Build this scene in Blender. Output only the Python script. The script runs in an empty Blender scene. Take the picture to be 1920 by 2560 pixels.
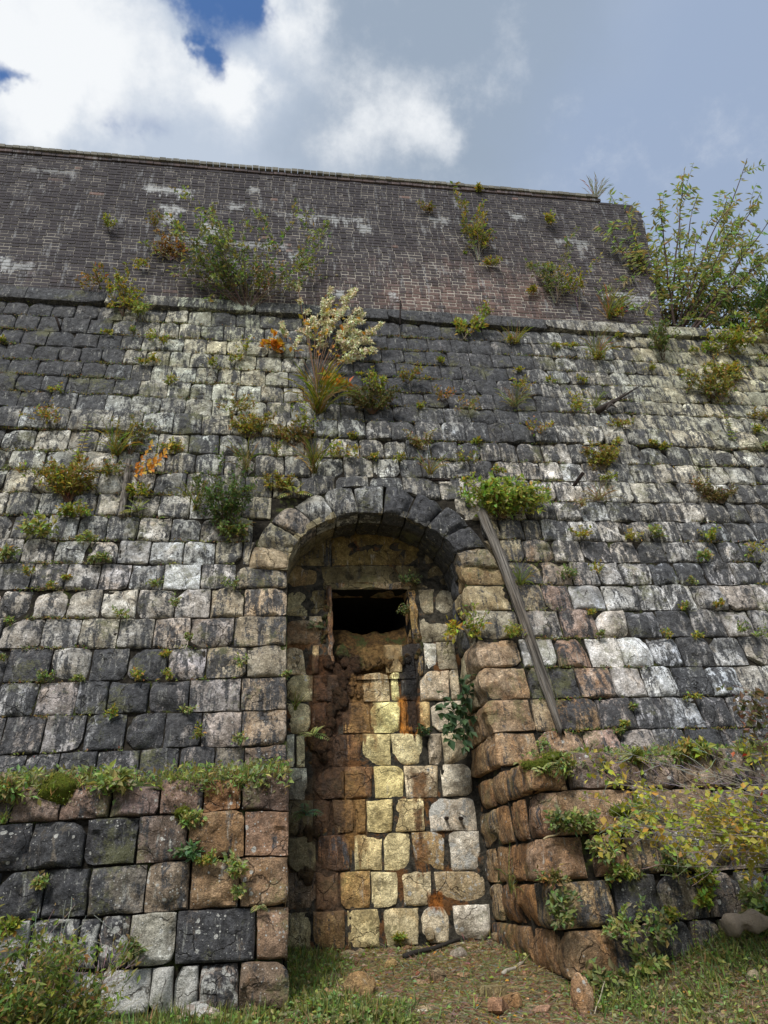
import bpy, math, random
import numpy as np
from mathutils import Vector, Matrix

random.seed(7)
RNG = np.random.default_rng(7)
SC = bpy.context.scene
COL = SC.collection
R_ = math.radians

# ------------------------------------------------------------------ camera
F_PX, W_PX, H_PX = 1775.0, 1920.0, 2560.0
PITCH, YAW, ROLL = R_(27.4), R_(9.8), R_(3.8)
EYE = Vector((0.0, 0.0, 1.6))
fwd = Vector((math.sin(YAW) * math.cos(PITCH), math.cos(YAW) * math.cos(PITCH), math.sin(PITCH)))
rgt0 = Vector((math.cos(YAW), -math.sin(YAW), 0.0))
upv0 = rgt0.cross(fwd)
rgt = rgt0 * math.cos(ROLL) - upv0 * math.sin(ROLL)
upv = upv0 * math.cos(ROLL) + rgt0 * math.sin(ROLL)
cam_d = bpy.data.cameras.new('camera')
cam = bpy.data.objects.new('camera', cam_d)
COL.objects.link(cam)
cam_d.sensor_fit = 'VERTICAL'
cam_d.sensor_height = 36.0
cam_d.lens = 36.0 * F_PX / H_PX
cam_d.clip_start = 0.05
cam_d.clip_end = 3000
m = Matrix((rgt, upv, -fwd)).transposed().to_4x4()
m.translation = EYE
cam.matrix_world = m
SC.camera = cam

# ------------------------------------------------------------------ exposure, sky, sun
SC.view_settings.view_transform = 'Standard'
SC.view_settings.look = 'None'
SC.view_settings.gamma = 1.0
SC.view_settings.use_curve_mapping = False
SC.view_settings.exposure = 0.6
SUN_EL, SUN_AZ = R_(50), R_(205)      # azimuth of the sun, from +Y clockwise (comes from the viewer's left)

world = bpy.data.worlds.new('World')
SC.world = world
world.use_nodes = True


class NT:
    """small node-tree writer"""
    def __init__(self, tree):
        self.t = tree

    def n(self, kind, **kw):
        nd = self.t.nodes.new(kind)
        for k, v in kw.items():
            setattr(nd, k, v)
        return nd

    def put(self, sock, v):
        if v is None:
            return
        if isinstance(v, bpy.types.NodeSocket):
            self.t.links.new(v, sock)
        else:
            if hasattr(sock.default_value, '__len__'):
                v = tuple(v)
                if len(sock.default_value) == 4 and len(v) == 3:
                    v = v + (1.0,)
            sock.default_value = v

    def math(self, op, a, b=None, c=None, clamp=False):
        nd = self.n('ShaderNodeMath', operation=op, use_clamp=clamp)
        for i, v in enumerate((a, b, c)):
            if v is not None:
                self.put(nd.inputs[i], v)
        return nd.outputs[0]

    def vmath(self, op, a, b=None):
        nd = self.n('ShaderNodeVectorMath', operation=op)
        self.put(nd.inputs[0], a)
        if b is not None:
            self.put(nd.inputs[1], b)
        return nd.outputs['Value'] if op in ('DOT_PRODUCT', 'LENGTH') else nd.outputs[0]

    def mix(self, f, a, b, mode='MIX'):
        nd = self.n('ShaderNodeMix', data_type='RGBA', blend_type=mode)
        nd.clamp_factor = True
        self.put(nd.inputs[0], f)
        self.put(nd.inputs[6], a)
        self.put(nd.inputs[7], b)
        return nd.outputs[2]

    def noise(self, vec, scale, detail=3, rough=0.55, dist=0.0):
        nd = self.n('ShaderNodeTexNoise')
        self.put(nd.inputs['Vector'], vec)
        nd.inputs['Scale'].default_value = scale
        nd.inputs['Detail'].default_value = detail
        nd.inputs['Roughness'].default_value = rough
        nd.inputs['Distortion'].default_value = dist
        return nd.outputs[0]

    def step(self, v, lo, hi):
        nd = self.n('ShaderNodeMapRange', interpolation_type='SMOOTHSTEP')
        self.put(nd.inputs[0], v)
        nd.inputs[1].default_value = lo
        nd.inputs[2].default_value = hi
        return nd.outputs[0]

    def scale(self, vec, s):
        nd = self.n('ShaderNodeVectorMath', operation='MULTIPLY')
        self.put(nd.inputs[0], vec)
        nd.inputs[1].default_value = s
        return nd.outputs[0]


def ray(px, py):
    return (fwd * F_PX + rgt * (px - W_PX / 2) - upv * (py - H_PX / 2)).normalized()


def build_sky():
    t = world.node_tree
    for nd in list(t.nodes):
        t.nodes.remove(nd)
    N = NT(t)
    sky = N.n('ShaderNodeTexSky', sky_type='NISHITA')
    sky.sun_disc = False
    sky.sun_elevation = SUN_EL
    sky.sun_rotation = SUN_AZ
    sky.air_density = 1.0
    sky.dust_density = 0.6
    sky.ozone_density = 3.0
    d = N.n('ShaderNodeTexCoord').outputs['Generated']
    wob = N.noise(d, 5.0, 6, 0.6)
    wob2 = N.noise(N.vmath('ADD', d, (3.1, 1.7, 5.2)), 5.0, 6, 0.6)
    off = N.n('ShaderNodeCombineXYZ')
    N.put(off.inputs[0], N.math('MULTIPLY', N.math('SUBTRACT', wob, 0.5), 0.22))
    N.put(off.inputs[2], N.math('MULTIPLY', N.math('SUBTRACT', wob2, 0.5), 0.22))
    dw = N.vmath('ADD', d, off.outputs[0])

    def blob(px, py, r_px, amp, vec=dw):
        v = ray(px, py)
        k = 1.0 / (r_px / F_PX) ** 2
        dist = N.vmath('DOT_PRODUCT', N.vmath('SUBTRACT', vec, tuple(v)), N.vmath('SUBTRACT', vec, tuple(v)))
        return N.math('MULTIPLY', N.math('EXPONENT', N.math('MULTIPLY', dist, -k)), amp)

    def total(start, items):
        s = start
        for it in items:
            s = N.math('ADD', s, blob(*it))
        return s
    # blue gaps between the clouds
    big = N.noise(d, 2.2, 7, 0.62)
    fine = N.noise(d, 9.0, 7, 0.65)
    base = N.math('MULTIPLY', N.math('SUBTRACT', big, 0.66), 0.8)
    gap = total(base, [(515, 0, 78, 1.0), (600, -20, 60, .45), (475, 125, 38, .85), (475, 190, 26, .4), (5, 215, 34, .6), (335, 340, 60, .5), (-60, 200, 70, .4)])
    gap = N.math('ADD', gap, N.math('MULTIPLY', N.math('SUBTRACT', fine, 0.5), 0.9))
    gapm = N.step(gap, 0.16, 0.75)
    # sunlit white parts
    br = total(0.0, [(130, 60, 170, .85), (60, 200, 110, .4), (330, 180, 90, .4), (400, 120, 50, .4), (150, 320, 70, .6), (520, 190, 60, 1.1), (650, 40, 60, .7), (720, 20, 90, .45),
                     (560, 260, 110, .5), (930, 290, 100, .75), (1090, 310, 70, .7), (800, 200, 120, .15), (1120, 220, 60, .2), (-200, 0, 250, .7)])
    br = N.math('ADD', br, N.math('MULTIPLY', N.math('SUBTRACT', fine, 0.5), 1.7))
    gen = N.step(big, 0.45, 0.7)
    br = N.math('ADD', br, N.math('MULTIPLY', gen, 0.12))
    brm = N.step(br, 0.1, 1.15)
    # thin hazy blue-grey cloud on the right
    hz = total(0.0, [(1900, 380, 460, .75), (1980, 60, 380, .35), (1560, 560, 260, .3)])
    hzm = N.step(N.math('ADD', hz, N.math('MULTIPLY', N.math('SUBTRACT', big, 0.5), 0.35)), 0.1, 0.95)
    dk = N.math('ADD', total(0.0, [(1050, 110, 300, .85), (860, 60, 120, .2), (1300, 300, 230, .4), (1450, 60, 300, .35), (700, 420, 130, .25), (250, 250, 60, .3)]), N.math('MULTIPLY', N.math('SUBTRACT', fine, 0.5), 0.4))
    dkm = N.step(dk, 0.05, 0.8)
    k = 8.3
    grey = N.mix(dkm, (0.42 * k, 0.48 * k, 0.57 * k), (0.265 * k, 0.325 * k, 0.41 * k))
    grey = N.mix(hzm, grey, (0.275 * k, 0.345 * k, 0.475 * k))
    cloud = N.mix(brm, grey, (0.73 * k, 0.75 * k, 0.77 * k))
    blue = N.mix(1.0, sky.outputs[0], (0.75, 0.95, 1.15, 1), 'MULTIPLY')
    col = N.mix(gapm, cloud, blue)
    bg = N.n('ShaderNodeBackground')
    N.put(bg.inputs[0], col)
    bg.inputs[1].default_value = 0.1
    out = N.n('ShaderNodeOutputWorld')
    t.links.new(bg.outputs[0], out.inputs[0])


build_sky()
sun_d = bpy.data.lights.new('sun', 'SUN')
sun_d.energy = 2.3
sun_d.angle = R_(14)
sun_d.color = (1.0, 0.96, 0.9)
sun = bpy.data.objects.new('sun', sun_d)
COL.objects.link(sun)
sdir = Vector((math.sin(SUN_AZ) * math.cos(SUN_EL), math.cos(SUN_AZ) * math.cos(SUN_EL), math.sin(SUN_EL)))
sun.rotation_euler = sdir.to_track_quat('Z', 'Y').to_euler()
sun.location = (0, 0, 30)


# ------------------------------------------------------------------ geometry of the place
class Slab:
    """a wall face that leans back: Y = d + (z - 1.6) * tan(b)"""
    def __init__(self, d, b, z0=1.6):
        self.d, self.b, self.z0 = d, R_(b), z0
        self.tb = math.tan(self.b)
        self.n = Vector((0, -math.cos(self.b), math.sin(self.b)))

    def y(self, z):
        return self.d + (z - self.z0) * self.tb

    def hit(self, px, py):
        r = ray(px, py)
        t = (self.d + (EYE.z - self.z0) * self.tb - EYE.y) / (r.y - r.z * self.tb)
        return EYE + r * t


MAIN = Slab(6.4, 13)
BRICK = Slab(8.2, 6, 9.4)
NICHE = Slab(7.5, 5)
PLIN = Slab(5.68, 6)
XL, XR = 0.13, 2.07
LEDGE = 2.37


def vnoise(p, seed=0):
    """value noise, p: (...,3) -> (...)  in -1..1"""
    p = np.asarray(p, float)
    i = np.floor(p).astype(np.int64)
    f = p - i
    f = f * f * (3 - 2 * f)
    r = 0.0
    for dx in (0, 1):
        for dy in (0, 1):
            for dz in (0, 1):
                h = (i[..., 0] + dx) * 73856093 ^ (i[..., 1] + dy) * 19349663 ^ (i[..., 2] + dz) * 83492791 ^ (seed * 2654435761 & 0xffffffff)
                h = (h ^ (h >> 13)) * 1274126177 & 0xffffffff
                h = (h ^ (h >> 16)) & 0xffff
                w = (f[..., 0] if dx else 1 - f[..., 0]) * (f[..., 1] if dy else 1 - f[..., 1]) * (f[..., 2] if dz else 1 - f[..., 2])
                r = r + w * (h / 32767.5 - 1)
    return r


def fbm(p, seed=0, o=3):
    s, a = 0.0, 1.0
    for k in range(o):
        s = s + a * vnoise(np.asarray(p) * (2.03 ** k), seed + k)
        a *= 0.5
    return s / 1.75


# ------------------------------------------------------------------ objects
def tag(o, label=None, cat=None, group=None, kind=None):
    if label:
        o['label'] = label
    if cat:
        o['category'] = cat
    if group:
        o['group'] = group
    if kind:
        o['kind'] = kind
    return o


def thing(name, loc, label, cat, group=None):
    o = bpy.data.objects.new(name, None)
    o.empty_display_size = 0.1
    o.location = loc
    COL.objects.link(o)
    return tag(o, label, cat, group)


def meshobj(name, V, F, mat, parent=None, tint=None, mask=None, smooth=True, center=True):
    V = np.asarray(V, float).reshape(-1, 3)
    c = V.mean(axis=0) if center else np.zeros(3)
    me = bpy.data.meshes.new(name)
    me.from_pydata((V - c).tolist(), [], F)
    if smooth:
        me.polygons.foreach_set('use_smooth', np.ones(len(me.polygons), bool))
        if mat in CRISP:
            me.set_sharp_from_angle(angle=R_(32))
    for nm, a in (('tint', tint), ('mask', mask)):
        if a is not None:
            a = np.asarray(a, np.float32)
            if a.ndim == 1:
                a = np.tile(a, (len(V), 1))
            at = me.attributes.new(nm, 'FLOAT_COLOR', 'POINT')
            at.data.foreach_set('color', a.ravel())
    me.materials.append(mat)
    o = bpy.data.objects.new(name, me)
    pl = parent_world(parent) if parent else Vector((0, 0, 0))
    o.location = Vector(c) - pl
    if parent:
        o.parent = parent
    COL.objects.link(o)
    return o


def parent_world(p):
    v = p.location.copy()
    while p.parent:
        p = p.parent
        v += p.location
    return v


CRISP = []


class Buf:
    def __init__(self):
        self.V, self.F, self.T, self.M, self.k = [], [], [], [], 0

    def add(self, V, F, tint=(1, 1, 1, 0), mask=(0, 0, 0, 0)):
        V = np.asarray(V, float).reshape(-1, 3)
        self.V.append(V)
        k = self.k
        self.F.extend([tuple(i + k for i in f) for f in F])
        t = np.asarray(tint, float)
        self.T.append(np.tile(t, (len(V), 1)) if t.ndim == 1 else t)
        q = np.asarray(mask, float)
        self.M.append(np.tile(q, (len(V), 1)) if q.ndim == 1 else q)
        self.k += len(V)

    def build(self, name, mat, parent=None, smooth=True, kind=None, center=True):
        o = meshobj(name, np.vstack(self.V), self.F, mat, parent, np.vstack(self.T), np.vstack(self.M), smooth, center)
        if kind:
            o['kind'] = kind
        return o


# ------------------------------------------------------------------ materials
def new_mat(name):
    mt = bpy.data.materials.new(name)
    mt.use_nodes = True
    t = mt.node_tree
    for nd in list(t.nodes):
        t.nodes.remove(nd)
    N = NT(t)
    out = N.n('ShaderNodeOutputMaterial')
    bs = N.n('ShaderNodeBsdfPrincipled')
    t.links.new(bs.outputs[0], out.inputs[0])
    return mt, N, bs, out


def attr(N, name):
    a = N.n('ShaderNodeAttribute')
    a.attribute_name = name
    return a


def bump(N, bs, h, strength, dist, chain=None):
    b = N.n('ShaderNodeBump')
    b.inputs['Strength'].default_value = strength
    b.inputs['Distance'].default_value = dist
    N.put(b.inputs['Height'], h)
    if chain is not None:
        N.put(b.inputs['Normal'], chain)
    N.put(bs.inputs['Normal'], b.outputs[0])
    return b.outputs[0]


NICHE_RUNS = [  # photo box of each wet mineral run: x0, y0, x1, y1, drip, colour, strength
    (790, 1640, 905, 1800, .5, (.050, .026, .014), 1.0), (775, 1640, 812, 1790, .3, (.085, .040, .018), .9), 
    (998, 1745, 1050, 1825, .12, (.42, .17, .03), 1.0), (1008, 1640, 1046, 1800, .25, (.012, .011, .011), 1.1), (700, 1560, 790, 1612, .1, (.20, .11, .05), .6), (905, 1600, 1000, 1665, .3, (.20, .12, .045), .8),
    (785, 1840, 868, 2060, .5, (.055, .030, .016), .95), (690, 1950, 785, 2200, .5, (.07, .05, .03), .7), (860, 1930, 912, 2090, .3, (.22, .12, .04), .75), (1034, 1935, 1062, 1990, .2, (.16, .07, .02), .9), (1038, 2020, 1052, 2080, .15, (.11, .05, .02), 1.0),
    (1040, 2100, 1066, 2160, .2, (.20, .09, .03), .8), (790, 2150, 850, 2280, .2, (.12, .07, .04), .7), (880, 1690, 935, 1840, .2, (.25, .14, .05), .7), (1072, 2230, 1100, 2270, .1, (.28, .10, .02), 1.0), (830, 1420, 1050, 1478, .1, (.09, .07, .03), .5)]


def wet_runs(N, pos, c):
    sx = N.n('ShaderNodeSeparateXYZ')
    N.put(sx.inputs[0], pos)
    wob = N.math('MULTIPLY', N.math('SUBTRACT', N.noise(pos, 9, 6, 0.75), 0.5), 0.13)
    wob = N.math('ADD', wob, N.math('MULTIPLY', N.math('SUBTRACT', N.noise(N.scale(pos, (30, 30, 4)), 1.0, 4, 0.7), 0.5), 0.10))
    dn = N.step(N.noise(N.scale(pos, (14, 14, .5)), 1.0, 4, 0.7), .40, .66)
    tot = 0.0
    for (x0, y0, x1, y1, dr, colr, st) in NICHE_RUNS:
        a, b = NICHE.hit(x0, y0), NICHE.hit(x1, y1)
        cx, hx = (a.x + b.x) / 2, abs(b.x - a.x) / 2 + .025
        dx = N.math('SUBTRACT', N.math('ABSOLUTE', N.math('SUBTRACT', sx.outputs[0], cx)), hx)
        dzt = N.math('SUBTRACT', sx.outputs[2], a.z)
        dzb = N.math('SUBTRACT', N.math('SUBTRACT', b.z, sx.outputs[2]), N.math('MULTIPLY', dn, dr))
        d = N.math('ADD', N.math('MAXIMUM', dx, N.math('MAXIMUM', dzt, dzb)), wob)
        mk = N.math('MULTIPLY', N.step(d, 0.022, -0.025), min(1, st) * 0.92)
        c = N.mix(mk, c, N.mix(N.step(N.noise(pos, 24, 5, 0.7), .3, .7), tuple(x * .3 for x in colr), tuple(x * 1.9 for x in colr)))
        tot = N.math('MAXIMUM', tot, mk)
    return c, tot


def mat_stone(runs=False):
    mt, N, bs, out = new_mat('stained_granite' if runs else 'weathered_granite')
    pos = N.n('ShaderNodeNewGeometry').outputs['Position']
    ti, ma = attr(N, 'tint'), attr(N, 'mask')
    sep = N.n('ShaderNodeSeparateColor')
    N.put(sep.inputs[0], ma.outputs['Color'])
    dark, lich, rust = sep.outputs[0], sep.outputs[1], sep.outputs[2]
    wet = ma.outputs['Alpha']
    seed = N.n('ShaderNodeCombineXYZ')
    N.put(seed.inputs[0], N.math('MULTIPLY', ti.outputs['Alpha'], 37.0))
    N.put(seed.inputs[2], N.math('MULTIPLY', ti.outputs['Alpha'], 11.0))
    own = N.vmath('ADD', pos, seed.outputs[0])          # differs from stone to stone
    n_mid = N.noise(own, 5.5, 5, 0.6, 0.4)
    n_fine = N.noise(pos, 75, 3, 0.7)
    n_grain = N.noise(pos, 230, 2, 0.6)
    c = N.mix(1.0, ti.outputs['Color'], N.mix(N.step(n_mid, .28, .72), (0.50, 0.48, 0.45), (1.42, 1.42, 1.42)), 'MULTIPLY')
    n_pat = N.step(N.noise(own, 19, 7, 0.72, 0.6), .35, .66)
    c = N.mix(1.0, c, N.mix(n_pat, (0.66, 0.65, 0.63), (1.26, 1.26, 1.26)), 'MULTIPLY')
    # pinkish and yellowish clouds within a stone
    n_hue = N.noise(own, 2.6, 3, 0.5)
    c = N.mix(1.0, c, N.mix(n_hue, (0.92, 0.98, 1.08), (1.10, 1.02, 0.88)), 'MULTIPLY')
    pale = N.step(N.math('ADD', N.noise(own, 4.4, 6, 0.68, 0.9), N.math('MULTIPLY', N.math('SUBTRACT', n_fine, 0.5), 0.25)), 0.52, 0.66)
    c = N.mix(N.math('MULTIPLY', pale, 0.6), c, N.mix(1.0, c, (1.85, 1.90, 2.0), 'MULTIPLY'))
    och = N.step(N.noise(N.vmath('ADD', own, (7.7, 2.2, 5.1)), 3.6, 6, 0.68, 0.9), 0.54, 0.68)
    c = N.mix(N.math('MULTIPLY', och, 0.40), c, N.mix(1.0, c, (1.10, 0.90, 0.66), 'MULTIPLY'))
    # rust: run down the face
    strk = N.noise(N.scale(pos, (9, 9, 1.3)), 1.0, 5, 0.6, 0.3)
    blot = N.noise(own, 3.2, 5, 0.6, 0.5)
    rm = N.math('ADD', N.math('MULTIPLY', rust, 1.15), N.math('SUBTRACT', N.math('MULTIPLY', strk, 1.0), 0.9))
    rm = N.step(N.math('ADD', rm, N.math('MULTIPLY', blot, 0.8)), 0.12, 0.95)
    rm = N.math('MULTIPLY', rm, N.math('MINIMUM', N.math('MULTIPLY', rust, 4.0), 0.85), clamp=True)
    rc = N.mix(N.step(N.math('ADD', N.math('MULTIPLY', N.noise(own, 7, 6, 0.7, .5), .6), N.math('MULTIPLY', N.noise(N.scale(pos, (10, 10, 1.4)), 1.0, 5, .65), .4)), .38, .62), (0.075, 0.038, 0.024), (0.42, 0.215, 0.085))
    rc = N.mix(1.0, rc, N.mix(n_pat, (0.52, 0.50, 0.50), (1.45, 1.42, 1.38)), 'MULTIPLY')
    c = N.mix(rm, c, rc)
    # black film: vertical runs and blotches
    s2 = N.noise(N.scale(pos, (11, 11, 1.8)), 1.0, 7, 0.7, 0.25)
    s3 = N.noise(N.scale(own, (6, 6, 3.4)), 1.0, 7, 0.68, 0.8)
    s2b = N.noise(N.scale(pos, (24, 24, 1.6)), 1.0, 5, 0.65, 0.2)
    dm = N.math('ADD', N.math('ADD', N.math('MULTIPLY', s2, 1.3), N.math('MULTIPLY', s2b, 0.9)), N.math('MULTIPLY', s3, 0.9))
    dm = N.math('ADD', N.math('SUBTRACT', dm, 2.02), N.math('MULTIPLY', dark, 0.86))
    dm = N.math('ADD', dm, N.math('MULTIPLY', N.math('SUBTRACT', N.noise(pos, 48, 4, 0.7), 0.5), 0.7))
    dm = N.step(dm, -0.08, 0.15)
    dm = N.math('MULTIPLY', dm, 0.94)
    filmc = N.mix(N.step(N.noise(pos, 17, 6, 0.7), .3, .7), (0.015, 0.016, 0.019), (0.098, 0.100, 0.107))
    c = N.mix(dm, c, filmc)
    # pale lime runs
    pm = N.step(N.noise(N.scale(N.vmath('ADD', pos, (4.3, 0, 2.2)), (19, 19, 2.2)), 1.0, 6, 0.72), 0.57, 0.70)
    pm = N.math('MULTIPLY', pm, N.math('ADD', 0.50, N.math('MULTIPLY', lich, 0.3)))
    c = N.mix(pm, c, (0.50, 0.50, 0.45))
    # lichen rosettes
    vo = N.n('ShaderNodeTexVoronoi', feature='F1')
    N.put(vo.inputs['Vector'], N.vmath('ADD', pos, N.scale(N.n('ShaderNodeTexNoise').outputs[1], (0.0, 0.0, 0.0))))
    vo.inputs['Scale'].default_value = 17
    vs = N.n('ShaderNodeSeparateColor')
    N.put(vs.inputs[0], vo.outputs['Color'])
    rad = N.math('MULTIPLY', N.math('SUBTRACT', vs.outputs[0], 0.45), N.math('ADD', 0.35, N.math('MULTIPLY', N.step(N.noise(pos, 2.7, 4), .38, .62), 0.75)))
    edge = N.math('SUBTRACT', N.math('ADD', N.math('MULTIPLY', rad, N.math('ADD', 0.15, lich)), N.math('MULTIPLY', N.math('SUBTRACT', N.noise(pos, 40, 3), 0.5), 0.28)), vo.outputs['Distance'])
    lm = N.step(edge, -0.03, 0.05)
    vo2 = N.n('ShaderNodeTexVoronoi', feature='F1')
    N.put(vo2.inputs['Vector'], pos)
    vo2.inputs['Scale'].default_value = 43
    vs2 = N.n('ShaderNodeSeparateColor')
    N.put(vs2.inputs[0], vo2.outputs['Color'])
    e2 = N.math('SUBTRACT', N.math('MULTIPLY', N.math('SUBTRACT', vs2.outputs[0], 0.55), N.math('MULTIPLY', N.step(N.noise(pos, 3.5, 4), .4, .65), lich)), vo2.outputs['Distance'])
    lm = N.math('MAXIMUM', lm, N.step(N.math('ADD', e2, 0.12), -0.03, 0.06))
    big = N.step(N.math('ADD', N.noise(own, 4.5, 6, 0.7, 0.7), N.math('MULTIPLY', N.math('SUBTRACT', lich, 0.9), 0.45)), 0.55, 0.62)
    big = N.math('MULTIPLY', big, N.step(lich, 0.55, 0.8))
    lm = N.math('MULTIPLY', N.math('MAXIMUM', lm, big), N.step(lich, 0.03, 0.3))
    lc = N.mix(N.noise(pos, 55, 3, 0.6), (0.34, 0.33, 0.29), (0.72, 0.72, 0.68))
    c = N.mix(N.math('MULTIPLY', lm, 0.88), c, lc)
    # salt and pepper grain
    c = N.mix(1.0, c, N.mix(N.step(n_grain, 0.3, 0.7), (0.62, 0.62, 0.62), (1.38, 1.38, 1.38)), 'MULTIPLY')
    c = N.mix(1.0, c, N.mix(N.step(n_fine, 0.25, 0.75), (0.68, 0.68, 0.68), (1.32, 1.32, 1.32)), 'MULTIPLY')
    # moss speckle
    mm = N.step(N.math('ADD', N.noise(pos, 2.3, 5, 0.65), N.math('MULTIPLY', N.noise(pos, 38, 3, 0.7), 0.35)), 0.74, 0.86)
    c = N.mix(N.math('MULTIPLY', mm, 0.5), c, N.mix(n_fine, (0.09, 0.105, 0.03), (0.26, 0.25, 0.10)))
    if runs:
        c, tot = wet_runs(N, pos, c)
        wet = N.math('MAXIMUM', wet, tot)
    N.put(bs.inputs['Roughness'], N.math('SUBTRACT', 0.86, N.math('MULTIPLY', wet, N.math('ADD', 0.25, N.math('MULTIPLY', n_mid, 0.5)))))
    bs.inputs['Specular IOR Level'].default_value = 0.35
    # relief
    ck = N.n('ShaderNodeTexVoronoi', feature='DISTANCE_TO_EDGE')
    N.put(ck.inputs['Vector'], N.vmath('ADD', own, N.scale(off_noise(N, own, 6), (0.22, 0.22, 0.22))))
    ck.inputs['Scale'].default_value = 3.2
    crack = N.step(ck.outputs['Distance'], 0.0, 0.018)
    crack = N.math('MAXIMUM', crack, N.step(N.noise(own, 3, 2), 0.42, 0.5))
    c2 = N.mix(crack, N.mix(1.0, c, (0.3, 0.28, 0.26), 'MULTIPLY'), c)
    N.put(bs.inputs['Base Color'], c2)
    h = N.math('ADD', N.math('MULTIPLY', N.noise(own, 16, 6, 0.7), 1.0), N.math('MULTIPLY', n_fine, 0.30))
    h = N.math('ADD', h, N.math('MULTIPLY', crack, 0.35))
    b1 = bump(N, bs, h, 1.0, 0.045)
    bump(N, bs, n_grain, 0.5, 0.004, b1)
    return mt


def off_noise(N, vec, sc):
    nd = N.n('ShaderNodeTexNoise')
    N.put(nd.inputs['Vector'], vec)
    nd.inputs['Scale'].default_value = sc
    nd.inputs['Detail'].default_value = 3
    return nd.outputs[1]


def mat_soil(name, a, b, moss, moss_amt, sc=14, rough=0.95, bs_s=0.9, runs=False):
    mt, N, bs, out = new_mat(name)
    pos = N.n('ShaderNodeNewGeometry').outputs['Position']
    n1 = N.noise(pos, sc, 6, 0.7)
    n2 = N.noise(pos, sc * 0.22, 5, 0.65, 0.4)
    c = N.mix(N.step(n1, 0.3, 0.7), a, b)
    c = N.mix(N.math('MULTIPLY', N.step(N.math('ADD', n2, N.math('MULTIPLY', N.math('SUBTRACT', n1, 0.5), 0.5)), 0.62 - moss_amt * 0.25, 0.70 - moss_amt * 0.25), 0.9), c, N.mix(n1, moss, tuple(x * 2.0 for x in moss)))
    if runs:
        c, _t = wet_runs(N, pos, c)
    N.put(bs.inputs['Base Color'], c)
    bs.inputs['Roughness'].default_value = rough
    bs.inputs['Specular IOR Level'].default_value = 0.2
    bump(N, bs, N.math('ADD', N.noise(pos, sc * 2.2, 6, 0.75), N.math('MULTIPLY', n1, 1.2)), bs_s, 0.04)
    return mt


def mat_tinted(name, rough=0.8, transl=0.0, var=0.35, sc=30, stretch=None):
    mt, N, bs, out = new_mat(name)
    pos = N.n('ShaderNodeNewGeometry').outputs['Position']
    v = pos if stretch is None else N.scale(pos, stretch)
    n1 = N.noise(v, sc, 5, 0.65)
    ti = attr(N, 'tint')
    c = N.mix(1.0, ti.outputs['Color'], N.mix(n1, (1 - var,) * 3, (1 + var,) * 3), 'MULTIPLY')
    N.put(bs.inputs['Base Color'], c)
    bs.inputs['Roughness'].default_value = rough
    bs.inputs['Specular IOR Level'].default_value = 0.3
    if transl:
        tr = N.n('ShaderNodeBsdfTranslucent')
        N.put(tr.inputs[0], N.mix(1.0, c, (1.2, 1.2, 0.6), 'MULTIPLY'))
        mx = N.n('ShaderNodeMixShader')
        mx.inputs[0].default_value = transl
        N.t.links.new(bs.outputs[0], mx.inputs[1])
        N.t.links.new(tr.outputs[0], mx.inputs[2])
        N.t.links.new(mx.outputs[0], out.inputs[0])
    else:
        bump(N, bs, n1, 0.6, 0.02)
    return mt


def mat_wood():
    mt, N, bs, out = new_mat('weathered_wood')
    tc = N.n('ShaderNodeTexCoord').outputs['Object']
    g = N.noise(N.scale(tc, (60, 60, 2.2)), 1.0, 6, 0.7, 0.3)
    g2 = N.noise(N.scale(tc, (14, 14, 0.9)), 1.0, 4, 0.6, 0.5)
    c = N.mix(N.step(g, 0.3, 0.7), (0.018, 0.015, 0.012), (0.36, 0.33, 0.29))
    c = N.mix(N.step(g2, 0.35, 0.65), N.mix(1.0, c, (0.5, 0.45, 0.4), 'MULTIPLY'), c)
    N.put(bs.inputs['Base Color'], c)
    bs.inputs['Roughness'].default_value = 0.9
    bump(N, bs, N.math('ADD', g, g2), 1.0, 0.02)
    return mt


BRICK_PATCHES = [  # photo box of each lime bloom on the brick face: x0, y0, x1, y1, strength
    (362, 466, 484, 486, 1.0), (400, 512, 452, 524, 1.0), (416, 520, 432, 560, .9), (508, 560, 548, 580, 1.0), (512, 575, 534, 600, .7), (440, 603, 715, 612, .7),
    (690, 536, 905, 548, .75), (578, 512, 605, 524, .8), (0, 643, 28, 672, 1.0), (30, 655, 75, 675, .7), (398, 588, 420, 602, .7),
    (1505, 733, 1620, 745, 1.0), (1560, 740, 1600, 764, .6), (1390, 598, 1475, 608, .7), (1440, 604, 1458, 640, .6), (1275, 535, 1310, 548, .8),
    (1080, 545, 1120, 562, .6), (722, 630, 748, 645, .8), (842, 728, 856, 744, 1.2), (977, 735, 992, 752, 1.2), (574, 640, 590, 690, .7), (80, 420, 190, 436, .45), (628, 470, 648, 480, .7), (900, 560, 925, 580, .8)]


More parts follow.
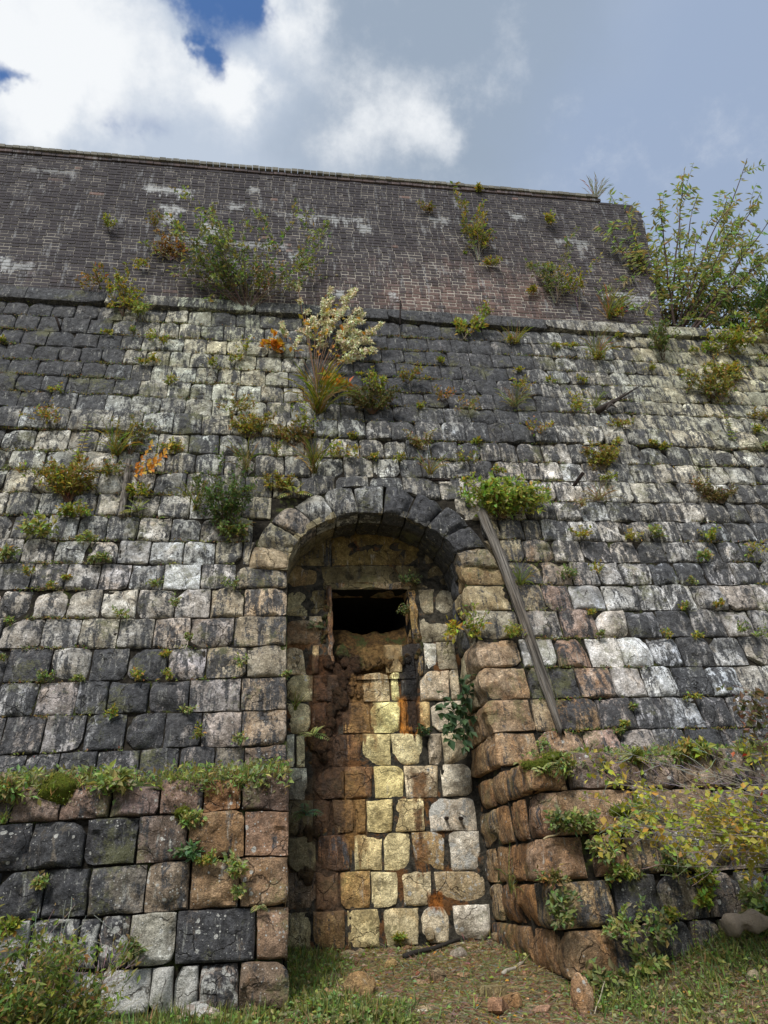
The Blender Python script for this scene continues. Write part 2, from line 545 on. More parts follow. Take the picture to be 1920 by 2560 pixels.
def mat_brick():
    mt, N, bs, out = new_mat('sooty_brick')
    pos = N.n('ShaderNodeNewGeometry').outputs['Position']
    ti = attr(N, 'tint')
    n1 = N.noise(pos, 30, 4, 0.65)
    c = N.mix(1.0, ti.outputs['Color'], N.mix(n1, (0.65,) * 3, (1.35,) * 3), 'MULTIPLY')
    dark = attr(N, 'mask')
    sep = N.n('ShaderNodeSeparateColor')
    N.put(sep.inputs[0], dark.outputs['Color'])
    s2 = N.noise(N.scale(pos, (8, 8, 0.35)), 1.0, 6, 0.68)
    s4 = N.noise(N.scale(pos, (22, 22, 1.2)), 1.0, 5, 0.6)
    s3 = N.noise(pos, 1.3, 5, 0.6)
    dm = N.math('ADD', N.math('ADD', N.math('MULTIPLY', s2, 0.7), N.math('MULTIPLY', s3, 0.5)), N.math('MULTIPLY', s4, 0.35))
    dm = N.step(N.math('ADD', N.math('SUBTRACT', dm, 1.20), N.math('MULTIPLY', sep.outputs[0], 0.75)), -0.08, 0.14)
    c = N.mix(N.math('MULTIPLY', dm, 0.80), c, N.mix(n1, (0.022, 0.021, 0.025), (0.070, 0.066, 0.074)))
    # pale runs and lime bloom
    pr = N.step(N.math('ADD', N.noise(N.scale(pos, (16, 16, 1.1)), 1.0, 6, 0.7), N.math('MULTIPLY', N.noise(pos, 2.0, 4), 0.35)), 0.735, 0.86)
    c = N.mix(N.math('MULTIPLY', pr, 0.42), c, (0.36, 0.37, 0.38))
    sx = N.n('ShaderNodeSeparateXYZ')
    N.put(sx.inputs[0], pos)
    wob = N.math('MULTIPLY', N.math('SUBTRACT', N.noise(pos, 7, 5, 0.75), 0.5), 0.42)
    wob2 = N.math('MULTIPLY', N.math('SUBTRACT', N.noise(N.scale(pos, (18, 18, 3)), 1.0, 4, 0.7), 0.5), 0.25)
    wb = N.math('ADD', wob, wob2)
    drip = N.math('MULTIPLY', N.step(N.noise(N.scale(pos, (11, 11, .6)), 1.0, 5, 0.7), .50, .70), 0.28)
    tot = None
    for (x0, y0, x1, y1, s) in BRICK_PATCHES:
        a, b = BRICK.hit(x0, y0), BRICK.hit(x1, y1)
        cx, cz, hx, hz = (a.x + b.x) / 2, (a.z + b.z) / 2, abs(b.x - a.x) / 2, max(abs(a.z - b.z) / 2, .03)
        tilt = 0.0
        dx = N.math('SUBTRACT', N.math('ABSOLUTE', N.math('SUBTRACT', sx.outputs[0], cx)), hx)
        dzt = N.math('SUBTRACT', sx.outputs[2], cz + hz)
        dzb = N.math('SUBTRACT', N.math('SUBTRACT', cz - hz, sx.outputs[2]), drip)
        d = N.math('ADD', N.math('MAXIMUM', dx, N.math('MAXIMUM', dzt, dzb)), wb)
        mk = N.math('MULTIPLY', N.step(d, 0.05, -0.06), s * 0.62)
        tot = mk if tot is None else N.math('MAXIMUM', tot, mk)
    c = N.mix(tot, c, N.mix(n1, (0.45, 0.47, 0.47), (0.72, 0.74, 0.74)))
    N.put(bs.inputs['Base Color'], c)
    bs.inputs['Roughness'].default_value = 0.9
    bs.inputs['Specular IOR Level'].default_value = 0.25
    bump(N, bs, N.noise(pos, 60, 4, 0.7), 0.6, 0.01)
    return mt


M_STONE = mat_stone()
M_NSTONE = mat_stone(True)
CRISP += [M_STONE, M_NSTONE]
M_BRICK = mat_brick()
M_JOINT = mat_soil('joint_soil', (0.012, 0.010, 0.008), (0.050, 0.043, 0.032), (0.045, 0.055, 0.015), 0.25)
M_NJOINT = mat_soil('wet_joint', (0.014, 0.013, 0.011), (0.10, 0.09, 0.07), (0.12, 0.055, 0.02), 0.3, runs=True)
M_GROUND = mat_soil('earth', (0.15, 0.115, 0.078), (0.48, 0.39, 0.28), (0.09, 0.13, 0.04), 0.35, 16)
M_TURF = mat_soil('turf_soil', (0.04, 0.045, 0.018), (0.13, 0.12, 0.06), (0.05, 0.075, 0.015), 0.8, 22)
M_MOSS = mat_soil('moss_cushion', (0.055, 0.070, 0.008), (0.22, 0.24, 0.03), (0.09, 0.12, 0.012), 0.6, 60)
M_SLUMP = mat_soil('ochre_crust', (0.016, 0.010, 0.006), (0.20, 0.115, 0.040), (0.035, 0.045, 0.014), 0.4, 20, 0.55, 1.0, runs=True)
M_DARK = mat_soil('tunnel_shade', (0.006, 0.006, 0.006), (0.02, 0.018, 0.015), (0.01, 0.01, 0.005), 0.0)  # near-black, the darkness inside the tunnel is put into its colour
M_LEAF = mat_tinted('leaf', 0.55, 0.35, 0.25, 40)
M_PETAL = mat_tinted('petal', 0.6, 0.0, 0.12, 40)
M_STEM = mat_tinted('stem', 0.85, 0.0, 0.35, 60)
M_WOOD = mat_wood()
M_IRON = mat_soil('rusty_iron', (0.012, 0.010, 0.010), (0.05, 0.03, 0.022), (0.02, 0.02, 0.02), 0.0, 40, 0.7)


# ------------------------------------------------------------------ colour of the masonry over the wall (as the stone itself is stained)
# px, py, r, g, b, film, lichen, rust
ANCH = [
    (60, 800, .17, .17, .17, .95, .1, 0), (60, 1000, .17, .17, .17, .98, .1, 0), (240, 900, .17, .17, .17, .92, .1, 0), (200, 780, .2, .2, .19, .85, .1, 0),
    (420, 780, .33, .33, .27, .60, .1, 0), (420, 900, .38, .38, .30, .50, .1, 0), (600, 880, .40, .39, .28, .50, .1, 0), (600, 780, .28, .29, .2, .75, .1, 0), (620, 1000, .40, .39, .3, .5, .1, 0),
    (400, 1040, .33, .33, .29, .62, .1, 0), (820, 850, .20, .20, .2, .88, .1, 0), (1000, 900, .15, .15, .16, 1.0, .05, 0), (1200, 900, .18, .18, .19, .93, .05, 0), (1000, 990, .16, .16, .17, .98, 0, 0),
    (1220, 990, .2, .2, .2, .9, .05, 0), (800, 1000, .3, .3, .26, .7, .1, 0), (1400, 900, .32, .32, .29, .68, .1, 0), (1500, 1000, .33, .32, .27, .66, .1, 0),
    (1700, 870, .32, .30, .2, .50, .1, 0), (1850, 950, .37, .35, .23, .5, .15, 0), (1650, 1000, .34, .33, .24, .6, .1, 0), (1350, 1000, .26, .26, .24, .75, .1, 0),
    (800, 1090, .38, .37, .31, .55, .1, 0), (1100, 1090, .38, .37, .34, .66, .1, 0), (1000, 1160, .40, .39, .34, .6, .1, 0), (80, 1100, .42, .41, .35, .45, .2, 0), (60, 1200, .38, .37, .3, .5, .2, 0),
    (300, 1200, .40, .39, .34, .45, .1, 0), (500, 1150, .36, .36, .31, .6, .1, 0), (250, 1330, .40, .39, .34, .5, .2, 0), (500, 1300, .38, .37, .33, .5, .1, .02), (60, 1330, .35, .34, .3, .55, .1, 0),
    (1500, 1100, .42, .41, .36, .58, .1, 0), (1800, 1100, .42, .40, .31, .55, .1, 0), (1450, 1190, .46, .45, .42, .52, .1, 0), (1600, 1230, .44, .42, .35, .55, .15, 0), (1830, 1230, .42, .40, .34, .55, .15, 0),
    (1450, 1280, .48, .48, .45, .48, .15, 0), (1650, 1330, .38, .37, .34, .66, .1, 0), (1850, 1330, .36, .36, .34, .7, .1, 0), (1400, 1330, .40, .39, .36, .68, .1, 0), (1480, 1420, .30, .28, .26, .6, .1, .25), (1360, 1400, .34, .29, .22, .6, .1, .35),
    (1650, 1440, .36, .36, .36, .70, .1, 0), (1850, 1420, .34, .33, .32, .7, .1, 0),
    (60, 1420, .38, .37, .35, .6, .1, 0), (280, 1430, .33, .31, .30, .6, .1, .05), (430, 1420, .48, .49, .47, .4, .2, .05), (600, 1430, .40, .36, .31, .45, .1, .12),
    (60, 1510, .42, .39, .34, .5, .1, .05), (300, 1510, .42, .40, .34, .45, .1, .05), (500, 1510, .42, .38, .34, .45, .1, .08), (650, 1520, .38, .31, .26, .4, .1, .15),
    (60, 1580, .42, .38, .33, .45, .1, .05), (260, 1580, .42, .39, .31, .5, .1, .08), (450, 1580, .38, .33, .28, .55, .1, .15), (620, 1580, .40, .34, .28, .45, .1, .15),
    (80, 1660, .28, .27, .26, .75, .1, 0), (190, 1660, .40, .38, .34, .5, .2, 0), (350, 1660, .20, .2, .2, .88, .1, 0), (480, 1660, .34, .31, .3, .55, .1, .1), (600, 1660, .46, .41, .35, .3, .2, .15),
    (60, 1750, .34, .34, .34, .62, .2, 0), (140, 1750, .36, .31, .28, .5, .3, .05), (300, 1750, .20, .2, .21, .88, .1, 0), (420, 1750, .2, .19, .19, .9, .1, 0), (560, 1750, .36, .33, .31, .5, .2, .05), (660, 1740, .34, .29, .27, .5, .1, .1),
    (60, 1840, .26, .24, .23, .7, .2, .05), (250, 1840, .18, .18, .18, .92, .1, 0), (450, 1840, .30, .27, .24, .7, .1, .1), (580, 1840, .36, .32, .29, .5, .2, .05), (670, 1840, .34, .27, .23, .4, .3, .15),
    (300, 1900, .28, .26, .25, .6, .5, .05), (660, 1890, .27, .2, .17, .35, .7, .2),
    (1220, 1340, .40, .35, .27, .5, .1, .15), (1230, 1430, .48, .38, .24, .25, .1, .25), (1230, 1500, .50, .43, .31, .22, .1, .15), (1230, 1570, .44, .41, .37, .35, .1, .1), (1240, 1650, .42, .31, .24, .2, .1, .3), (1260, 1720, .44, .34, .26, .25, .1, .3), (1260, 1800, .42, .31, .23, .25, .2, .35), (1300, 1880, .38, .26, .17, .25, .3, .5),
    (1330, 1460, .40, .35, .27, .5, .1, .2), (1390, 1490, .24, .15, .11, .6, .2, .4), (1450, 1490, .56, .55, .53, .2, .2, 0), (1540, 1500, .42, .41, .38, .55, .1, 0), (1660, 1500, .42, .42, .40, .5, .1, 0), (1850, 1510, .42, .38, .34, .5, .1, .02),
    (1350, 1560, .38, .35, .31, .6, .1, .15), (1440, 1560, .27, .2, .17, .7, .1, .3), (1530, 1560, .50, .47, .42, .35, .1, .05), (1620, 1560, .26, .26, .27, .8, .1, 0), (1700, 1560, .28, .28, .28, .78, .1, 0), (1860, 1560, .38, .36, .34, .5, .1, 0),
    (1350, 1630, .56, .54, .50, .25, .1, 0), (1430, 1630, .28, .17, .11, .5, .1, .5), (1500, 1630, .54, .53, .50, .2, .1, 0), (1590, 1630, .58, .56, .52, .15, .1, 0), (1670, 1630, .42, .42, .42, .5, .1, 0), (1760, 1640, .28, .27, .26, .75, .1, 0), (1870, 1630, .38, .35, .3, .5, .1, 0),
    (1400, 1700, .22, .2, .19, .8, .1, .15), (1490, 1700, .38, .28, .2, .6, .1, .4), (1570, 1700, .48, .46, .44, .4, .1, .05), (1650, 1700, .48, .47, .44, .45, .1, .05), (1740, 1700, .28, .28, .28, .75, .2, 0), (1810, 1700, .55, .56, .56, .4, .2, 0), (1880, 1700, .45, .43, .38, .55, .1, 0),
    (1360, 1780, .42, .31, .21, .3, .1, .35), (1450, 1780, .34, .24, .17, .5, .1, .4), (1540, 1790, .32, .26, .22, .55, .1, .25), (1620, 1780, .34, .34, .35, .65, .1, .02), (1710, 1770, .48, .48, .48, .5, .1, 0), (1790, 1780, .26, .25, .25, .8, .1, 0), (1900, 1770, .28, .27, .27, .75, .1, 0),
    (1400, 1860, .38, .26, .19, .35, .3, .3), (1510, 1860, .30, .21, .18, .45, .5, .15), (1600, 1850, .34, .29, .25, .5, .1, .1), (1700, 1850, .28, .27, .26, .7, .1, 0), (1850, 1850, .24, .23, .23, .75, .1, 0),
]
PL_ANCH = [
    (90, 2000, .30, .23, .19, .35, .35, .12), (210, 2010, .27, .19, .15, .4, .4, .2), (330, 1990, .27, .20, .18, .35, .3, .1), (440, 1990, .27, .19, .15, .4, .45, .15), (560, 1990, .36, .20, .10, .2, .45, .75), (670, 2000, .21, .145, .115, .3, .3, .2),
    (0, 2130, .16, .14, .13, .8, .6, .1), (140, 2110, .20, .18, .15, .75, .35, .1), (280, 2110, .17, .15, .14, .8, .5, .1), (400, 2100, .26, .20, .16, .45, .45, .15), (540, 2090, .36, .24, .13, .3, .2, .6), (670, 2080, .28, .19, .135, .3, .4, .35),
    (50, 2240, .16, .15, .14, .85, .3, .05), (170, 2240, .17, .155, .14, .82, .3, .1), (290, 2230, .24, .22, .19, .6, .5, .1), (420, 2220, .32, .26, .19, .4, .6, .3), (540, 2210, .40, .29, .18, .2, .55, .4), (670, 2200, .34, .23, .14, .2, .6, .4),
    (30, 2380, .15, .14, .14, .85, 1.25, 0), (130, 2370, .15, .145, .145, .85, 1.1, 0), (230, 2370, .17, .16, .16, .75, 1.1, 0), (290, 2370, .25, .22, .2, .5, .8, .1), (390, 2350, .46, .45, .38, .15, .5, .2), (530, 2340, .17, .15, .13, .8, .6, .1), (690, 2330, .32, .22, .15, .25, .85, .35),
    (310, 2460, .3, .28, .25, .3, 1.6, .1), (400, 2450, .4, .38, .33, .2, 1.6, .1), (470, 2440, .4, .38, .34, .2, 1.5, .1), (550, 2440, .24, .2, .17, .5, 1.0, .2), (690, 2450, .28, .21, .15, .35, .3, .3),
    (1350, 1960, .42, .27, .16, .15, .15, .65), (1470, 1920, .22, .16, .145, .3, .4, .1), (1560, 1920, .24, .175, .155, .35, .3, .1), (1650, 1930, .28, .21, .18, .3, .4, .1), (1850, 1930, .26, .21, .19, .35, .5, .05),
    (1340, 2040, .26, .17, .13, .3, .3, .3), (1480, 2020, .36, .25, .17, .25, .4, .35), (1620, 2030, .28, .21, .17, .35, .45, .2), (1720, 2030, .34, .25, .18, .25, .4, .2), (1880, 2040, .28, .22, .19, .35, .5, .1),
    (1330, 2140, .36, .23, .14, .2, .1, .6), (1440, 2140, .28, .21, .20, .3, .25, .15), (1530, 2140, .28, .18, .13, .35, .25, .4), (1610, 2140, .36, .27, .19, .2, .55, .25), (1710, 2130, .3, .27, .24, .35, .8, .1), (1830, 2140, .24, .19, .17, .45, .5, .1),
    (1330, 2270, .44, .26, .11, .15, .05, .75), (1430, 2260, .36, .27, .17, .35, .2, .35), (1500, 2260, .28, .23, .17, .6, .3, .15), (1600, 2260, .17, .15, .135, .8, .3, .05), (1720, 2260, .22, .185, .16, .55, .6, .1), (1820, 2260, .2, .16, .145, .6, .6, .05), (1900, 2230, .3, .28, .26, .4, 1.0, 0),
    (1390, 2390, .48, .29, .11, .1, .1, .75), (1470, 2390, .34, .24, .16, .3, .2, .4), (1580, 2370, .28, .20, .15, .45, .1, .25), (1690, 2380, .17, .15, .135, .8, .15, .1), (1790, 2360, .22, .18, .15, .6, .2, .1), (1560, 2450, .34, .24, .16, .3, .2, .3)]
SIDE_ANCH = [(1160, 1500, .10, .10, .10, .8, 0, 0), (1150, 1600, .2, .18, .16, .6, 0, .05), (1170, 1700, .36, .31, .22, .3, 0, .15), (1190, 1800, .38, .27, .18, .2, 0, .4), (1170, 1900, .42, .36, .25, .15, 0, .25), (1230, 1900, .38, .24, .13, .2, 0, .55),
             (1260, 2000, .36, .22, .12, .25, .1, .6), (1200, 2000, .3, .24, .16, .35, .1, .4), (1210, 2100, .40, .32, .2, .3, 1.0, .3), (1270, 2100, .34, .22, .13, .25, .1, .6), (1330, 2150, .34, .22, .13, .25, .1, .6), (1210, 2250, .44, .38, .28, .2, 1.0, .3),
             (1290, 2280, .42, .24, .11, .2, .1, .8), (1350, 2300, .46, .27, .11, .15, .05, .8), (1350, 2400, .3, .2, .13, .4, .1, .4)]


def paint(anch, px, py, rnd, jit=1.0):
    a = np.array(anch)
    gain = (.95 if px < 760 else 1.10) if anch is not ANCH else 1.30
    d2 = (a[:, 0] - px) ** 2 + (a[:, 1] - py) ** 2
    w = 1.0 / (d2 + (1800.0 if (py > 1090 or anch is not ANCH) else 7000.0)) ** 2
    v = (a[:, 2:] * w[:, None]).sum(0) / w.sum()
    if anch is ANCH:
        g_ = (v[0] + v[1]) / 2
        q_ = .80 if (560 < px < 725 and py > 1200) else .74 if (1180 < px < 1345 and py > 1290) or (px > 1345 and py > 1640 and px < 1480) else 1.0
        v = v * np.array((q_, q_ * (.99 if q_ < 1 else 1), q_ * (.84 if q_ < 1 else 1), 1 + (1 - q_), 1, 1.1))
        v = np.array((v[0] * .98, v[1] * 1.0, v[2] * 1.05, v[3] + (.05 if py > 1080 else 0), v[4], v[5]))
    br = gain * (1.0 + jit * rnd.uniform(-.22, .26))
    hue = jit * rnd.uniform(-.05, .05)
    if anch is not ANCH and px > 760:
        v = v * np.array((.98, 1.0, .92, 1, 1, 1)) + np.array((0, 0, 0, rnd.choice([0, .1, .22]), 0, 0))
    if anch is PL_ANCH and px < 760:
        v = v * np.array((.86, .84, .84, 1.1, 1.1, .55))
    tint = (v[0] * br * (1 + hue), v[1] * br, v[2] * br * (1 - hue), rnd.random())
    mask = (max(0, v[3] + jit * rnd.uniform(-.10, .10)), max(0, v[4] * (1 + jit * rnd.uniform(-.3, .3))), max(0, v[5] * (1 + jit * rnd.uniform(-.3, .3))), 0.15)
    return tint, mask


def project(p):
    v = Vector(p) - EYE
    z = v.dot(fwd)
    return W_PX / 2 + F_PX * v.dot(rgt) / z, H_PX / 2 - F_PX * v.dot(upv) / z


# ------------------------------------------------------------------ a hewn stone
def spaced(n):
    t = np.linspace(-1, 1, n)
    return np.sign(t) * (1 - (1 - np.abs(t)) ** 1.75)


def hewn(mapf, wid, hei, seed, na=12, nb=10, proud=.03, bulge=.03, rough=.012, rnd_c=.25, depth=.14, facets=3, wob=.010, post=None):
    """mapf(u, v) with u, v in metres from the stone's centre -> (pos, normal); returns V, F"""
    rg = np.random.default_rng(seed)
    a, b = np.meshgrid(spaced(na), spaced(nb))
    a, b = a.ravel(), b.ravel()
    ra = a * np.sqrt(np.clip(1 - rnd_c * b ** 4 * .5, 0, 1))
    rb = b * np.sqrt(np.clip(1 - rnd_c * a ** 4 * .5, 0, 1))
    if rg.random() < .55:   # one chipped corner
        sx, sy = rg.choice([-1, 1]), rg.choice([-1, 1])
        k = np.clip(sx * a + sy * b - rg.uniform(1.3, 1.7), 0, 1) * rg.uniform(.15, .5)
        ra, rb = ra - sx * k, rb - sy * k
    u, v = ra * wid / 2, rb * hei / 2
    q = np.stack([u * 9, v * 9, np.full_like(u, seed % 97)], -1)
    u = u + fbm(q, seed, 2) * wob
    v = v + fbm(q + 40, seed + 5, 2) * wob
    e = (1 - np.abs(a) ** 20) * (1 - np.abs(b) ** 20)
    chip = np.clip(fbm(np.stack([u * 14, v * 14, np.full_like(u, seed % 61 + .5)], -1), seed + 21, 3) + .25, 0, 1)
    h = proud - (1 - e) * (.004 + .020 * chip) + bulge * ((1 - a ** 2) * (1 - b ** 2)) ** .8
    h0 = h.copy()
    for _ in range(facets + 2):
        an = rg.uniform(0, 2 * math.pi)
        t = rg.uniform(.25, .95)
        h -= np.clip(a * math.cos(an) + b * math.sin(an) - t, 0, 2) * rg.uniform(.5, 1.8) * (bulge * .8 + rough)
    h = np.maximum(h, h0 - (proud + bulge) * .75)
    # a broken step across the face
    if rg.random() < .5:
        an = rg.uniform(0, 2 * math.pi)
        ln = a * math.cos(an) + b * math.sin(an) + .35 * vnoise(np.stack([a * 2, b * 2, a * 0 + seed % 31], -1), seed) - rg.uniform(-.4, .4)
        h += np.tanh(ln * 14) * rough * .6 * e
    h += fbm(np.stack([u * 6.5, v * 6.5, np.full_like(u, (seed % 53) * 1.7)], -1), seed + 9, 4) * rough * 2.0 * (0.35 + .65 * e)
    P, Nn = mapf(u, v)
    V = P + Nn * h[:, None]
    if post is not None:
        V = post(V)
    F = []
    for j in range(nb - 1):
        for i in range(na - 1):
            k = j * na + i
            F.append((k, k + 1, k + na + 1, k + na))
    ring = list(range(na)) + [na * (j + 1) - 1 for j in range(1, nb)] + [na * nb - 2 - i for i in range(na - 1)] + [na * j for j in range(nb - 2, 0, -1)]
    back = V[ring] - Nn[ring] * (depth + h[ring][:, None])
    k0 = len(V)
    V = np.vstack([V, back])
    L = len(ring)
    for i in range(L):
        j = (i + 1) % L
        F.append((ring[j], ring[i], k0 + i, k0 + j))
    return V, F


def flat_map(slab, q):
    """q: corners (X,z): lower-left, lower-right, upper-right, upper-left. u,v measured on the slope"""
    c = sum(p[0] for p in q) / 4, sum(p[1] for p in q) / 4
    w = ((q[1][0] - q[0][0]) + (q[2][0] - q[3][0])) / 2
    h = ((q[3][1] - q[0][1]) + (q[2][1] - q[1][1])) / 2

    def f(u, v):
        s, t = u / w + .5, v / h + .5
        X = (1 - t) * ((1 - s) * q[0][0] + s * q[1][0]) + t * ((1 - s) * q[3][0] + s * q[2][0])
        Z = (1 - t) * ((1 - s) * q[0][1] + s * q[1][1]) + t * ((1 - s) * q[3][1] + s * q[2][1])
        Y = slab.y(Z)
        return np.stack([X, Y, Z], -1), np.tile(np.array(slab.n), (len(X), 1))
    return f, w, h, c


# ------------------------------------------------------------------ courses of the main wall, read off the photograph
XS = [-160, 39, 463, 640, 1103, 1257, 1511, 1782, 1897, 2100]
LN = {
    -1: {39: 725, 270: 742, 640: 765, 968: 783, 1280: 802, 1643: 823, 1900: 838},
    0: {39: 755, 270: 769, 463: 777, 640: 789, 987: 808, 1257: 825, 1589: 843, 1782: 851, 1897: 857},
    1: {39: 788, 247: 799.5, 463: 811, 640: 821, 949: 841, 1103: 848.5, 1257: 856, 1511: 867, 1782: 881, 1897: 889},
    2: {39: 823, 270: 837, 463: 846.6, 640: 856, 910: 872, 1103: 881, 1257: 887, 1511: 899.5, 1782: 913, 1897: 918},
    3: {39: 861, 270: 873, 463: 881, 640: 891, 1103: 914, 1257: 920, 1511: 932.5, 1782: 943, 1897: 949},
    4: {39: 898, 463: 918, 640: 927, 1103: 949, 1257: 953, 1511: 964, 1782: 976, 1897: 980},
    5: {39: 935, 463: 956.6, 640: 965, 1103: 985.5, 1257: 989, 1511: 999, 1782: 1010.6, 1897: 1014},
    6: {39: 977, 463: 997, 640: 1003, 1103: 1020, 1257: 1026, 1511: 1033, 1782: 1042, 1897: 1049},
    7: {39: 1021, 463: 1039.5, 640: 1046, 1103: 1061, 1257: 1063, 1511: 1072, 1782: 1082, 1897: 1088},
    8: {39: 1072, 463: 1086, 640: 1092, 1103: 1105, 1257: 1109, 1511: 1113, 1782: 1122.5, 1897: 1128},
    9: {39: 1126, 463: 1134, 640: 1139, 1103: 1149.5, 1257: 1153, 1511: 1160, 1782: 1165, 1897: 1168},
    10: {39: 1173, 463: 1184, 640: 1190, 1103: 1194, 1257: 1198, 1511: 1205.5, 1782: 1210, 1897: 1212},
    11: {39: 1231, 463: 1238, 640: 1243, 910: 1246, 1257: 1250, 1511: 1254.5, 1897: 1259},
    12: {39: 1288, 463: 1295, 640: 1297, 1257: 1299, 1511: 1303, 1897: 1307},
    13: {39: 1348, 463: 1353.6, 640: 1357, 1257: 1348, 1511: 1354, 1897: 1356},
    14: {39: 1407.6, 463: 1410, 640: 1411, 1257: 1403, 1511: 1407, 1897: 1405},
    15: {39: 1474, 463: 1474, 640: 1470, 1257: 1461, 1511: 1463, 1897: 1462},
    16: {39: 1545, 463: 1545, 640: 1542, 1257: 1525, 1511: 1526, 1897: 1524.5},
    17: {39: 1621, 463: 1619.6, 640: 1616, 1257: 1597, 1511: 1594.5, 1897: 1592},
    18: {39: 1706, 463: 1699, 640: 1693, 1257: 1669, 1511: 1668, 1897: 1665},
    19: {39: 1791, 463: 1780, 640: 1777, 1257: 1748, 1511: 1745, 1897: 1738},
    20: {39: 1886, 463: 1868, 640: 1866, 1257: 1831, 1511: 1823, 1897: 1820},
    21: {39: 1972, 463: 1958, 640: 1950, 1257: 1915, 1511: 1907, 1897: 1900},
}
ZL = {}
for i_, pts in LN.items():
    P_ = [MAIN.hit(x, y) for x, y in sorted(pts.items())]
    ZL[i_] = ([p.x for p in P_], [p.z for p in P_])


def zline(i, X):
    xs, zs = ZL[i]
    return float(np.interp(X, xs, zs))


JT = {
    0: [69, 266, 446, 640, 820, 906, 968, 1128, 1360, 1575, 1662, 1722, 1778, 1850, 1920],
    1: [12, 71, 131, 188, 247, 309, 359, 415, 471, 529, 590, 650, 702, 756, 802, 856, 906, 947, 1001, 1051, 1103, 1156, 1207, 1257, 1305, 1355, 1403, 1448, 1496, 1546, 1594, 1643, 1699, 1751, 1801, 1851, 1901],
    2: [39, 97, 154, 222, 280, 336, 399, 448, 502, 559, 611, 661, 717, 767, 821, 871, 922, 968, 1020, 1070, 1128, 1176, 1228, 1280, 1332, 1386, 1440, 1483, 1536, 1589, 1639, 1689, 1737, 1789, 1834, 1888],
    3: [55, 118, 184, 245, 303, 355, 405, 459, 517, 567, 617, 671, 736, 794, 848, 898, 954, 1010, 1066, 1120, 1174, 1230, 1280, 1334, 1388, 1440, 1490, 1538, 1589, 1639, 1689, 1739, 1785, 1835, 1882],
    4: [14, 81, 148, 201, 255, 310, 365, 424, 475, 532, 588, 640, 704, 763, 825, 883, 939, 991, 1047, 1103, 1155, 1213, 1269, 1320, 1373, 1423, 1475, 1527, 1575, 1629, 1679, 1731, 1778, 1832, 1882],
    5: [23, 94, 156, 204, 264, 328, 378, 428, 490, 544, 602, 663, 721, 767, 810, 856, 906, 968, 1026, 1080, 1134, 1190, 1244, 1303, 1353, 1403, 1457, 1513, 1560, 1612, 1666, 1716, 1774, 1820, 1870, 1913],
    6: [41, 104, 166, 222, 285, 349, 419, 476, 530, 592, 652, 709, 760, 833, 891, 949, 1005, 1062, 1120, 1176, 1236, 1280, 1338, 1396, 1450, 1502, 1556, 1610, 1658, 1712, 1766, 1816, 1863, 1913],
    7: [46, 122, 191, 264, 328, 401, 463, 530, 594, 667, 727, 790, 852, 910, 983, 1047, 1111, 1176, 1238, 1299, 1359, 1421, 1481, 1537, 1585, 1639, 1693, 1743, 1805, 1859, 1913],
    8: [52, 113, 174, 281, 357, 434, 505, 579, 653, 717, 783, 844, 914, 976, 1037, 1103, 1161, 1221, 1277, 1330, 1390, 1450, 1508, 1564, 1616, 1670, 1726, 1778, 1839, 1897],
    9: [6, 88, 172, 245, 305, 395, 473, 548, 621, 692, 760, 827, 898, 960, 1016, 1076, 1145, 1199, 1250, 1292, 1357, 1423, 1483, 1546, 1606, 1668, 1728, 1785, 1843, 1901],
    10: [23, 112, 193, 293, 347, 413, 488, 561, 637, 711, 777, 858, 933, 999, 1053, 1111, 1176, 1234, 1303, 1353, 1403, 1459, 1519, 1579, 1637, 1697, 1758, 1820, 1886],
    11: [12, 87, 170, 245, 313, 386, 465, 540, 613, 682, 752, 839, 924, 1008, 1099, 1170, 1240, 1330, 1388, 1457, 1523, 1581, 1647, 1700, 1762, 1828, 1893],
    12: [17, 96, 181, 241, 328, 397, 475, 540, 606, 679, 760, 860, 960, 1060, 1140, 1230, 1310, 1388, 1450, 1519, 1583, 1647, 1704, 1758, 1820, 1874],
    13: [29, 118, 195, 268, 347, 428, 502, 575, 633, 1203, 1250, 1309, 1353, 1427, 1496, 1562, 1627, 1699, 1758, 1820, 1886],
    14: [54, 137, 220, 295, 376, 459, 538, 606, 1195, 1255, 1309, 1382, 1456, 1527, 1593, 1662, 1729, 1799, 1859, 1920],
    15: [79, 166, 249, 326, 409, 502, 590, 1275, 1353, 1428, 1496, 1552, 1627, 1693, 1762, 1832, 1905],
    16: [0, 81, 170, 253, 343, 438, 527, 610, 1275, 1359, 1427, 1510, 1593, 1666, 1735, 1809, 1886],
    17: [5, 106, 199, 295, 384, 476, 585, 1299, 1403, 1490, 1569, 1648, 1729, 1809, 1882],
    18: [15, 125, 226, 320, 419, 515, 617, 1302, 1390, 1471, 1552, 1627, 1699, 1778, 1859],
    19: [-10, 91, 191, 270, 372, 473, 602, 1322, 1380, 1444, 1533, 1610, 1689, 1772, 1849],
    20: [5, 108, 212, 314, 411, 503, 604, 1333, 1396, 1496, 1585, 1666, 1753, 1828, 1897],
    21: [-20, 58, 143, 239, 347, 447, 536, 610, 1349, 1465, 1552, 1643, 1722, 1812, 1900],
}
XMIN, XMAX = -7.0, 10.5
ACX, ACZ, AIX, AIZ, AOX, AOZ = 1.10, 4.60, .965, .80, 1.37, 1.19


def clear_of_arch(V):
    """stones next to the ring are cut to its outer curve"""
    return V


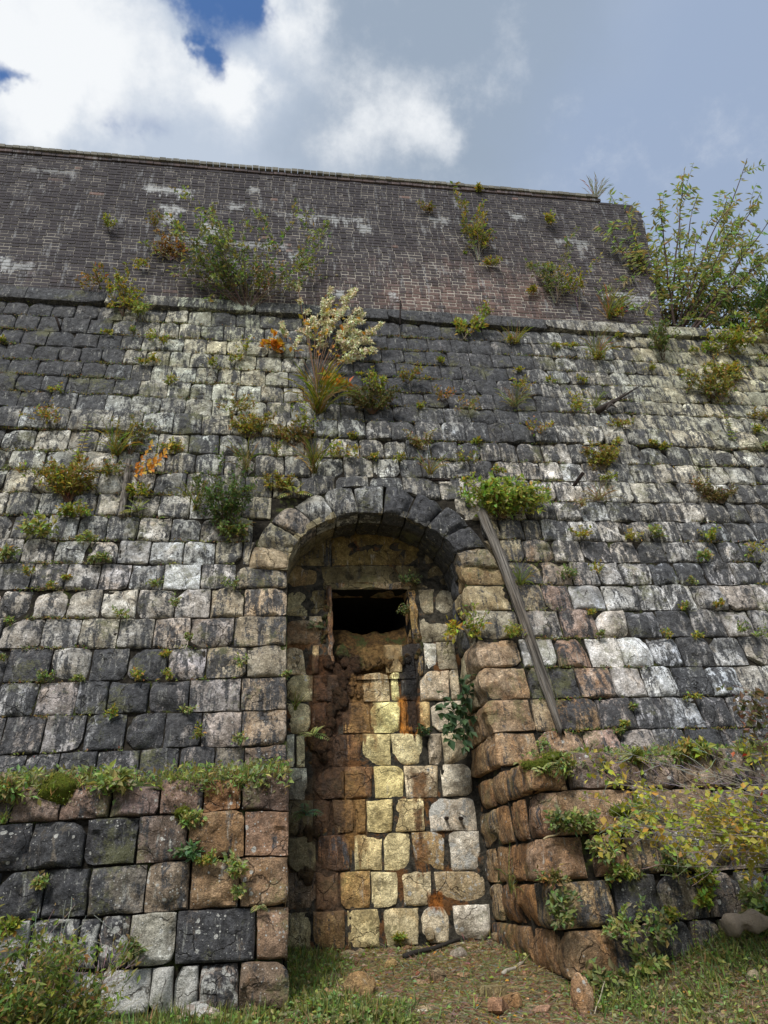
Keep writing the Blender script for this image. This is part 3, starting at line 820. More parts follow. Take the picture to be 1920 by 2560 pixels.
def arch_clip(side):
    def f(V):
        V = V.copy()
        dz = (V[:, 2] - ACZ) / (AOZ + .012)
        if side == 'T':
            dx = (V[:, 0] - ACX) / (AOX + .012)
            k = np.abs(dx) < 1
            zc = ACZ + (AOZ + .012) * np.sqrt(np.clip(1 - dx ** 2, 0, 1))
            m = k & (V[:, 2] < zc)
            V[m, 2] = zc[m]
            V[:, 1] = np.where(m, V[:, 1] + 0, V[:, 1])
        else:
            ex = (AOX + .012) * np.sqrt(np.clip(1 - np.clip(dz, 0, 1) ** 2, 0, 1))
            k = dz < 1
            if side == 'L':
                V[:, 0] = np.where(k, np.minimum(V[:, 0], ACX - ex), V[:, 0])
            else:
                V[:, 0] = np.where(k, np.maximum(V[:, 0], ACX + ex), V[:, 0])
        return V
    return f


def row_quads():
    """-> list of (row, X0, X1, z corners, post)"""
    out = []
    for r in range(0, 22):
        a, b = r - 1, r
        xs = []
        for x in JT[r]:
            ya = np.interp(x, sorted(LN[a]), [LN[a][k] for k in sorted(LN[a])])
            yb = np.interp(x, sorted(LN[b]), [LN[b][k] for k in sorted(LN[b])])
            xs.append(MAIN.hit(x, (ya + yb) / 2).x)
        wmean = (xs[5] - xs[0]) / 5
        rn = random.Random(r)
        while xs[0] > XMIN:
            xs.insert(0, xs[0] - wmean * rn.uniform(.8, 1.25))
        while xs[-1] < XMAX:
            xs.append(xs[-1] + wmean * rn.uniform(.8, 1.25))
        if r >= 14:                                # rows beside the niche
            left = [x for x in xs if x < XL - .12] + [XL]
            right = [XR] + [x for x in xs if x > XR + .15]
            segs = [left, right]
        elif r == 13:
            left = [x for x in xs if x < XL - .12] + [ACX]
            right = [ACX] + [x for x in xs if x > XR + .15]
            segs = [left, right]
        else:
            segs = [xs]
        for sgi, sg in enumerate(segs):
            for x0, x1 in zip(sg[:-1], sg[1:]):
                j0, j1 = rn.uniform(-.015, .015), rn.uniform(-.015, .015)
                e0 = (x0 == XR or x0 == XL or x0 == ACX)
                q = [(x0, zline(b, x0)), (x1, zline(b, x1)), (x1, zline(a, x1)), (x0, zline(a, x0))]
                xc = (x0 + x1) / 2
                post = None
                zt, zb = max(q[2][1], q[3][1]), min(q[0][1], q[1][1])
                if r in (10, 11, 12, 13, 14) and zt > ACZ and zb < ACZ + AOZ and x1 > ACX - AOX - .02 and x0 < ACX + AOX + .02:
                    zc = (zt + zb) / 2

                    def inside(x, z):
                        return ((x - ACX) / AOX) ** 2 + (max(0, z - ACZ) / AOZ) ** 2 < 1
                    side = 'T' if (abs(xc - ACX) < .80) else ('L' if xc < ACX else 'R')
                    if side == 'T':
                        if inside(xc, zt - .06):
                            continue
                    elif side == 'L':
                        if inside(x0 + .07, zb if zb > ACZ else ACZ):
                            continue
                    else:
                        if inside(x1 - .07, zb if zb > ACZ else ACZ):
                            continue
                    post = arch_clip(side)
                out.append((r, x0, x1, q, post))
    return out


def quoin_map(slab, z0, z1, xj, wf, ls, side=-1):
    """horizontal path: along the jamb (X = xj) to the corner, then along the front"""
    Ltot = wf + ls

    def f(u, v):
        Z = z0 + (v / (z1 - z0) + .5) * (z1 - z0)
        t = u + Ltot / 2 - ls            # < 0 on the jamb, > 0 on the front
        rr = .022
        th = np.clip((t + rr) / (2 * rr), 0, 1)
        X = xj + np.where(t > 0, t, 0.0)
        Y = slab.y(Z) + np.where(t < 0, -t, 0.0)
        ang = th * math.pi / 2
        n = np.stack([-np.cos(ang), -np.sin(ang), np.full_like(ang, .08)], -1)
        k = rr * .45 * np.sin(th * math.pi)
        X = X + k * .7
        Y = Y + k * .7
        return np.stack([X, Y, Z], -1), n
    return f, Ltot, (z1 - z0)


def side_map(x, y0, y1, z0, z1, tb=0.0):
    def f(u, v):
        Y = (y0 + y1) / 2 - u + v * tb * (.5 + u / (y1 - y0))
        Z = (z0 + z1) / 2 + v
        return np.stack([np.full_like(Y, x), Y, Z], -1), np.tile((-1.0, 0, 0), (len(Y), 1))
    return f, abs(y1 - y0), z1 - z0


def build_main_wall():
    root = thing('stone_wall', (1.1, 6.6, 1.0), 'tall battered retaining wall of grey streaked granite blocks with arched niche', 'wall')
    items = []
    rnd = random.Random(3)
    for (r, x0, x1, q, post) in row_quads():
        g = .009 if r < 9 else .013
        isq = (x0 == XR)
        xr0, xr1 = x0 + g / 2, x1 - g / 2
        qq = [(xr0, q[0][1] + g / 2), (xr1, q[1][1] + g / 2), (xr1, q[2][1] - g / 2), (xr0, q[3][1] - g / 2)]
        f, w, h, c = flat_map(MAIN, qq)
        px, py = project((c[0], MAIN.y(c[1]), c[1]))
        vis = -60 < px < 1980 and py < 2000
        tint, mask = paint(ANCH, min(max(px, 0), 1920), py, rnd)
        if r == 0:
            pr, bu, ro, na, nb, rc = .085, .002, .006, 14, 7, .0
        elif r <= 8:
            pr, bu, ro, na, nb, rc = .016, .006, .013, 11, 9, .02
        else:
            pr, bu, ro, na, nb, rc = .020, (rnd.uniform(.0, .012) if rnd.random() < .65 else rnd.uniform(.015, .035)), .020, (19 if r > 12 else 15), (17 if r > 12 else 13), rnd.uniform(.0, .16)
        if r == 8:
            pr = .055
        seed = int(r * 1000 + (x0 + 20) * 40)
        if isq:
            ls = .34 if r % 2 else .5
            f, w2, h2 = quoin_map(MAIN, (qq[0][1] + qq[1][1]) / 2, (qq[2][1] + qq[3][1]) / 2, XR, x1 - x0 - g, ls)
            V, F = hewn(f, w2, h2, seed, 24, 15, .02, .022, .018, .06, .1, 3)
        else:
            dp = .16 if x1 != XL else .75
            V, F = hewn(f, w, h, seed, na, nb, pr, bu, ro, rc, dp, 3 if r else 1, .008 if r else .004, post)
        ctr = V.mean(0)
        pp = project(ctr)
        d = (Vector(ctr) - EYE).length
        size = w * h / d ** 2 if (-20 < pp[0] < 1940) else 0
        items.append((size, r, V, F, tint, mask))
        if isq:      # the jamb behind the quoin
            zb, zt = (qq[0][1] + qq[1][1]) / 2, (qq[2][1] + qq[3][1]) / 2
            y0 = MAIN.y((zb + zt) / 2) + ls + .015
            fm, sw, sh = side_map(XR, y0 - .008, 7.62, zb + .003, zt - .003, MAIN.tb)
            Vs, Fs = hewn(fm, sw, sh, seed + 3, 10, 11, .02, .010, .012, .03, .1, 2)
            p2 = project(Vs.mean(0))
            ts, ms = paint(SIDE_ANCH, p2[0], p2[1], rnd)
            items.append((sw * sh / 60, r, Vs, Fs, ts, ms))
    items.sort(key=lambda t: -t[0])
    n = 0
    rest = Buf()
    for (size, r, V, F, tint, mask) in items:
        if n < 284 and size > 0:
            meshobj('coping_stone' if r == 0 else 'stone', V, F, M_STONE, root, tint, mask)
            n += 1
        else:
            rest.add(V, F, tint, mask)
    rest.build('upper_stones', M_STONE, root, kind='stuff')
    # arch ring
    nv = 11
    ang = [math.pi * k / nv for k in range(nv + 1)]
    for k in range(nv):
        a0, a1 = ang[k] + .012, ang[k + 1] - .012

        def f(u, v, a0=a0, a1=a1):
            s, t = u + .5, v + .5
            an = a0 + (a1 - a0) * s
            lo, hi = 0.0, 1.0 - .03 * (k % 2)
            X = ACX - np.cos(an) * (AIX + (AOX - AIX) * t * hi)
            Z = ACZ + np.sin(an) * (AIZ + (AOZ - AIZ) * t * hi)
            return np.stack([X, MAIN.y(Z), Z], -1), np.tile(np.array(MAIN.n), (len(X), 1))
        V, F = hewn(f, 1.0, 1.0, 900 + k, 13, 17, .06, .028, .020, .03, .16, 3, .014)
        px, py = project(V.mean(0))
        tv = [(.50, .40, .26, .2, .1, .15), (.46, .42, .30, .35, .1, .08), (.42, .36, .29, .45, .1, .12), (.50, .49, .44, .3, .1, 0), (.48, .48, .45, .45, .1, 0), (.48, .48, .45, .5, .1, 0),
              (.30, .30, .32, .75, .05, 0), (.22, .22, .24, .88, .05, 0), (.26, .26, .26, .8, .3, 0), (.22, .2, .19, .8, .2, .05), (.36, .29, .19, .4, .1, .2)][k]
        meshobj('voussoir', V, F, M_STONE, root, *(((tv[0] * .80, tv[1] * .82, tv[2] * .86, rnd.random()), (tv[3] + .14, *tv[4:], .1))))
        # underside of the ring, one long stone each
        b0, b1 = a0 - .008, a1 + .008

        def g(u, v, b0=b0, b1=b1):
            s, t = u + .5, v + .5
            an = b0 + (b1 - b0) * s
            X = ACX - np.cos(an) * AIX
            Z = ACZ + np.sin(an) * AIZ
            y0 = MAIN.y(Z) - .03
            Y = y0 + (7.86 - y0) * (1 - t)
            nr = np.stack([np.cos(an), np.zeros_like(an), -np.sin(an)], -1)
            return np.stack([X, Y, Z], -1), nr
        V, F = hewn(g, 1.0, 1.0, 950 + k, 9, 9, .008, .004, .006, .0, .08, 1, .0)
        dk = .35 if k < 4 else .75
        meshobj('soffit_stone', V, F, M_STONE, root, (.24, .21, .13, rnd.random()), (dk + .05, 0, .12, .1))
    # the core the blocks sit in
    B = Buf()
    off = .022
    xs = list(np.arange(XMIN, XL - .02, .25)) + [XL + .02]
    st = [1.0, 2.0, 3.0, 4.0, 4.6]

    def quad(xa, xb, za, zb):
        B.add([(xa, MAIN.y(za) + off, za), (xb, MAIN.y(za) + off, za), (xb, MAIN.y(zb) + off, zb), (xa, MAIN.y(zb) + off, zb)], [(0, 1, 2, 3)])
    quad(XMIN, XL, 0.6, ACZ)
    quad(XR, XMAX, 0.6, ACZ)
    zt = 9.45
    n2 = 40
    # around the ring
    mid = []
    for k in range(n2 + 1):
        an = math.pi * k / n2
        mid.append((ACX - math.cos(an) * (AIX + .05), ACZ + math.sin(an) * (AIZ + .05)))
    vv = [(x, MAIN.y(z) + off, z) for x, z in mid]
    top = [(XMIN + (XMAX - XMIN) * k / n2, MAIN.y(zt) + off, zt) for k in range(n2 + 1)]
    # spread the outer points round the upper rectangle
    per = []
    Lh, Wd = zt - ACZ, XMAX - XMIN
    for k in range(n2 + 1):
        s = (2 * Lh + Wd) * k / n2
        if s < Lh:
            per.append((XMIN, ACZ + s))
        elif s < Lh + Wd:
            per.append((XMIN + s - Lh, zt))
        else:
            per.append((XMAX, zt - (s - Lh - Wd)))
    vv += [(x, MAIN.y(z) + off, z) for x, z in per]
    B.add(vv, [(k, k + 1, n2 + 2 + k, n2 + 1 + k) for k in range(n2)])
    # jambs of the core
    for x, s in ((XL - .03, 1), (XR + .03, -1)):
        B.add([(x, PLIN.y(.6) + .08, .6), (x, 7.9, .6), (x, 7.9, LEDGE), (x, PLIN.y(LEDGE) + .08, LEDGE)], [(0, 1, 2, 3)])
        B.add([(x, MAIN.y(LEDGE) + .06, LEDGE), (x, 7.9, LEDGE), (x, 8.2, ACZ + .2), (x, MAIN.y(ACZ + .2) + .06, ACZ + .2)], [(0, 1, 2, 3)])
    B.add([(XMIN, MAIN.y(zt) + off, zt), (XMAX, MAIN.y(zt) + off, zt), (XMAX, 9.6, zt), (XMIN, 9.6, zt)], [(0, 1, 2, 3)])
    B.build('joint_bed', M_JOINT, root, smooth=False)
    return root


MAINWALL = build_main_wall()


# ------------------------------------------------------------------ plinths
def build_plinth(name, label, rows, joints, xlim, sidewall):
    root = thing(name, ((xlim[0] + xlim[1]) / 2, 5.6, .9), label, 'wall')
    rnd = random.Random(11)
    ZZ = []
    for ln in rows:
        P = [PLIN.hit(x, y) for x, y in ln]
        ZZ.append(([p.x for p in P], [p.z for p in P]))
    zi = lambda i, X: float(np.interp(X, *ZZ[i]))
    for r, js in enumerate(joints):
        mids = []
        for x in js:
            ya = np.interp(x, [p[0] for p in rows[r]], [p[1] for p in rows[r]])
            yb = np.interp(x, [p[0] for p in rows[r + 1]], [p[1] for p in rows[r + 1]])
            mids.append(PLIN.hit(x, (ya + yb) / 2).x)
        if sidewall:
            mids = [XR] + [x for x in mids if x > XR + .12]
            while mids[-1] < xlim[1]:
                mids.append(mids[-1] + rnd.uniform(.35, .5))
        else:
            mids = [x for x in mids if x < XL - .15] + [XL]
            while mids[0] > xlim[0]:
                mids.insert(0, mids[0] - rnd.uniform(.35, .5))
        for x0, x1 in zip(mids[:-1], mids[1:]):
            g = .014
            tj0, tj1 = (rnd.uniform(-.05, .02), rnd.uniform(-.05, .02)) if r == 0 else (0, 0)
            a0, a1 = x0 + g / 2, x1 - g / 2
            q = [(a0, zi(r + 1, a0) + g / 2), (a1, zi(r + 1, a1) + g / 2), (a1, zi(r, a1) - g / 2 + tj1), (a0, zi(r, a0) - g / 2 + tj0)]
            seed = int(7000 + r * 100 + (x0 + 9) * 17)
            if sidewall and x0 == XR:
                ls = .42 if r % 2 else .26
                f, w, h = quoin_map(PLIN, (q[0][1] + q[1][1]) / 2, (q[2][1] + q[3][1]) / 2, XR - .02 + .05 * math.sin(r * 2.1), x1 - x0 - g, ls)
                V, F = hewn(f, w, h, seed, 30, 18, .03, .008, .024, .0, .14, 5)
                px, py = project(V.mean(0))
                tint, mask = paint(PL_ANCH, px, py, rnd, .6)
                meshobj('stone', V, F, M_STONE, root, tint, mask)
                zb, zt = (q[0][1] + q[1][1]) / 2, (q[2][1] + q[3][1]) / 2
                y = PLIN.y((zb + zt) / 2) + ls + .012
                yend = 7.55
                cuts = [y]
                while cuts[-1] < yend - .3:
                    cuts.append(min(cuts[-1] + rnd.uniform(.34, .6), yend))
                cuts[-1] = yend
                for c0, c1 in zip(cuts[:-1], cuts[1:]):
                    fm, sw, sh = side_map(XR + .02, c0 + .007, c1 - .007, zb + .004, zt - .004)
                    V, F = hewn(fm, sw, sh, seed + int(c0 * 31), 13, 13, .025, .010, .016, .03, .12, 3)
                    px, py = project(V.mean(0))
                    tint, mask = paint(SIDE_ANCH, px, py, rnd)
                    meshobj('jamb_stone', V, F, M_STONE, root, tint, mask)
            else:
                f, w, h, c = flat_map(PLIN, q)
                bu = rnd.uniform(.025, .05)
                last = (x1 == XL and not sidewall)
                dp = .9 if last else .16
                V, F = hewn(f, w, h, seed, 20, 18, .03, bu * (.1 if last else .35), .024, rnd.uniform(.0, .10), dp, 4, .012)
                px, py = project(V.mean(0) if not last else (c[0], PLIN.y(c[1]), c[1]))
                tint, mask = paint(PL_ANCH, px, py, rnd, .6)
                meshobj('stone', V, F, M_STONE, root, tint, mask)
    B = Buf()
    o = .05
    x0, x1 = xlim
    if sidewall:
        x0 = XR + .05
    else:
        x1 = XL - .04
    zb, zt = .2, LEDGE - .08
    B.add([(x0, PLIN.y(zb) + o, zb), (x1, PLIN.y(zb) + o, zb), (x1, PLIN.y(zt) + o, zt), (x0, PLIN.y(zt) + o, zt), (x0, 7.6, zb), (x1, 7.6, zb), (x1, 7.6, zt), (x0, 7.6, zt)],
          [(0, 1, 2, 3), (3, 2, 6, 7), (1, 5, 6, 2), (0, 3, 7, 4)])
    B.build('joint_bed', M_JOINT, root, smooth=False)
    return root


LEFT_ROWS = [[(-60, 1972), (39, 1963), (400, 1945), (723, 1929)], [(-60, 2066), (29, 2057), (275, 2045), (603, 2026), (735, 2026)], [(-60, 2184), (0, 2180), (337, 2160), (612, 2141), (728, 2140)],
             [(-60, 2308), (0, 2304), (217, 2293), (473, 2274), (728, 2263)], [(-60, 2440), (193, 2428), (434, 2414), (728, 2397)], [(-60, 2565), (250, 2548), (728, 2520)]]
LEFT_J = [[29, 153, 277, 400, 509, 605], [-40, 75, 212, 343, 469, 611], [-10, 110, 222, 364, 475, 600], [69, 195, 245, 321, 439, 640], [10, 120, 251, 375, 434, 497, 598]]
build_plinth('stone_plinth', 'low stepped plinth of brown lichen-spotted blocks with grassy ledge, left of the niche', LEFT_ROWS, LEFT_J, (-5.5, XL), False)
RIGHT_ROWS = [[(1313, 1888), (1424, 1879), (1920, 1872), (2100, 1870)], [(1308, 1985), (1440, 1972), (1920, 1972), (2100, 1972)], [(1330, 2104), (1390, 2090), (1650, 2074), (1920, 2067), (2100, 2064)],
              [(1380, 2208), (1484, 2195), (1658, 2183), (1920, 2173), (2100, 2170)], [(1400, 2327), (1457, 2325), (1650, 2306), (1853, 2291), (1920, 2286), (2100, 2280)], [(1410, 2455), (1534, 2446), (1650, 2433), (1920, 2420), (2100, 2410)]]
RIGHT_J = [[1420, 1515, 1600, 1690, 1790, 1880], [1400, 1590, 1690, 1790, 1880], [1484, 1566, 1657, 1757, 1863], [1540, 1648, 1766, 1852, 1930], [1535, 1615, 1650, 1738, 1812, 1890]]
build_plinth('stone_plinth', 'stepped plinth of rusty brown blocks with a deep side face, right of the niche', RIGHT_ROWS, RIGHT_J, (XR, 6.6), True)


# ------------------------------------------------------------------ back wall of the niche
NROWS = [  # boundary lines px y at x=720, 960, 1190 ; stones (x0, x1, tint, film, lichen, rust, wet)
    (1330, 1326, 1330), (1416, 1416, 1410), (1478, 1476, 1474), (1542, 1540, 1534), (1613, 1612, 1603), (1690, 1683, 1673), (1758, 1756, 1750), (1836, 1835, 1833), (1920, 1916, 1909), (2001, 1997, 1993), (2090, 2082, 2078),
    (2181, 2177, 2178), (2280, 2270, 2261), (2376, 2369, 2350)]
OL, BR_, DB, YE, WH, RU, GR = (.20, .17, .095), (.20, .12, .06), (.36, .27, .15), (.72, .64, .36), (.78, .76, .66), (.42, .22, .08), (.36, .35, .30)
NST = [
    [(690, 828, OL, .6, 0, .1, 0), (829, 1048, (.20, .155, .065), .4, .1, .15, 0), (1050, 1200, OL, .45, 0, .1, 0)],  # top rows under the arch: olive stone, tint lowered to paint in the shade
    [(690, 794, (.28, .22, .12), .3, 0, .25, 0), (796, 985, OL, .35, .1, .05, 0), (987, 1042, OL, .4, 0, .1, 0), (1044, 1200, OL, .4, .05, .05, 0)],
    [(690, 768, (.40, .38, .26), .3, .1, .1, 0), (771, 812, OL, .5, 0, .1, 0), (1048, 1084, (.38, .36, .26), .3, .1, .05, 0), (1086, 1140, (.36, .35, .27), .35, .1, 0, 0)],
    [(712, 806, (.40, .35, .27), .3, .4, .3, 0), (1050, 1141, (.36, .34, .25), .4, .2, .05, 0)],
    [(716, 768, (.55, .50, .40), .15, .7, .3, 0), (779, 797, (.5, .4, .25), .2, .2, .3, 0), (962, 1004, (.48, .42, .28), .2, .1, .3, .2), (1004, 1058, (.035, .03, .03), .3, 0, .0, .9), (1060, 1090, WH, .15, .5, .2, 0), (1092, 1146, (.36, .34, .26), .35, .1, .02, 0)],
    [(715, 782, (.56, .53, .36), .1, .5, .1, 0), (784, 905, DB, .6, 0, .6, .9), (906, 974, (.56, .50, .36), .1, .6, .45, 0), (976, 1000, YE, .15, .1, .2, 0), (1001, 1044, (.035, .03, .03), .4, 0, .0, 1), (1049, 1121, (.52, .46, .34), .2, .6, .3, 0), (1124, 1153, (.50, .45, .33), .25, .6, .2, 0)],
    [(726, 776, (.55, .52, .38), .1, .4, .1, 0), (778, 815, BR_, .4, 0, .5, .5), (856, 925, (.42, .28, .12), .3, 0, .6, .4), (927, 1001, YE, .1, .2, .2, 0), (1003, 1016, (.42, .18, .04), .1, 0, .5, 1), (1017, 1044, (.04, .032, .03), .3, 0, .1, 1), (1045, 1075, (.5, .4, .2), .2, 0, .3, 0), (1078, 1150, (.55, .52, .42), .2, .4, .1, 0)],
    [(718, 736, WH, .1, .9, 0, 0), (741, 762, (.56, .54, .40), .1, .3, .1, 0), (833, 902, BR_, .5, 0, .6, .7), (906, 975, (.60, .55, .33), .05, .1, .02, 0), (980, 1055, (.62, .57, .38), .05, .3, .12, 0), (1069, 1103, (.38, .35, .28), .4, .3, .3, 0), (1107, 1175, (.42, .39, .28), .3, .2, .1, 0)],
    [(729, 768, (.52, .54, .50), .1, .7, 0, 0), (785, 860, BR_, .5, 0, .55, .7), (862, 930, (.30, .19, .10), .4, 0, .7, .5), (935, 1007, (.60, .54, .30), .05, 0, .03, 0), (1012, 1094, (.60, .54, .38), .05, .8, .5, 0), (1103, 1177, (.56, .54, .44), .1, .4, .03, 0)],
    [(736, 783, (.28, .25, .14), .5, 0, .1, 0), (785, 825, (.26, .15, .07), .4, 0, .5, .4), (833, 885, DB, .5, 0, .5, .6), (886, 913, (.42, .28, .12), .2, 0, .5, .3), (916, 981, (.58, .52, .31), .05, .1, .05, 0), (985, 1060, (.58, .51, .32), .05, .2, .35, 0), (1072, 1182, (.62, .59, .50), .05, 1.0, .2, 0)],
    [(733, 788, (.34, .32, .21), .35, .1, .05, 0), (794, 875, (.16, .09, .06), .6, 0, .5, .5), (885, 954, (.56, .50, .32), .1, .1, .1, 0), (959, 1026, (.58, .53, .35), .1, .1, .05, 0), (1032, 1109, (.52, .42, .22), .1, .9, .65, 0), (1124, 1194, (.60, .58, .49), .05, 1.0, .1, 0)],
    [(735, 788, (.24, .20, .17), .5, .3, .2, .1), (790, 846, (.28, .18, .11), .4, .2, .4, .1), (852, 925, (.42, .30, .14), .3, 0, .65, .1), (928, 994, (.54, .50, .35), .1, .05, .03, 0), (1007, 1076, (.54, .50, .34), .1, .5, .12, 0), (1088, 1199, (.46, .40, .26), .25, .8, .4, 0)],
    [(733, 777, (.30, .28, .19), .4, .2, .05, 0), (783, 862, (.30, .22, .12), .5, .1, .4, 0), (869, 950, (.42, .37, .23), .3, .1, .15, 0), (960, 1045, (.44, .41, .31), .25, .1, .05, 0), (1053, 1122, (.50, .46, .34), .15, .8, .2, 0), (1134, 1208, (.54, .53, .46), .1, .9, .03, 0)],
]


def build_niche():
    root = thing('niche_wall', (1.1, 7.5, 1.0), 'rear wall of the arched niche in stained yellow and white blocks round a dark opening', 'wall')
    rnd = random.Random(5)

    def line(i, px):
        return float(np.interp(px, [720, 960, 1190], NROWS[i]))
    for r, sts in enumerate(NST):
        for (a, b, tc, fi, li, ru, we) in sts:
            pa = lambda x, i: NICHE.hit(x, line(i, x))
            p = [pa(a, r + 1), pa(b, r + 1), pa(b, r), pa(a, r)]
            if r >= 3 and b > 1135:
                pass
            g = .002 if r < 4 else .001
            jt = 0 if r < 4 else .009
            q = [(p[0].x + g, p[0].z + g + rnd.uniform(0, jt)), (p[1].x - g, p[1].z + g + rnd.uniform(0, jt)), (p[2].x - g, p[2].z - g - rnd.uniform(0, jt)), (p[3].x + g, p[3].z - g - rnd.uniform(0, jt))]
            if r >= 4 and (a, b) == sts[-1][:2]:
                q[1] = (XR - .03 - rnd.uniform(0, .02), q[1][1])
                q[2] = (XR - .03, q[2][1])
            if (a, b) == sts[0][:2]:
                q[0] = (XL + .01, q[0][1])
                q[3] = (XL + .01, q[3][1])
            mx = (q[0][0] + q[3][0]) / 2
            q = [(mx, q[0][1]), (q[1][0], q[1][1]), (q[2][0], q[2][1]), (mx, q[3][1])]
            f, w, h, c = flat_map(NICHE, q)
            if w < .03:
                continue
            V, F = hewn(f, w, h, 3000 + r * 50 + int(a), 15, 14, .035 if r > 3 else .02, .008 if r > 3 else .003, .014, .0, .1, 3, .009 if r > 3 else .005)
            tc = tuple(min(.82, x * (1.25 if r > 3 else 1.0) * w_) for x, w_ in zip(tc, (1.0, .94, .80 if b < 1075 else .92)))
            meshobj('stone', V, F, M_NSTONE, root, (*tc, rnd.random()), (fi * .8, li, ru * (.62 if tc[0] > .45 else 1.0) + .03, 0 if we < .5 else .5))
    # rubble course at the foot
    for i, (x, y, w, h) in enumerate([(775, 2392, 26, 22), (800, 2398, 20, 26), (870, 2392, 40, 24), (900, 2402, 34, 36), (940, 2388, 14, 20), (950, 2405, 32, 20), (1035, 2384, 40, 30), (1070, 2335, 20, 22), (1190, 2385, 18, 18), (1235, 2340, 16, 20)]):
        p = NICHE.hit(x, y)
        s = p.y / F_PX * 1.05
        V, F = boulder(p + Vector((0, -.07, 0)), (w * s * .6, .10, h * s * .6), 4000 + i)
        meshobj('rubble_stone', V, F, M_STONE, root, (.38, .32, .21, rnd.random()), (.35, .2, .35, 0))
    # bed behind, with the opening left free
    ox0, ox1 = .66, 1.55
    oz0, oz1 = 3.55, 4.63
    B = Buf()
    o = .012
    Y = lambda z: NICHE.y(z) + o
    for (xa, xb, za, zb) in ((-.2, ox0, .6, 5.8), (ox1, 2.5, .6, 5.8), (ox0, ox1, .6, oz0), (ox0, ox1, oz1, 5.8)):
        nx, nz = max(2, int((xb - xa) / .06)), max(2, int((zb - za) / .06))
        gx, gz = np.meshgrid(np.linspace(xa, xb, nx + 1), np.linspace(za, zb, nz + 1))
        V = np.stack([gx.ravel(), Y(gz.ravel()) - .0, gz.ravel()], -1)
        V[:, 1] -= .022 * (1 + fbm(V * 9, 4, 3)) * ((V[:, 0] > ox0 + .03) | (V[:, 0] < ox0 - .03))
        B.add(V, [(j * (nx + 1) + i, j * (nx + 1) + i + 1, (j + 1) * (nx + 1) + i + 1, (j + 1) * (nx + 1) + i) for j in range(nz) for i in range(nx)])
    B.build('joint_bed', M_NJOINT, root)
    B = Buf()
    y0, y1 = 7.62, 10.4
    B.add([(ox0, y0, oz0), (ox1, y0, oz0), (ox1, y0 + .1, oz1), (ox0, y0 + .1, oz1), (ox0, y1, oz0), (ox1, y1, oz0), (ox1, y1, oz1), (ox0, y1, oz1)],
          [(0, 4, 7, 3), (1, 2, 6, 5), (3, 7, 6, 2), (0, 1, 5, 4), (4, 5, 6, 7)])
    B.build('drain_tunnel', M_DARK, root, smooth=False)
    # crumbling render frame
    for (xa, xb, za, zb, t) in ((ox0 - .06, ox0, 3.75, 4.70, (.14, .10, .07)), (ox1, ox1 + .10, 3.6, 4.68, (.46, .34, .13)), (ox0 - .06, ox1 + .10, 4.64, 4.72, (.30, .25, .14))):
        q = [(xa, za), (xb, za), (xb, zb), (xa, zb)]
        f, w, h, c = flat_map(NICHE, q)
        V, F = hewn(f, w, h, int(za * 77 + xa * 10), 10 if xb - xa < .5 else 26, 24 if zb - za > .5 else 9, .035, .004, .03, .1, .2, 2, .03)
        meshobj('render_frame', V, F, M_STONE, root, (*t, rnd.random()), (.45, .2, .5, .2))
    # iron stubs in the white stone
    for x in (1112, 1148):
        p = NICHE.hit(x, 2046)
        V, F = tube([p + Vector((0, -.02, 0)), p + Vector((.0, -.13, -.01))], [.018, .014], 8)
        meshobj('iron_stub', V, F, M_IRON, root)
    # ochre crust and mossy earth spilled from the opening
    B = Buf()

    def lump(px0, py0, px1, py1, thick, seed, nx=36, nz=48, t0=0.0, blackness=0.0):
        a, b = NICHE.hit(px0, py0), NICHE.hit(px1, py1)
        gx, gz = np.meshgrid(np.linspace(a.x, b.x, nx), np.linspace(b.z, a.z, nz))
        s = (gx - a.x) / (b.x - a.x) * 2 - 1
        t = (gz - b.z) / (a.z - b.z) * 2 - 1
        nz_ = fbm(np.stack([gx * 4.5, gz * 4.5, gx * 0 + seed], -1), seed, 4)
        fall = 1.0 - np.sqrt(s ** 2 + t ** 2) + nz_ * .55
        h = np.clip(fall, -.4, 1) * thick + fbm(np.stack([gx * 17, gz * 9, gx * 0], -1), seed, 5) * .055
        P = np.stack([gx, NICHE.y(gz) - h, gz], -1).reshape(-1, 3)
        F = []
        fl = fall.ravel()
        for j in range(nz - 1):
            for i in range(nx - 1):
                k = j * nx + i
                ids = (k, k + 1, k + nx + 1, k + nx)
                if max(fl[list(ids)]) > -.25:
                    F.append(ids)
        return P, F
    rc = random.Random(17)
    for (cx, cy, sx_, sy_, n_, sz) in ((850, 1720, 34, 80, 46, 1.0), (940, 1655, 80, 7, 70, .75), (800, 1850, 22, 42, 36, .9), (880, 1690, 22, 40, 18, .8), (1042, 1610, 12, 40, 16, .7), (812, 1550, 8, 70, 22, .6),
                                       (775, 2085, 22, 20, 18, .7), (770, 2195, 20, 18, 16, .7)):
        for _ in range(n_):
            p = NICHE.hit(cx + rc.gauss(0, sx_ * .6), cy + rc.gauss(0, sy_ * .6))
            k = sz * rc.uniform(.5, 1.2)
            V, F = boulder(p + Vector((0, rc.uniform(-.035, .02), 0)), (.06 * k, .04 * k, .085 * k), rc.randrange(9999), 14)
            V = V + fbm(V * 34, 6, 3)[:, None] * np.array((.022, .022, .010))
            B.add(V, F)
    B.build('ochre_crust', M_SLUMP, root)
    # earth slope in the opening
    n = 30
    gx, gt = np.meshgrid(np.linspace(ox0 - .02, ox1 + .02, n), np.linspace(0, 1, n))
    Yv = 7.50 + gt * 1.3
    Yv = 7.64 + gt * .42
    Zv = 3.50 + gt * .68 + .07 * fbm(np.stack([gx * 5, Yv * 5, gx * 0], -1), 2, 4)
    Zv = Zv + .10 * ((gx - 1.1) / .45) ** 2 * 1.0
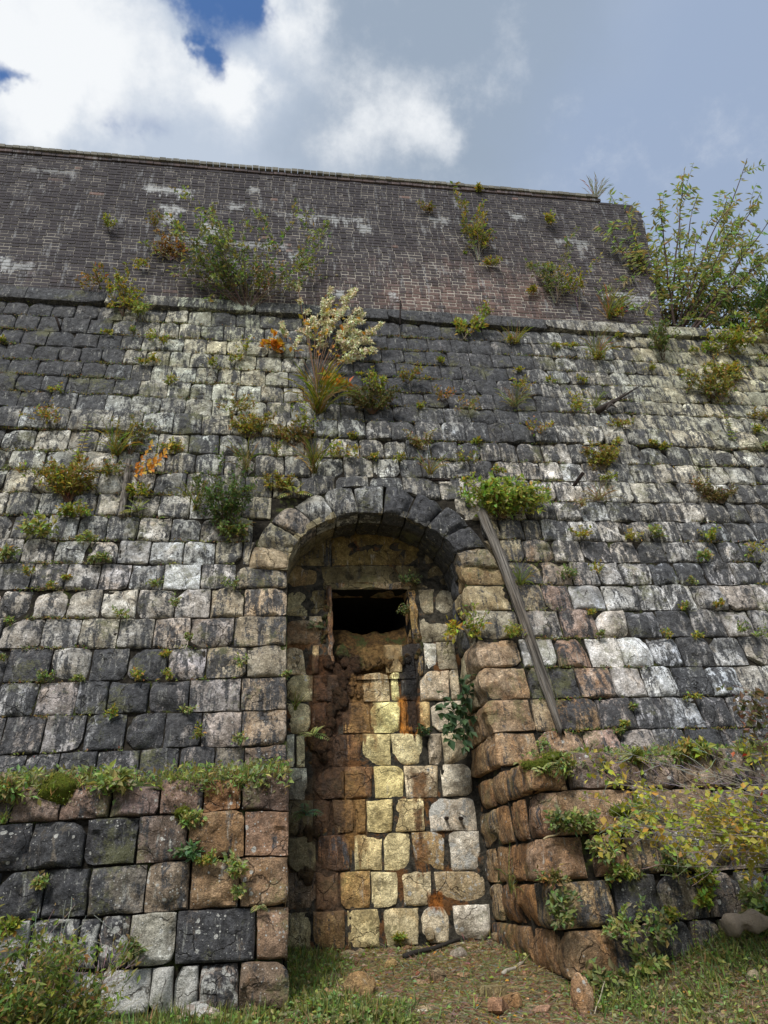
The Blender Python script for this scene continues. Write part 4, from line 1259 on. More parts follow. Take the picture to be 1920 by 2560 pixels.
    V = np.stack([gx, Yv, Zv], -1).reshape(-1, 3)
    meshobj('mossy_earth', V, [(j * n + i, j * n + i + 1, (j + 1) * n + i + 1, (j + 1) * n + i) for j in range(n - 1) for i in range(n - 1)], M_SLUMP, root)
    return root


def boulder(c, rad, seed, n=14):
    u, v = np.meshgrid(np.linspace(0, 2 * math.pi, n + 1)[:-1], np.linspace(0.12, math.pi - .12, n // 2 + 2))
    d = np.stack([np.cos(u) * np.sin(v), np.sin(u) * np.sin(v), np.cos(v)], -1).reshape(-1, 3)
    k = 1 + .22 * fbm(d * 1.6 + seed, seed, 3)
    rg = np.random.default_rng(seed)
    for _ in range(12):        # broken facets
        w = rg.normal(size=3)
        w /= np.linalg.norm(w)
        k = np.minimum(k, rg.uniform(.62, .95) / np.clip(d @ w, .25, 1))
    V = d * k[:, None] * np.array(rad) + np.array(c)
    F = []
    rows = n // 2 + 2
    for j in range(rows - 1):
        for i in range(n):
            a, b = j * n + i, j * n + (i + 1) % n
            F.append((a, a + n, b + n, b))
    F.append(tuple(range(n)))
    F.append(tuple(reversed(range((rows - 1) * n, rows * n))))
    return V, F


def tube(pts, rad, sides=6, cap=True):
    pts = [Vector(p) for p in pts]
    V, F = [], []
    for i, p in enumerate(pts):
        t = (pts[min(i + 1, len(pts) - 1)] - pts[max(i - 1, 0)]).normalized()
        a = t.cross(Vector((0, 0, 1)) if abs(t.z) < .9 else Vector((1, 0, 0))).normalized()
        b = t.cross(a)
        r = rad[i] if hasattr(rad, '__len__') else rad
        for k in range(sides):
            an = 2 * math.pi * k / sides
            V.append(tuple(p + (a * math.cos(an) + b * math.sin(an)) * r))
    for i in range(len(pts) - 1):
        for k in range(sides):
            k2 = (k + 1) % sides
            F.append((i * sides + k, i * sides + k2, (i + 1) * sides + k2, (i + 1) * sides + k))
    if cap:
        F.append(tuple(reversed(range(sides))))
        F.append(tuple(range((len(pts) - 1) * sides, len(pts) * sides)))
    return np.array(V), F


build_niche()


# ------------------------------------------------------------------ brick parapet
def brick_end(z):
    return float(np.interp(z, [9.3, 12.3, 12.6, 13.2], [6.28, 6.80, 6.84, 6.60]))


def build_brick():
    root = thing('brick_wall', (0.5, 8.3, 9.4), 'sooty brick wall with lime blooms standing on top of the stone wall', 'wall')
    rnd = random.Random(8)
    course, gap = .0765, .017
    z0, ztop = 9.42, 12.86
    n = int((ztop - z0) / (course * math.cos(BRICK.b)))
    dz = (ztop - z0) / n
    items = []
    hit0, hit1 = -7.0, 7.2
    for k in range(n):
        za, zb = z0 + k * dz, z0 + (k + 1) * dz
        head = k % 2 == 1
        L = .1135 if head else .229
        x = hit0 + rnd.uniform(-.004, .004) + (.057 if head else 0)
        xe = brick_end((za + zb) / 2)
        while x < xe - .03:
            w = L * rnd.uniform(.97, 1.03)
            x2 = min(x + w, xe)
            xa, xb = x + .0045, x2 - .0045
            x += w
            if xb - xa < .03:
                continue
            zc = (za + zb) / 2
            yf = BRICK.y(zc)
            px, py = project((xa, yf, zc))
            pd = rnd.uniform(-.002, .010)
            a, b = za + gap / 2 + rnd.uniform(-.001, .002), zb - gap / 2 + rnd.uniform(-.002, .001)
            V = [(xa, BRICK.y(a) - pd, a), (xb, BRICK.y(a) - pd, a), (xb, BRICK.y(b) - pd, b), (xa, BRICK.y(b) - pd, b)]
            V += [(v[0], v[1] + .03, v[2]) for v in V]
            F = [(0, 1, 2, 3), (0, 4, 5, 1), (1, 5, 6, 2), (2, 6, 7, 3), (3, 7, 4, 0)]
            # colour: dark purple-brown above, redder in the lower middle
            red = math.exp(-((px - 1180) / 330) ** 2) * min(1, max(0, (py - 560) / 170)) + .55 * math.exp(-((px - 640) / 260) ** 2) * min(1, max(0, (py - 660) / 90)) + .15 * min(1, max(0, (py - 620) / 100))
            red = min(1, red) * .6
            br = rnd.uniform(.72, 1.3)
            if rnd.random() < .006:
                red, br = .7, 1.2
            base = np.array((.085, .070, .072)) * (1 - red) + np.array((.190, .120, .098)) * red
            tint = (*(base * br), rnd.random())
            film = .86 - .42 * red + rnd.uniform(-.08, .08)
            if py < 480:
                film += .08
            items.append((abs(xb - xa) / (yf ** 2 + zc ** 2) if -20 < px < 1940 else 0, V, F, tint, (film, 0, 0, 0)))
    items.sort(key=lambda t: -t[0])
    rest = Buf()
    for i, (s, V, F, t, mk) in enumerate(items):
        if i < 296:
            meshobj('brick', V, F, M_BRICK, root, t, mk, smooth=False)
        else:
            rest.add(V, F, t, mk)
    rest.build('upper_bricks', M_BRICK, root, smooth=False, kind='stuff')
    # mortar body
    B = Buf()
    zt = ztop
    X0, X1 = -7.0, brick_end(z0) - .012
    nx, nz = 60, 30
    V, T = [], []
    for j in range(nz + 1):
        z = z0 - .12 + (zt - z0 + .12) * j / nz
        xe = brick_end(z) - .012
        for i in range(nx + 1):
            x = X0 + (xe - X0) * i / nx
            V.append((x, BRICK.y(z) + .0035, z))
            px, py = project(V[-1])
            red = math.exp(-((px - 1180) / 380) ** 2) * min(1, max(0, (py - 560) / 170)) + .6 * math.exp(-((px - 640) / 300) ** 2) * min(1, max(0, (py - 640) / 90))
            b = .34 + .20 * min(1, red)
            T.append((b, b * .93, b * .80, 0))
    F = [(j * (nx + 1) + i, j * (nx + 1) + i + 1, (j + 1) * (nx + 1) + i + 1, (j + 1) * (nx + 1) + i) for j in range(nz) for i in range(nx)]
    M_ = np.array([(.50 - .30 * min(1, max(0, (9.4 + 1.6 - v[2]) / 1.4)), 0, 0, 0) for v in V])
    B.add(V, F, np.array(T), M_)
    # thickness: end and back
    e = [(brick_end(z0) - .012, BRICK.y(z0) + .0035, z0 - .12), (brick_end(zt) - .012, BRICK.y(zt) + .0035, zt), (brick_end(zt) - .012, BRICK.y(zt) + .5, zt), (brick_end(z0) - .012, BRICK.y(z0) + .5, z0 - .12)]
    B.add(e, [(0, 3, 2, 1)], (.2, .17, .15, 0), (.5, 0, 0, 0))
    B.add([(X0, BRICK.y(zt) + .004, zt), (brick_end(zt) - .012, BRICK.y(zt) + .004, zt), (brick_end(zt) - .012, BRICK.y(zt) + .5, zt), (X0, BRICK.y(zt) + .5, zt)], [(0, 1, 2, 3)], (.2, .17, .15, 0), (.5, 0, 0, 0))
    B.build('mortar', M_BRICK, root, smooth=False)
    # corbelled courses and the mossy top row
    xe = 6.0
    for (za, zb, pr, w, nm, base) in ((ztop, ztop + .075, .03, .229, 'corbel_brick', (.12, .09, .085)), (ztop + .078, ztop + .155, .065, .114, 'coping_brick', (.17, .165, .14))):
        x = -6.98
        rest = Buf()
        cnt = 0
        while x < xe:
            xa, xb = x + .004, x + w - .004
            x += w
            b = rnd.uniform(.75, 1.25)
            zz = rnd.uniform(-.006, .010) if nm == 'coping_brick' else 0
            c0 = .014
            yf = BRICK.y(za) - pr + rnd.uniform(-.006, .006)
            V = [(xa, yf, za), (xb, yf, za), (xb, yf, zb + zz - c0), (xa, yf, zb + zz - c0), (xa + .006, yf + c0, zb + zz), (xb - .006, yf + c0, zb + zz),
                 (xb, yf + .30, zb + zz), (xa, yf + .30, zb + zz), (xa, yf + .30, za), (xb, yf + .30, za)]
            F = [(0, 1, 2, 3), (3, 2, 5, 4), (4, 5, 6, 7), (0, 3, 4, 7, 8), (1, 9, 6, 5, 2), (0, 8, 9, 1)]
            t = (*(np.array(base) * b), rnd.random())
            meshobj(nm, V, F, M_BRICK, root, t, (.35 if nm == 'coping_brick' else .6, 0, 0, 0), smooth=False)
    return root


build_brick()
exec_later = []


# ------------------------------------------------------------------ ground
def ground_z(x, y):
    z = np.interp(y, [-40, 0, 3.5, 5.3, 7.4, 9], [-2.0, 0.0, .44, .83, 1.05, 1.05])
    z = z + np.clip(x - 2.3, 0, 3) * np.clip((y - 2.5) / 3, 0, 1) * .22
    z = z + .035 * fbm(np.stack([np.asarray(x) * 1.7, np.asarray(y) * 1.7, np.asarray(x) * 0], -1), 3, 3)
    return z


def build_ground():
    xs = np.concatenate([np.linspace(-400, -12, 14), np.linspace(-10, -4, 12), np.linspace(-3.8, 6.5, 110), np.linspace(7, 14, 14), np.linspace(20, 400, 14)])
    ys = np.concatenate([np.linspace(-400, -20, 12), np.linspace(-15, 2, 16), np.linspace(2.1, 7.9, 80)])
    gx, gy = np.meshgrid(xs, ys)
    gz = ground_z(gx, gy)
    nx = len(xs)
    V = np.stack([gx, gy, gz], -1).reshape(-1, 3)
    F = [(j * nx + i, j * nx + i + 1, (j + 1) * nx + i + 1, (j + 1) * nx + i) for j in range(len(ys) - 1) for i in range(nx - 1)]
    o = meshobj('ground', V, F, M_GROUND, center=False)
    tag(o, kind='structure', label='sloping earth at the foot of the wall')
    # hill behind the wall
    xs = np.concatenate([np.linspace(-400, -12, 14), np.linspace(-10, 12, 60), np.linspace(14, 400, 14)])
    ys = np.concatenate([np.linspace(8.9, 14, 14), np.linspace(16, 300, 14)])
    gx, gy = np.meshgrid(xs, ys)
    gz = 9.40 + .12 * fbm(np.stack([gx, gy, gx * 0], -1), 5, 3) + np.clip(gx - 6.5, 0, 2) * .1 * np.clip((gy - 8.8) / 1.5, 0, 1)
    nx = len(xs)
    V = np.stack([gx, gy, gz], -1).reshape(-1, 3)
    F = [(j * nx + i, j * nx + i + 1, (j + 1) * nx + i + 1, (j + 1) * nx + i) for j in range(len(ys) - 1) for i in range(nx - 1)]
    tag(meshobj('hill', V, F, M_TURF, center=False), kind='structure', label='earth terrace behind the top of the stone wall')


build_ground()

# ------------------------------------------------------------------ plants
GREEN = [(.18, .22, .085), (.22, .26, .10), (.27, .29, .11), (.14, .17, .07)]
BRIGHT = [(.29, .35, .12), (.35, .40, .14), (.24, .29, .10), (.42, .42, .16)]
YEL = [(.42, .36, .06), (.36, .34, .08), (.30, .30, .07), (.22, .26, .06), (.45, .33, .08)]
OLIVE = [(.22, .20, .06), (.28, .22, .07), (.17, .18, .05), (.33, .25, .09), (.30, .20, .07)]
RUSTY = [(.36, .17, .06), (.30, .20, .08), (.42, .24, .08), (.20, .15, .06)]
ORANGE = [(.62, .27, .03), (.68, .36, .05), (.55, .20, .03), (.60, .42, .08)]
DARKG = [(.045, .095, .04), (.065, .12, .05), (.09, .155, .065), (.04, .07, .03)]
CREAM = [(.80, .76, .50), (.85, .82, .60), (.74, .70, .42), (.80, .78, .55)]
GYEL = [(.20, .26, .05), (.27, .31, .06), (.36, .36, .07), (.15, .2, .04), (.42, .37, .08)]
STRAW = [(.46, .39, .25), (.36, .30, .18), (.54, .47, .33)]
STEMC, GREYST = (.10, .065, .04), (.30, .26, .22)


class Leaves:
    """collects leaves (folded rhombi of 4 points) quickly"""
    def __init__(self):
        self.P, self.D, self.Nn, self.L, self.W, self.C = [], [], [], [], [], []

    def add(self, p, d, n, l, w, c):
        self.P.append(p); self.D.append(d); self.Nn.append(n); self.L.append(l); self.W.append(w); self.C.append(c)

    def build(self, name, parent, mat=None):
        if not self.P:
            return None
        P, D, Nn = (np.array(a, float) for a in (self.P, self.D, self.Nn))
        L, W = np.array(self.L)[:, None], np.array(self.W)[:, None]
        D = D / (np.linalg.norm(D, axis=1, keepdims=True) + 1e-9)
        S = np.cross(D, Nn)
        S = S / (np.linalg.norm(S, axis=1, keepdims=True) + 1e-9)
        U = np.cross(S, D)
        n = len(P)
        k = np.stack([P, P + D * L * .45 + S * W * .5 + U * W * .12, P + D * L - U * L * .16, P + D * L * .45 - S * W * .5 + U * W * .12], 1)
        V = k.reshape(-1, 3)
        F = []
        for i in range(n):
            a = 4 * i
            F.append((a, a + 1, a + 2))
            F.append((a, a + 2, a + 3))
        C = np.repeat(np.array([(*c, 1.0) for c in self.C]), 4, axis=0)
        return meshobj(name, V, F, mat or M_LEAF, parent, C, smooth=False)


def depth_at(p):
    return (Vector(p) - EYE).dot(fwd)


def rv(rn, s=1.0):
    return np.array([rn.gauss(0, s), rn.gauss(0, s), rn.gauss(0, s)])


def stem_path(rn, root, d, length, n=6, droop=0.0, wig=.06):
    pts = [np.array(root, float)]
    d = np.array(d, float)
    d /= np.linalg.norm(d)
    for i in range(n):
        d = d + rv(rn, wig) + np.array((0, 0, -droop))
        d /= np.linalg.norm(d)
        pts.append(pts[-1] + d * length / n)
    return pts


PL_COUNT = {}


def plant(kind, px, py, w, h, label, pal, slab=None, seed=0, group=None, name=None, cat='plant', stem=STEMC, leaf=None, dens=1.0, loc=None, out=.35, lean=0.0, big=False):
    """root at photo point (px,py) on the given wall; w,h are the crown's apparent size in photo pixels"""
    rn = random.Random(seed * 131 + int(px) * 7 + int(py))
    slab = slab or (BRICK if py < 740 else MAIN)
    p = Vector(loc) if loc is not None else slab.hit(px, py) + slab.n * .035
    d = depth_at(p)
    el = math.atan2(p.z - EYE.z, max(.1, math.hypot(p.x, p.y)))
    W = w * d / F_PX
    H = h * d / F_PX / max(.5, math.cos(el) + out * math.sin(el) * .5)
    o = thing(name or {'grass': 'grass_tuft', 'fern': 'fern', 'tuft': 'wall_plant', 'shrub': 'shrub', 'tall': 'tall_plant'}.get(kind, 'plant'), p, label, cat, group)
    L = Leaves()
    ST = Buf()
    lf = leaf or .028
    if kind == 'grass':
        n = int(34 * dens)
        V = Leaves()
        for i in range(n):
            a = rn.uniform(-1, 1)
            dd = np.array((a * W / H * .55 + lean, -rn.uniform(.1, .9), rn.uniform(.55, 1.1)))
            ln = H * rn.uniform(.5, 1.1)
            pts = stem_path(rn, (p.x + rn.gauss(0, W * .07), p.y + rn.gauss(0, .01), p.z), dd, ln, 4, rn.uniform(.05, .4), .05)
            c = rn.choice(pal)
            c = tuple(x * rn.uniform(.7, 1.3) for x in c)
            wd = rn.uniform(.004, .009) * (1.4 if big else 1)
            for s0 in range(4):
                q0, q1 = pts[s0], pts[s0 + 1]
                V.add(q0 - (q1 - q0) * .3, q1 - q0, (0, -1, .3), np.linalg.norm(q1 - q0) * 1.6, wd * (1 - s0 * .18), c)
        V.build('blades', o)
        return o
    if kind == 'fern':
        n = max(3, int(6 * dens))
        for i in range(n):
            a = -1 + 2 * (i + .5) / n + rn.uniform(-.15, .15)
            dd = (a * W / H * .9 + lean, -rn.uniform(.3, .8), rn.uniform(.3, .9) * (1.1 - abs(a) * .6))
            ln = H * rn.uniform(.65, 1.05)
            pts = stem_path(rn, p, dd, ln, 9, .13, .03)
            V, F = tube(pts, .0022, 3, False)
            ST.add(V, F, (*stem, 1))
            c = rn.choice(pal)
            for s0 in range(1, 9):
                q = pts[s0]
                t = pts[s0 + 1] - pts[s0] if s0 < 9 else pts[s0] - pts[s0 - 1]
                t = t / np.linalg.norm(t)
                sd = np.cross(t, (0, -.7, .7))
                sd /= np.linalg.norm(sd)
                pl = ln * .30 * (1 - abs(s0 - 3.5) / 7.5)
                cc = tuple(x * rn.uniform(.8, 1.25) for x in c)
                for sg in (-1, 1):
                    L.add(q, sd * sg + t * .45, (0, -.6, .8), pl, pl * .36, cc)
        ST.build('stalks', M_STEM, o)
        L.build('fronds', o)
        return o
    if kind == 'tall':
        n = max(1, int(2 * dens))
        for i in range(n):
            pts = stem_path(rn, p, (lean + rn.uniform(-.1, .1) + (i - (n - 1) / 2) * W / H * .5, -.25, 1), H * rn.uniform(.8, 1), 12, .01, .05)
            V, F = tube(pts, .004, 4, False)
            ST.add(V, F, (*stem, 1))
            for s0 in range(2, 13):
                c = tuple(x * rn.uniform(.8, 1.25) for x in rn.choice(pal))
                for sg in (-1, 1):
                    ln = lf * rn.uniform(.8, 1.25) * (1.2 - s0 * .04)
                    L.add(pts[s0], (sg, -.3 + rn.uniform(-.3, .3), rn.uniform(-.3, .3)), (0, -.4, 1), ln, ln * .48, c)
        ST.build('stem', M_STEM, o)
        L.build('foliage', o)
        return o
    lf *= 1.15
    # tuft / shrub: stems that fan out, twigs, leaves
    nst = int((10 if kind == 'tuft' else 16) * dens) + 2
    nl = int((15 if kind == 'tuft' else 22) * (1.2 if dens > 1 else 1))
    for i in range(nst):
        a = rn.uniform(-1, 1)
        if kind == 'tuft':
            dd = np.array((a * W / max(H, .01) * .62 + lean, -rn.uniform(.2, 1.1), rn.uniform(.05, 1.0)))
            ln = math.hypot(H, W * .4) * rn.uniform(.45, 1.0)
        else:
            a = math.copysign(abs(a) ** .8, a)
            dd = np.array((a * W / H * .62 + lean, -rn.uniform(.0, .6) * out * 1.6, 1.0 - .35 * abs(a)))
            ln = H * rn.uniform(.5, 1.05) * math.sqrt(1 + (a * W / H * .5) ** 2)
        pts = stem_path(rn, (p.x + rn.gauss(0, .015), p.y, p.z), dd, ln, 7, -.03 if kind == 'shrub' else .03, .07)
        r0 = .004 if kind == 'shrub' else .0016
        if big:
            r0 *= 1.5
        V, F = tube(pts, [r0 * (1 - j / 8.5) for j in range(8)], 4 if kind == 'shrub' else 3, False)
        ST.add(V, F, (*tuple(x * rn.uniform(.7, 1.3) for x in stem), 1))
        tw = [(pts, 1.0)]
        if kind == 'shrub':
            for _ in range(4):
                j = rn.randint(2, 6)
                td = (pts[min(j + 1, 7)] - pts[j])
                td = td / np.linalg.norm(td) + rv(rn, .5)
                tp = stem_path(rn, pts[j], td, ln * rn.uniform(.15, .32), 4, 0, .1)
                V, F = tube(tp, .0016 * (1.5 if big else 1), 3, False)
                ST.add(V, F, (*stem, 1))
                tw.append((tp, .6))
        for tp, fr in tw:
            m_ = int(nl * fr)
            for _ in range(m_):
                s = rn.uniform(.25, 1) ** .8 * (len(tp) - 1)
                j = min(int(s), len(tp) - 2)
                q = tp[j] + (tp[j + 1] - tp[j]) * (s - j)
                t = tp[j + 1] - tp[j]
                t = t / np.linalg.norm(t)
                ld = t * .5 + rv(rn, .6)
                c = tuple(x * rn.uniform(.7, 1.35) for x in rn.choice(pal))
                ll = lf * rn.uniform(.6, 1.3)
                L.add(q + rv(rn, lf * .25), ld, rv(rn, .5) + np.array((0, -.5, .8)), ll, ll * rn.uniform(.42, .6), c)
    ST.build('stems', M_STEM, o)
    L.build('foliage', o)
    return o


# ------------------------------------------------------------------ growth on the brick wall
SW = 'plants growing out of the brick wall'
plant('shrub', 618, 782, 540, 270, 'large green bush rooted on the string course below the white lime streaks', [(.22, .27, .11), (.28, .33, .12), (.17, .21, .10), (.36, .37, .13), (.15, .19, .09)], MAIN, 1, stem=(.16, .12, .09), leaf=.062, dens=2.2, out=.7, big=True)
plant('tuft', 650, 745, 110, 90, 'rusty gold twiggy plant in the heart of the large bush', RUSTY + OLIVE, BRICK, 2, leaf=.05, out=.6)
plant('shrub', 425, 655, 100, 60, 'rusty brown twiggy plant on the brick, left of the large bush', RUSTY, BRICK, 3, leaf=.04, dens=.5, stem=GREYST)
plant('tuft', 358, 672, 42, 16, 'small yellow cushion of leaves on the brick left of the rusty twigs', YEL, BRICK, 4, leaf=.035)
plant('tuft', 250, 730, 90, 45, 'orange-tinged trailing plant at the foot of the brick on the left', OLIVE + RUSTY, BRICK, 5, leaf=.05, lean=-.6)
plant('shrub', 308, 795, 120, 130, 'thin yellow-green sapling over the string course at the left', YEL + GYEL, MAIN, 6, leaf=.055, dens=.35)
plant('tuft', 350, 800, 50, 45, 'bright green tuft just right of the thin sapling', BRIGHT, MAIN, 7, leaf=.05)
plant('tuft', 270, 582, 36, 32, 'tiny pale sprig high on the brick at the left', GYEL, BRICK, 8, leaf=.04)
plant('tuft', 388, 578, 26, 40, 'small brown sprig under the T-shaped lime streak', OLIVE, BRICK, 9, leaf=.035)
plant('shrub', 1193, 655, 90, 150, 'sparse shrub growing from the diagonal crack in the brick', OLIVE + GYEL, BRICK, 10, leaf=.06, dens=.5, stem=GREYST)
plant('tuft', 1228, 668, 60, 16, 'yellow mossy fringe along the diagonal crack', YEL, BRICK, 11, leaf=.035, dens=1.4)
plant('tuft', 1370, 566, 30, 28, 'yellow tuft high on the brick near the right end', YEL, BRICK, 12, leaf=.05)
plant('tuft', 1195, 482, 16, 12, 'tiny yellow tuft just under the coping', YEL, BRICK, 13, leaf=.04)
plant('tuft', 1060, 532, 60, 18, 'row of small olive sprigs high on the brick in the middle', OLIVE, BRICK, 14, leaf=.04)
plant('shrub', 1388, 762, 130, 150, 'pale green shrub with grey twigs low on the brick, right of the crack', [(.20, .22, .10), (.26, .28, .12), (.16, .19, .08)], BRICK, 15, leaf=.055, dens=.5, stem=GREYST)
plant('shrub', 1445, 782, 70, 140, 'nearly bare twiggy shrub with a few yellow leaves beside the pale shrub', YEL, BRICK, 16, leaf=.05, dens=.22, stem=GREYST)
plant('tuft', 1325, 738, 20, 20, 'small yellow sprig at the end of the crack', YEL, BRICK, 17, leaf=.04)
plant('grass', 1522, 800, 50, 75, 'straw-green grass tuft at the foot of the brick near the right end', STRAW + GYEL, MAIN, 18, big=True)
plant('tuft', 1533, 800, 36, 30, 'yellow and red leafed sprig at the base of the straw-green grass', YEL + [(.4, .06, .05)], MAIN, 19, leaf=.05)
plant('shrub', 1160, 852, 130, 90, 'airy sprig with round yellow-green leaves over the string course', BRIGHT + YEL, MAIN, 20, leaf=.06, dens=.3, stem=GREYST)
plant('grass', 1288, 862, 60, 50, 'yellow grass clump below the string course, right of the airy sprig', YEL + STRAW, MAIN, 21, big=True)
plant('tuft', 1275, 860, 36, 14, 'low yellow cushion under the yellow grass clump', YEL, MAIN, 22, leaf=.03)
plant('shrub', 1655, 905, 70, 140, 'grey-green drooping shrub below the end of the brick wall', [(.16, .19, .08), (.20, .22, .09), (.12, .15, .06)], MAIN, 23, leaf=.05, dens=.5, out=.8)
plant('grass', 1490, 900, 60, 70, 'thin grass over a yellow cushion in the upper stone courses', YEL + STRAW, MAIN, 24)
plant('tuft', 1492, 903, 60, 20, 'flat yellow cushion that the thin grass grows from', YEL, MAIN, 25, leaf=.03, dens=1.3)


def big_bush():
    rn = random.Random(77)
    p = MAIN.hit(1722, 822)
    p = Vector((p.x, 8.75, 9.45))
    d = depth_at(p)
    o = thing('small_tree', p, 'tall multi-stemmed young tree with light green leaves beside the end of the brick wall', 'tree')
    L, ST = Leaves(), Buf()
    pal = [(.30, .35, .15), (.36, .42, .17), (.24, .29, .12), (.40, .43, .2), (.42, .40, .18)]
    tips = [(1520, 560), (1545, 640), (1500, 720), (1580, 620), (1530, 730), (1600, 700), (1525, 505), (1530, 490), (1560, 600), (1510, 690), (1600, 530), (1650, 490), (1712, 424), (1640, 620), (1760, 560), (1820, 500), (1868, 400), (1905, 478), (1880, 580), (1930, 540), (1850, 680), (1905, 640), (1800, 640), (1700, 560), (1920, 720), (1590, 655), (1740, 500), (1960, 600), (1560, 520), (1830, 560)]
    for i, (tx, ty) in enumerate(tips):
        r = ray(tx, ty)
        yy = p.y - rn.uniform(-.5, .9)
        e = EYE + r * ((yy - EYE.y) / r.y)
        a, b = np.array(p) + rv(rn, .04), np.array(e)
        mid = (a + b) / 2 + np.array((0, 0, -.05)) + rv(rn, .08)
        pts = []
        for k in range(13):
            t = k / 12
            pts.append(a * (1 - t) ** 2 + mid * 2 * t * (1 - t) + b * t * t + rv(rn, .012) * (k > 0))
        V, F = tube(pts, [.024 * (1 - k / 13.5) + .003 for k in range(13)], 5, False)
        ST.add(V, F, (.075, .050, .042, 1))
        tw = [(pts, 1)]
        for _ in range(9):
            j = rn.randint(4, 11)
            td = pts[j + 1] - pts[j]
            td = td / np.linalg.norm(td) * .9 + rv(rn, .42)
            tp = stem_path(rn, pts[j], td, rn.uniform(.25, .75), 6, 0, .08)
            V, F = tube(tp, [.006, .005, .005, .004, .003, .003, .002], 3, False)
            ST.add(V, F, (.09, .06, .045, 1))
            tw.append((tp, .55))
        for tp, fr in tw:
            for _ in range(int(32 * fr)):
                s = rn.uniform(.3 if fr == 1 else .1, 1) * (len(tp) - 1)
                j = min(int(s), len(tp) - 2)
                q = tp[j] + (tp[j + 1] - tp[j]) * (s - j)
                t = (tp[j + 1] - tp[j])
                t = t / np.linalg.norm(t)
                sd = rv(rn, 1.0)
                sd = sd - t * sd.dot(t)
                c = tuple(x * rn.uniform(.7, 1.3) for x in rn.choice(pal))
                ll = rn.uniform(.09, .17)
                L.add(q, sd / (np.linalg.norm(sd) + .01) + t * .5 + np.array((0, 0, -.45)), rv(rn, .6) + np.array((0, 0, .9)), ll, ll * .30, c)
    ST.build('trunk', M_STEM, o)
    L.build('crown', o)


big_bush()


def clump(px, py, w, h, label, pal, y, name='shrub', n=2600, leaf=.09, cat='shrub', zmin=9.3):
    """a dense bushy mass seen against the sky, on the terrace"""
    rn = random.Random(int(px + py))
    r = ray(px, py)
    c = EYE + r * ((y - EYE.y) / r.y)
    s = depth_at(c) / F_PX
    base = Vector((c.x, y, zmin))
    o = thing(name, base, label, cat)
    L, ST = Leaves(), Buf()
    for _ in range(14):
        e = np.array(c) + np.array((rn.uniform(-.4, .4) * w * s, rn.uniform(-.4, .4), rn.uniform(-.2, .4) * h * s))
        a = np.array(base) + np.array((rn.uniform(-.15, .15) * w * s, 0, 0))
        V, F = tube([a, (a + e) / 2 + rv(rn, .06), e], [.018, .012, .004], 4, False)
        ST.add(V, F, (.06, .045, .035, 1))
    blobs = [(rn.uniform(-.42, .42), rn.uniform(-.5, .5), rn.uniform(-.42, .42)) for _ in range(26)]
    for _ in range(n):
        b = rn.choice(blobs)
        q = np.array(c) + np.array((b[0] * w * s, b[1] * .9, b[2] * h * s)) + rv(rn, .1) * np.array((1.1, 1, .9))
        cc = tuple(x * rn.uniform(.6, 1.35) for x in rn.choice(pal))
        ll = leaf * rn.uniform(.6, 1.2)
        L.add(q, rv(rn) + np.array((0, 0, -.2)), rv(rn, .5) + np.array((0, -.3, .8)), ll, ll * .45, cc)
    ST.build('stems', M_STEM, o)
    L.build('foliage', o)


clump(1830, 775, 230, 110, 'dense dark bush behind the foot of the young tree', [(.06, .10, .03), (.10, .15, .04), (.14, .19, .05)], 9.1, n=3400, leaf=.085)
clump(1930, 760, 110, 200, 'dark tree crown at the far right edge of the terrace', [(.035, .06, .022), (.05, .085, .03), (.07, .11, .04)], 9.8, 'dark_tree', 3600, .09, 'tree')
clump(1690, 800, 130, 60, 'dry brown undergrowth at the foot of the young tree', [(.12, .11, .04), (.18, .14, .06), (.09, .10, .04)], 8.9, 'undergrowth', 1200, .07, 'undergrowth')
plant('tuft', 1805, 880, 170, 70, 'yellow-green leafy fringe hanging over the top of the stone wall at the right', GYEL, MAIN, 30, leaf=.075, dens=2.4, out=.7)
plant('tuft', 1890, 850, 110, 80, 'olive fringe hanging over the wall top at the right edge', OLIVE + GREEN, MAIN, 31, leaf=.075, dens=2.0)
plant('fern', 1722, 805, 80, 40, 'bright fern under the stems of the young tree', BRIGHT, MAIN, 32)
plant('grass', 1493, 500, 40, 50, 'pale grass standing on the coping at the right', STRAW, BRICK, 33, big=True, loc=BRICK.hit(1493, 499) + Vector((0, .05, .05)))

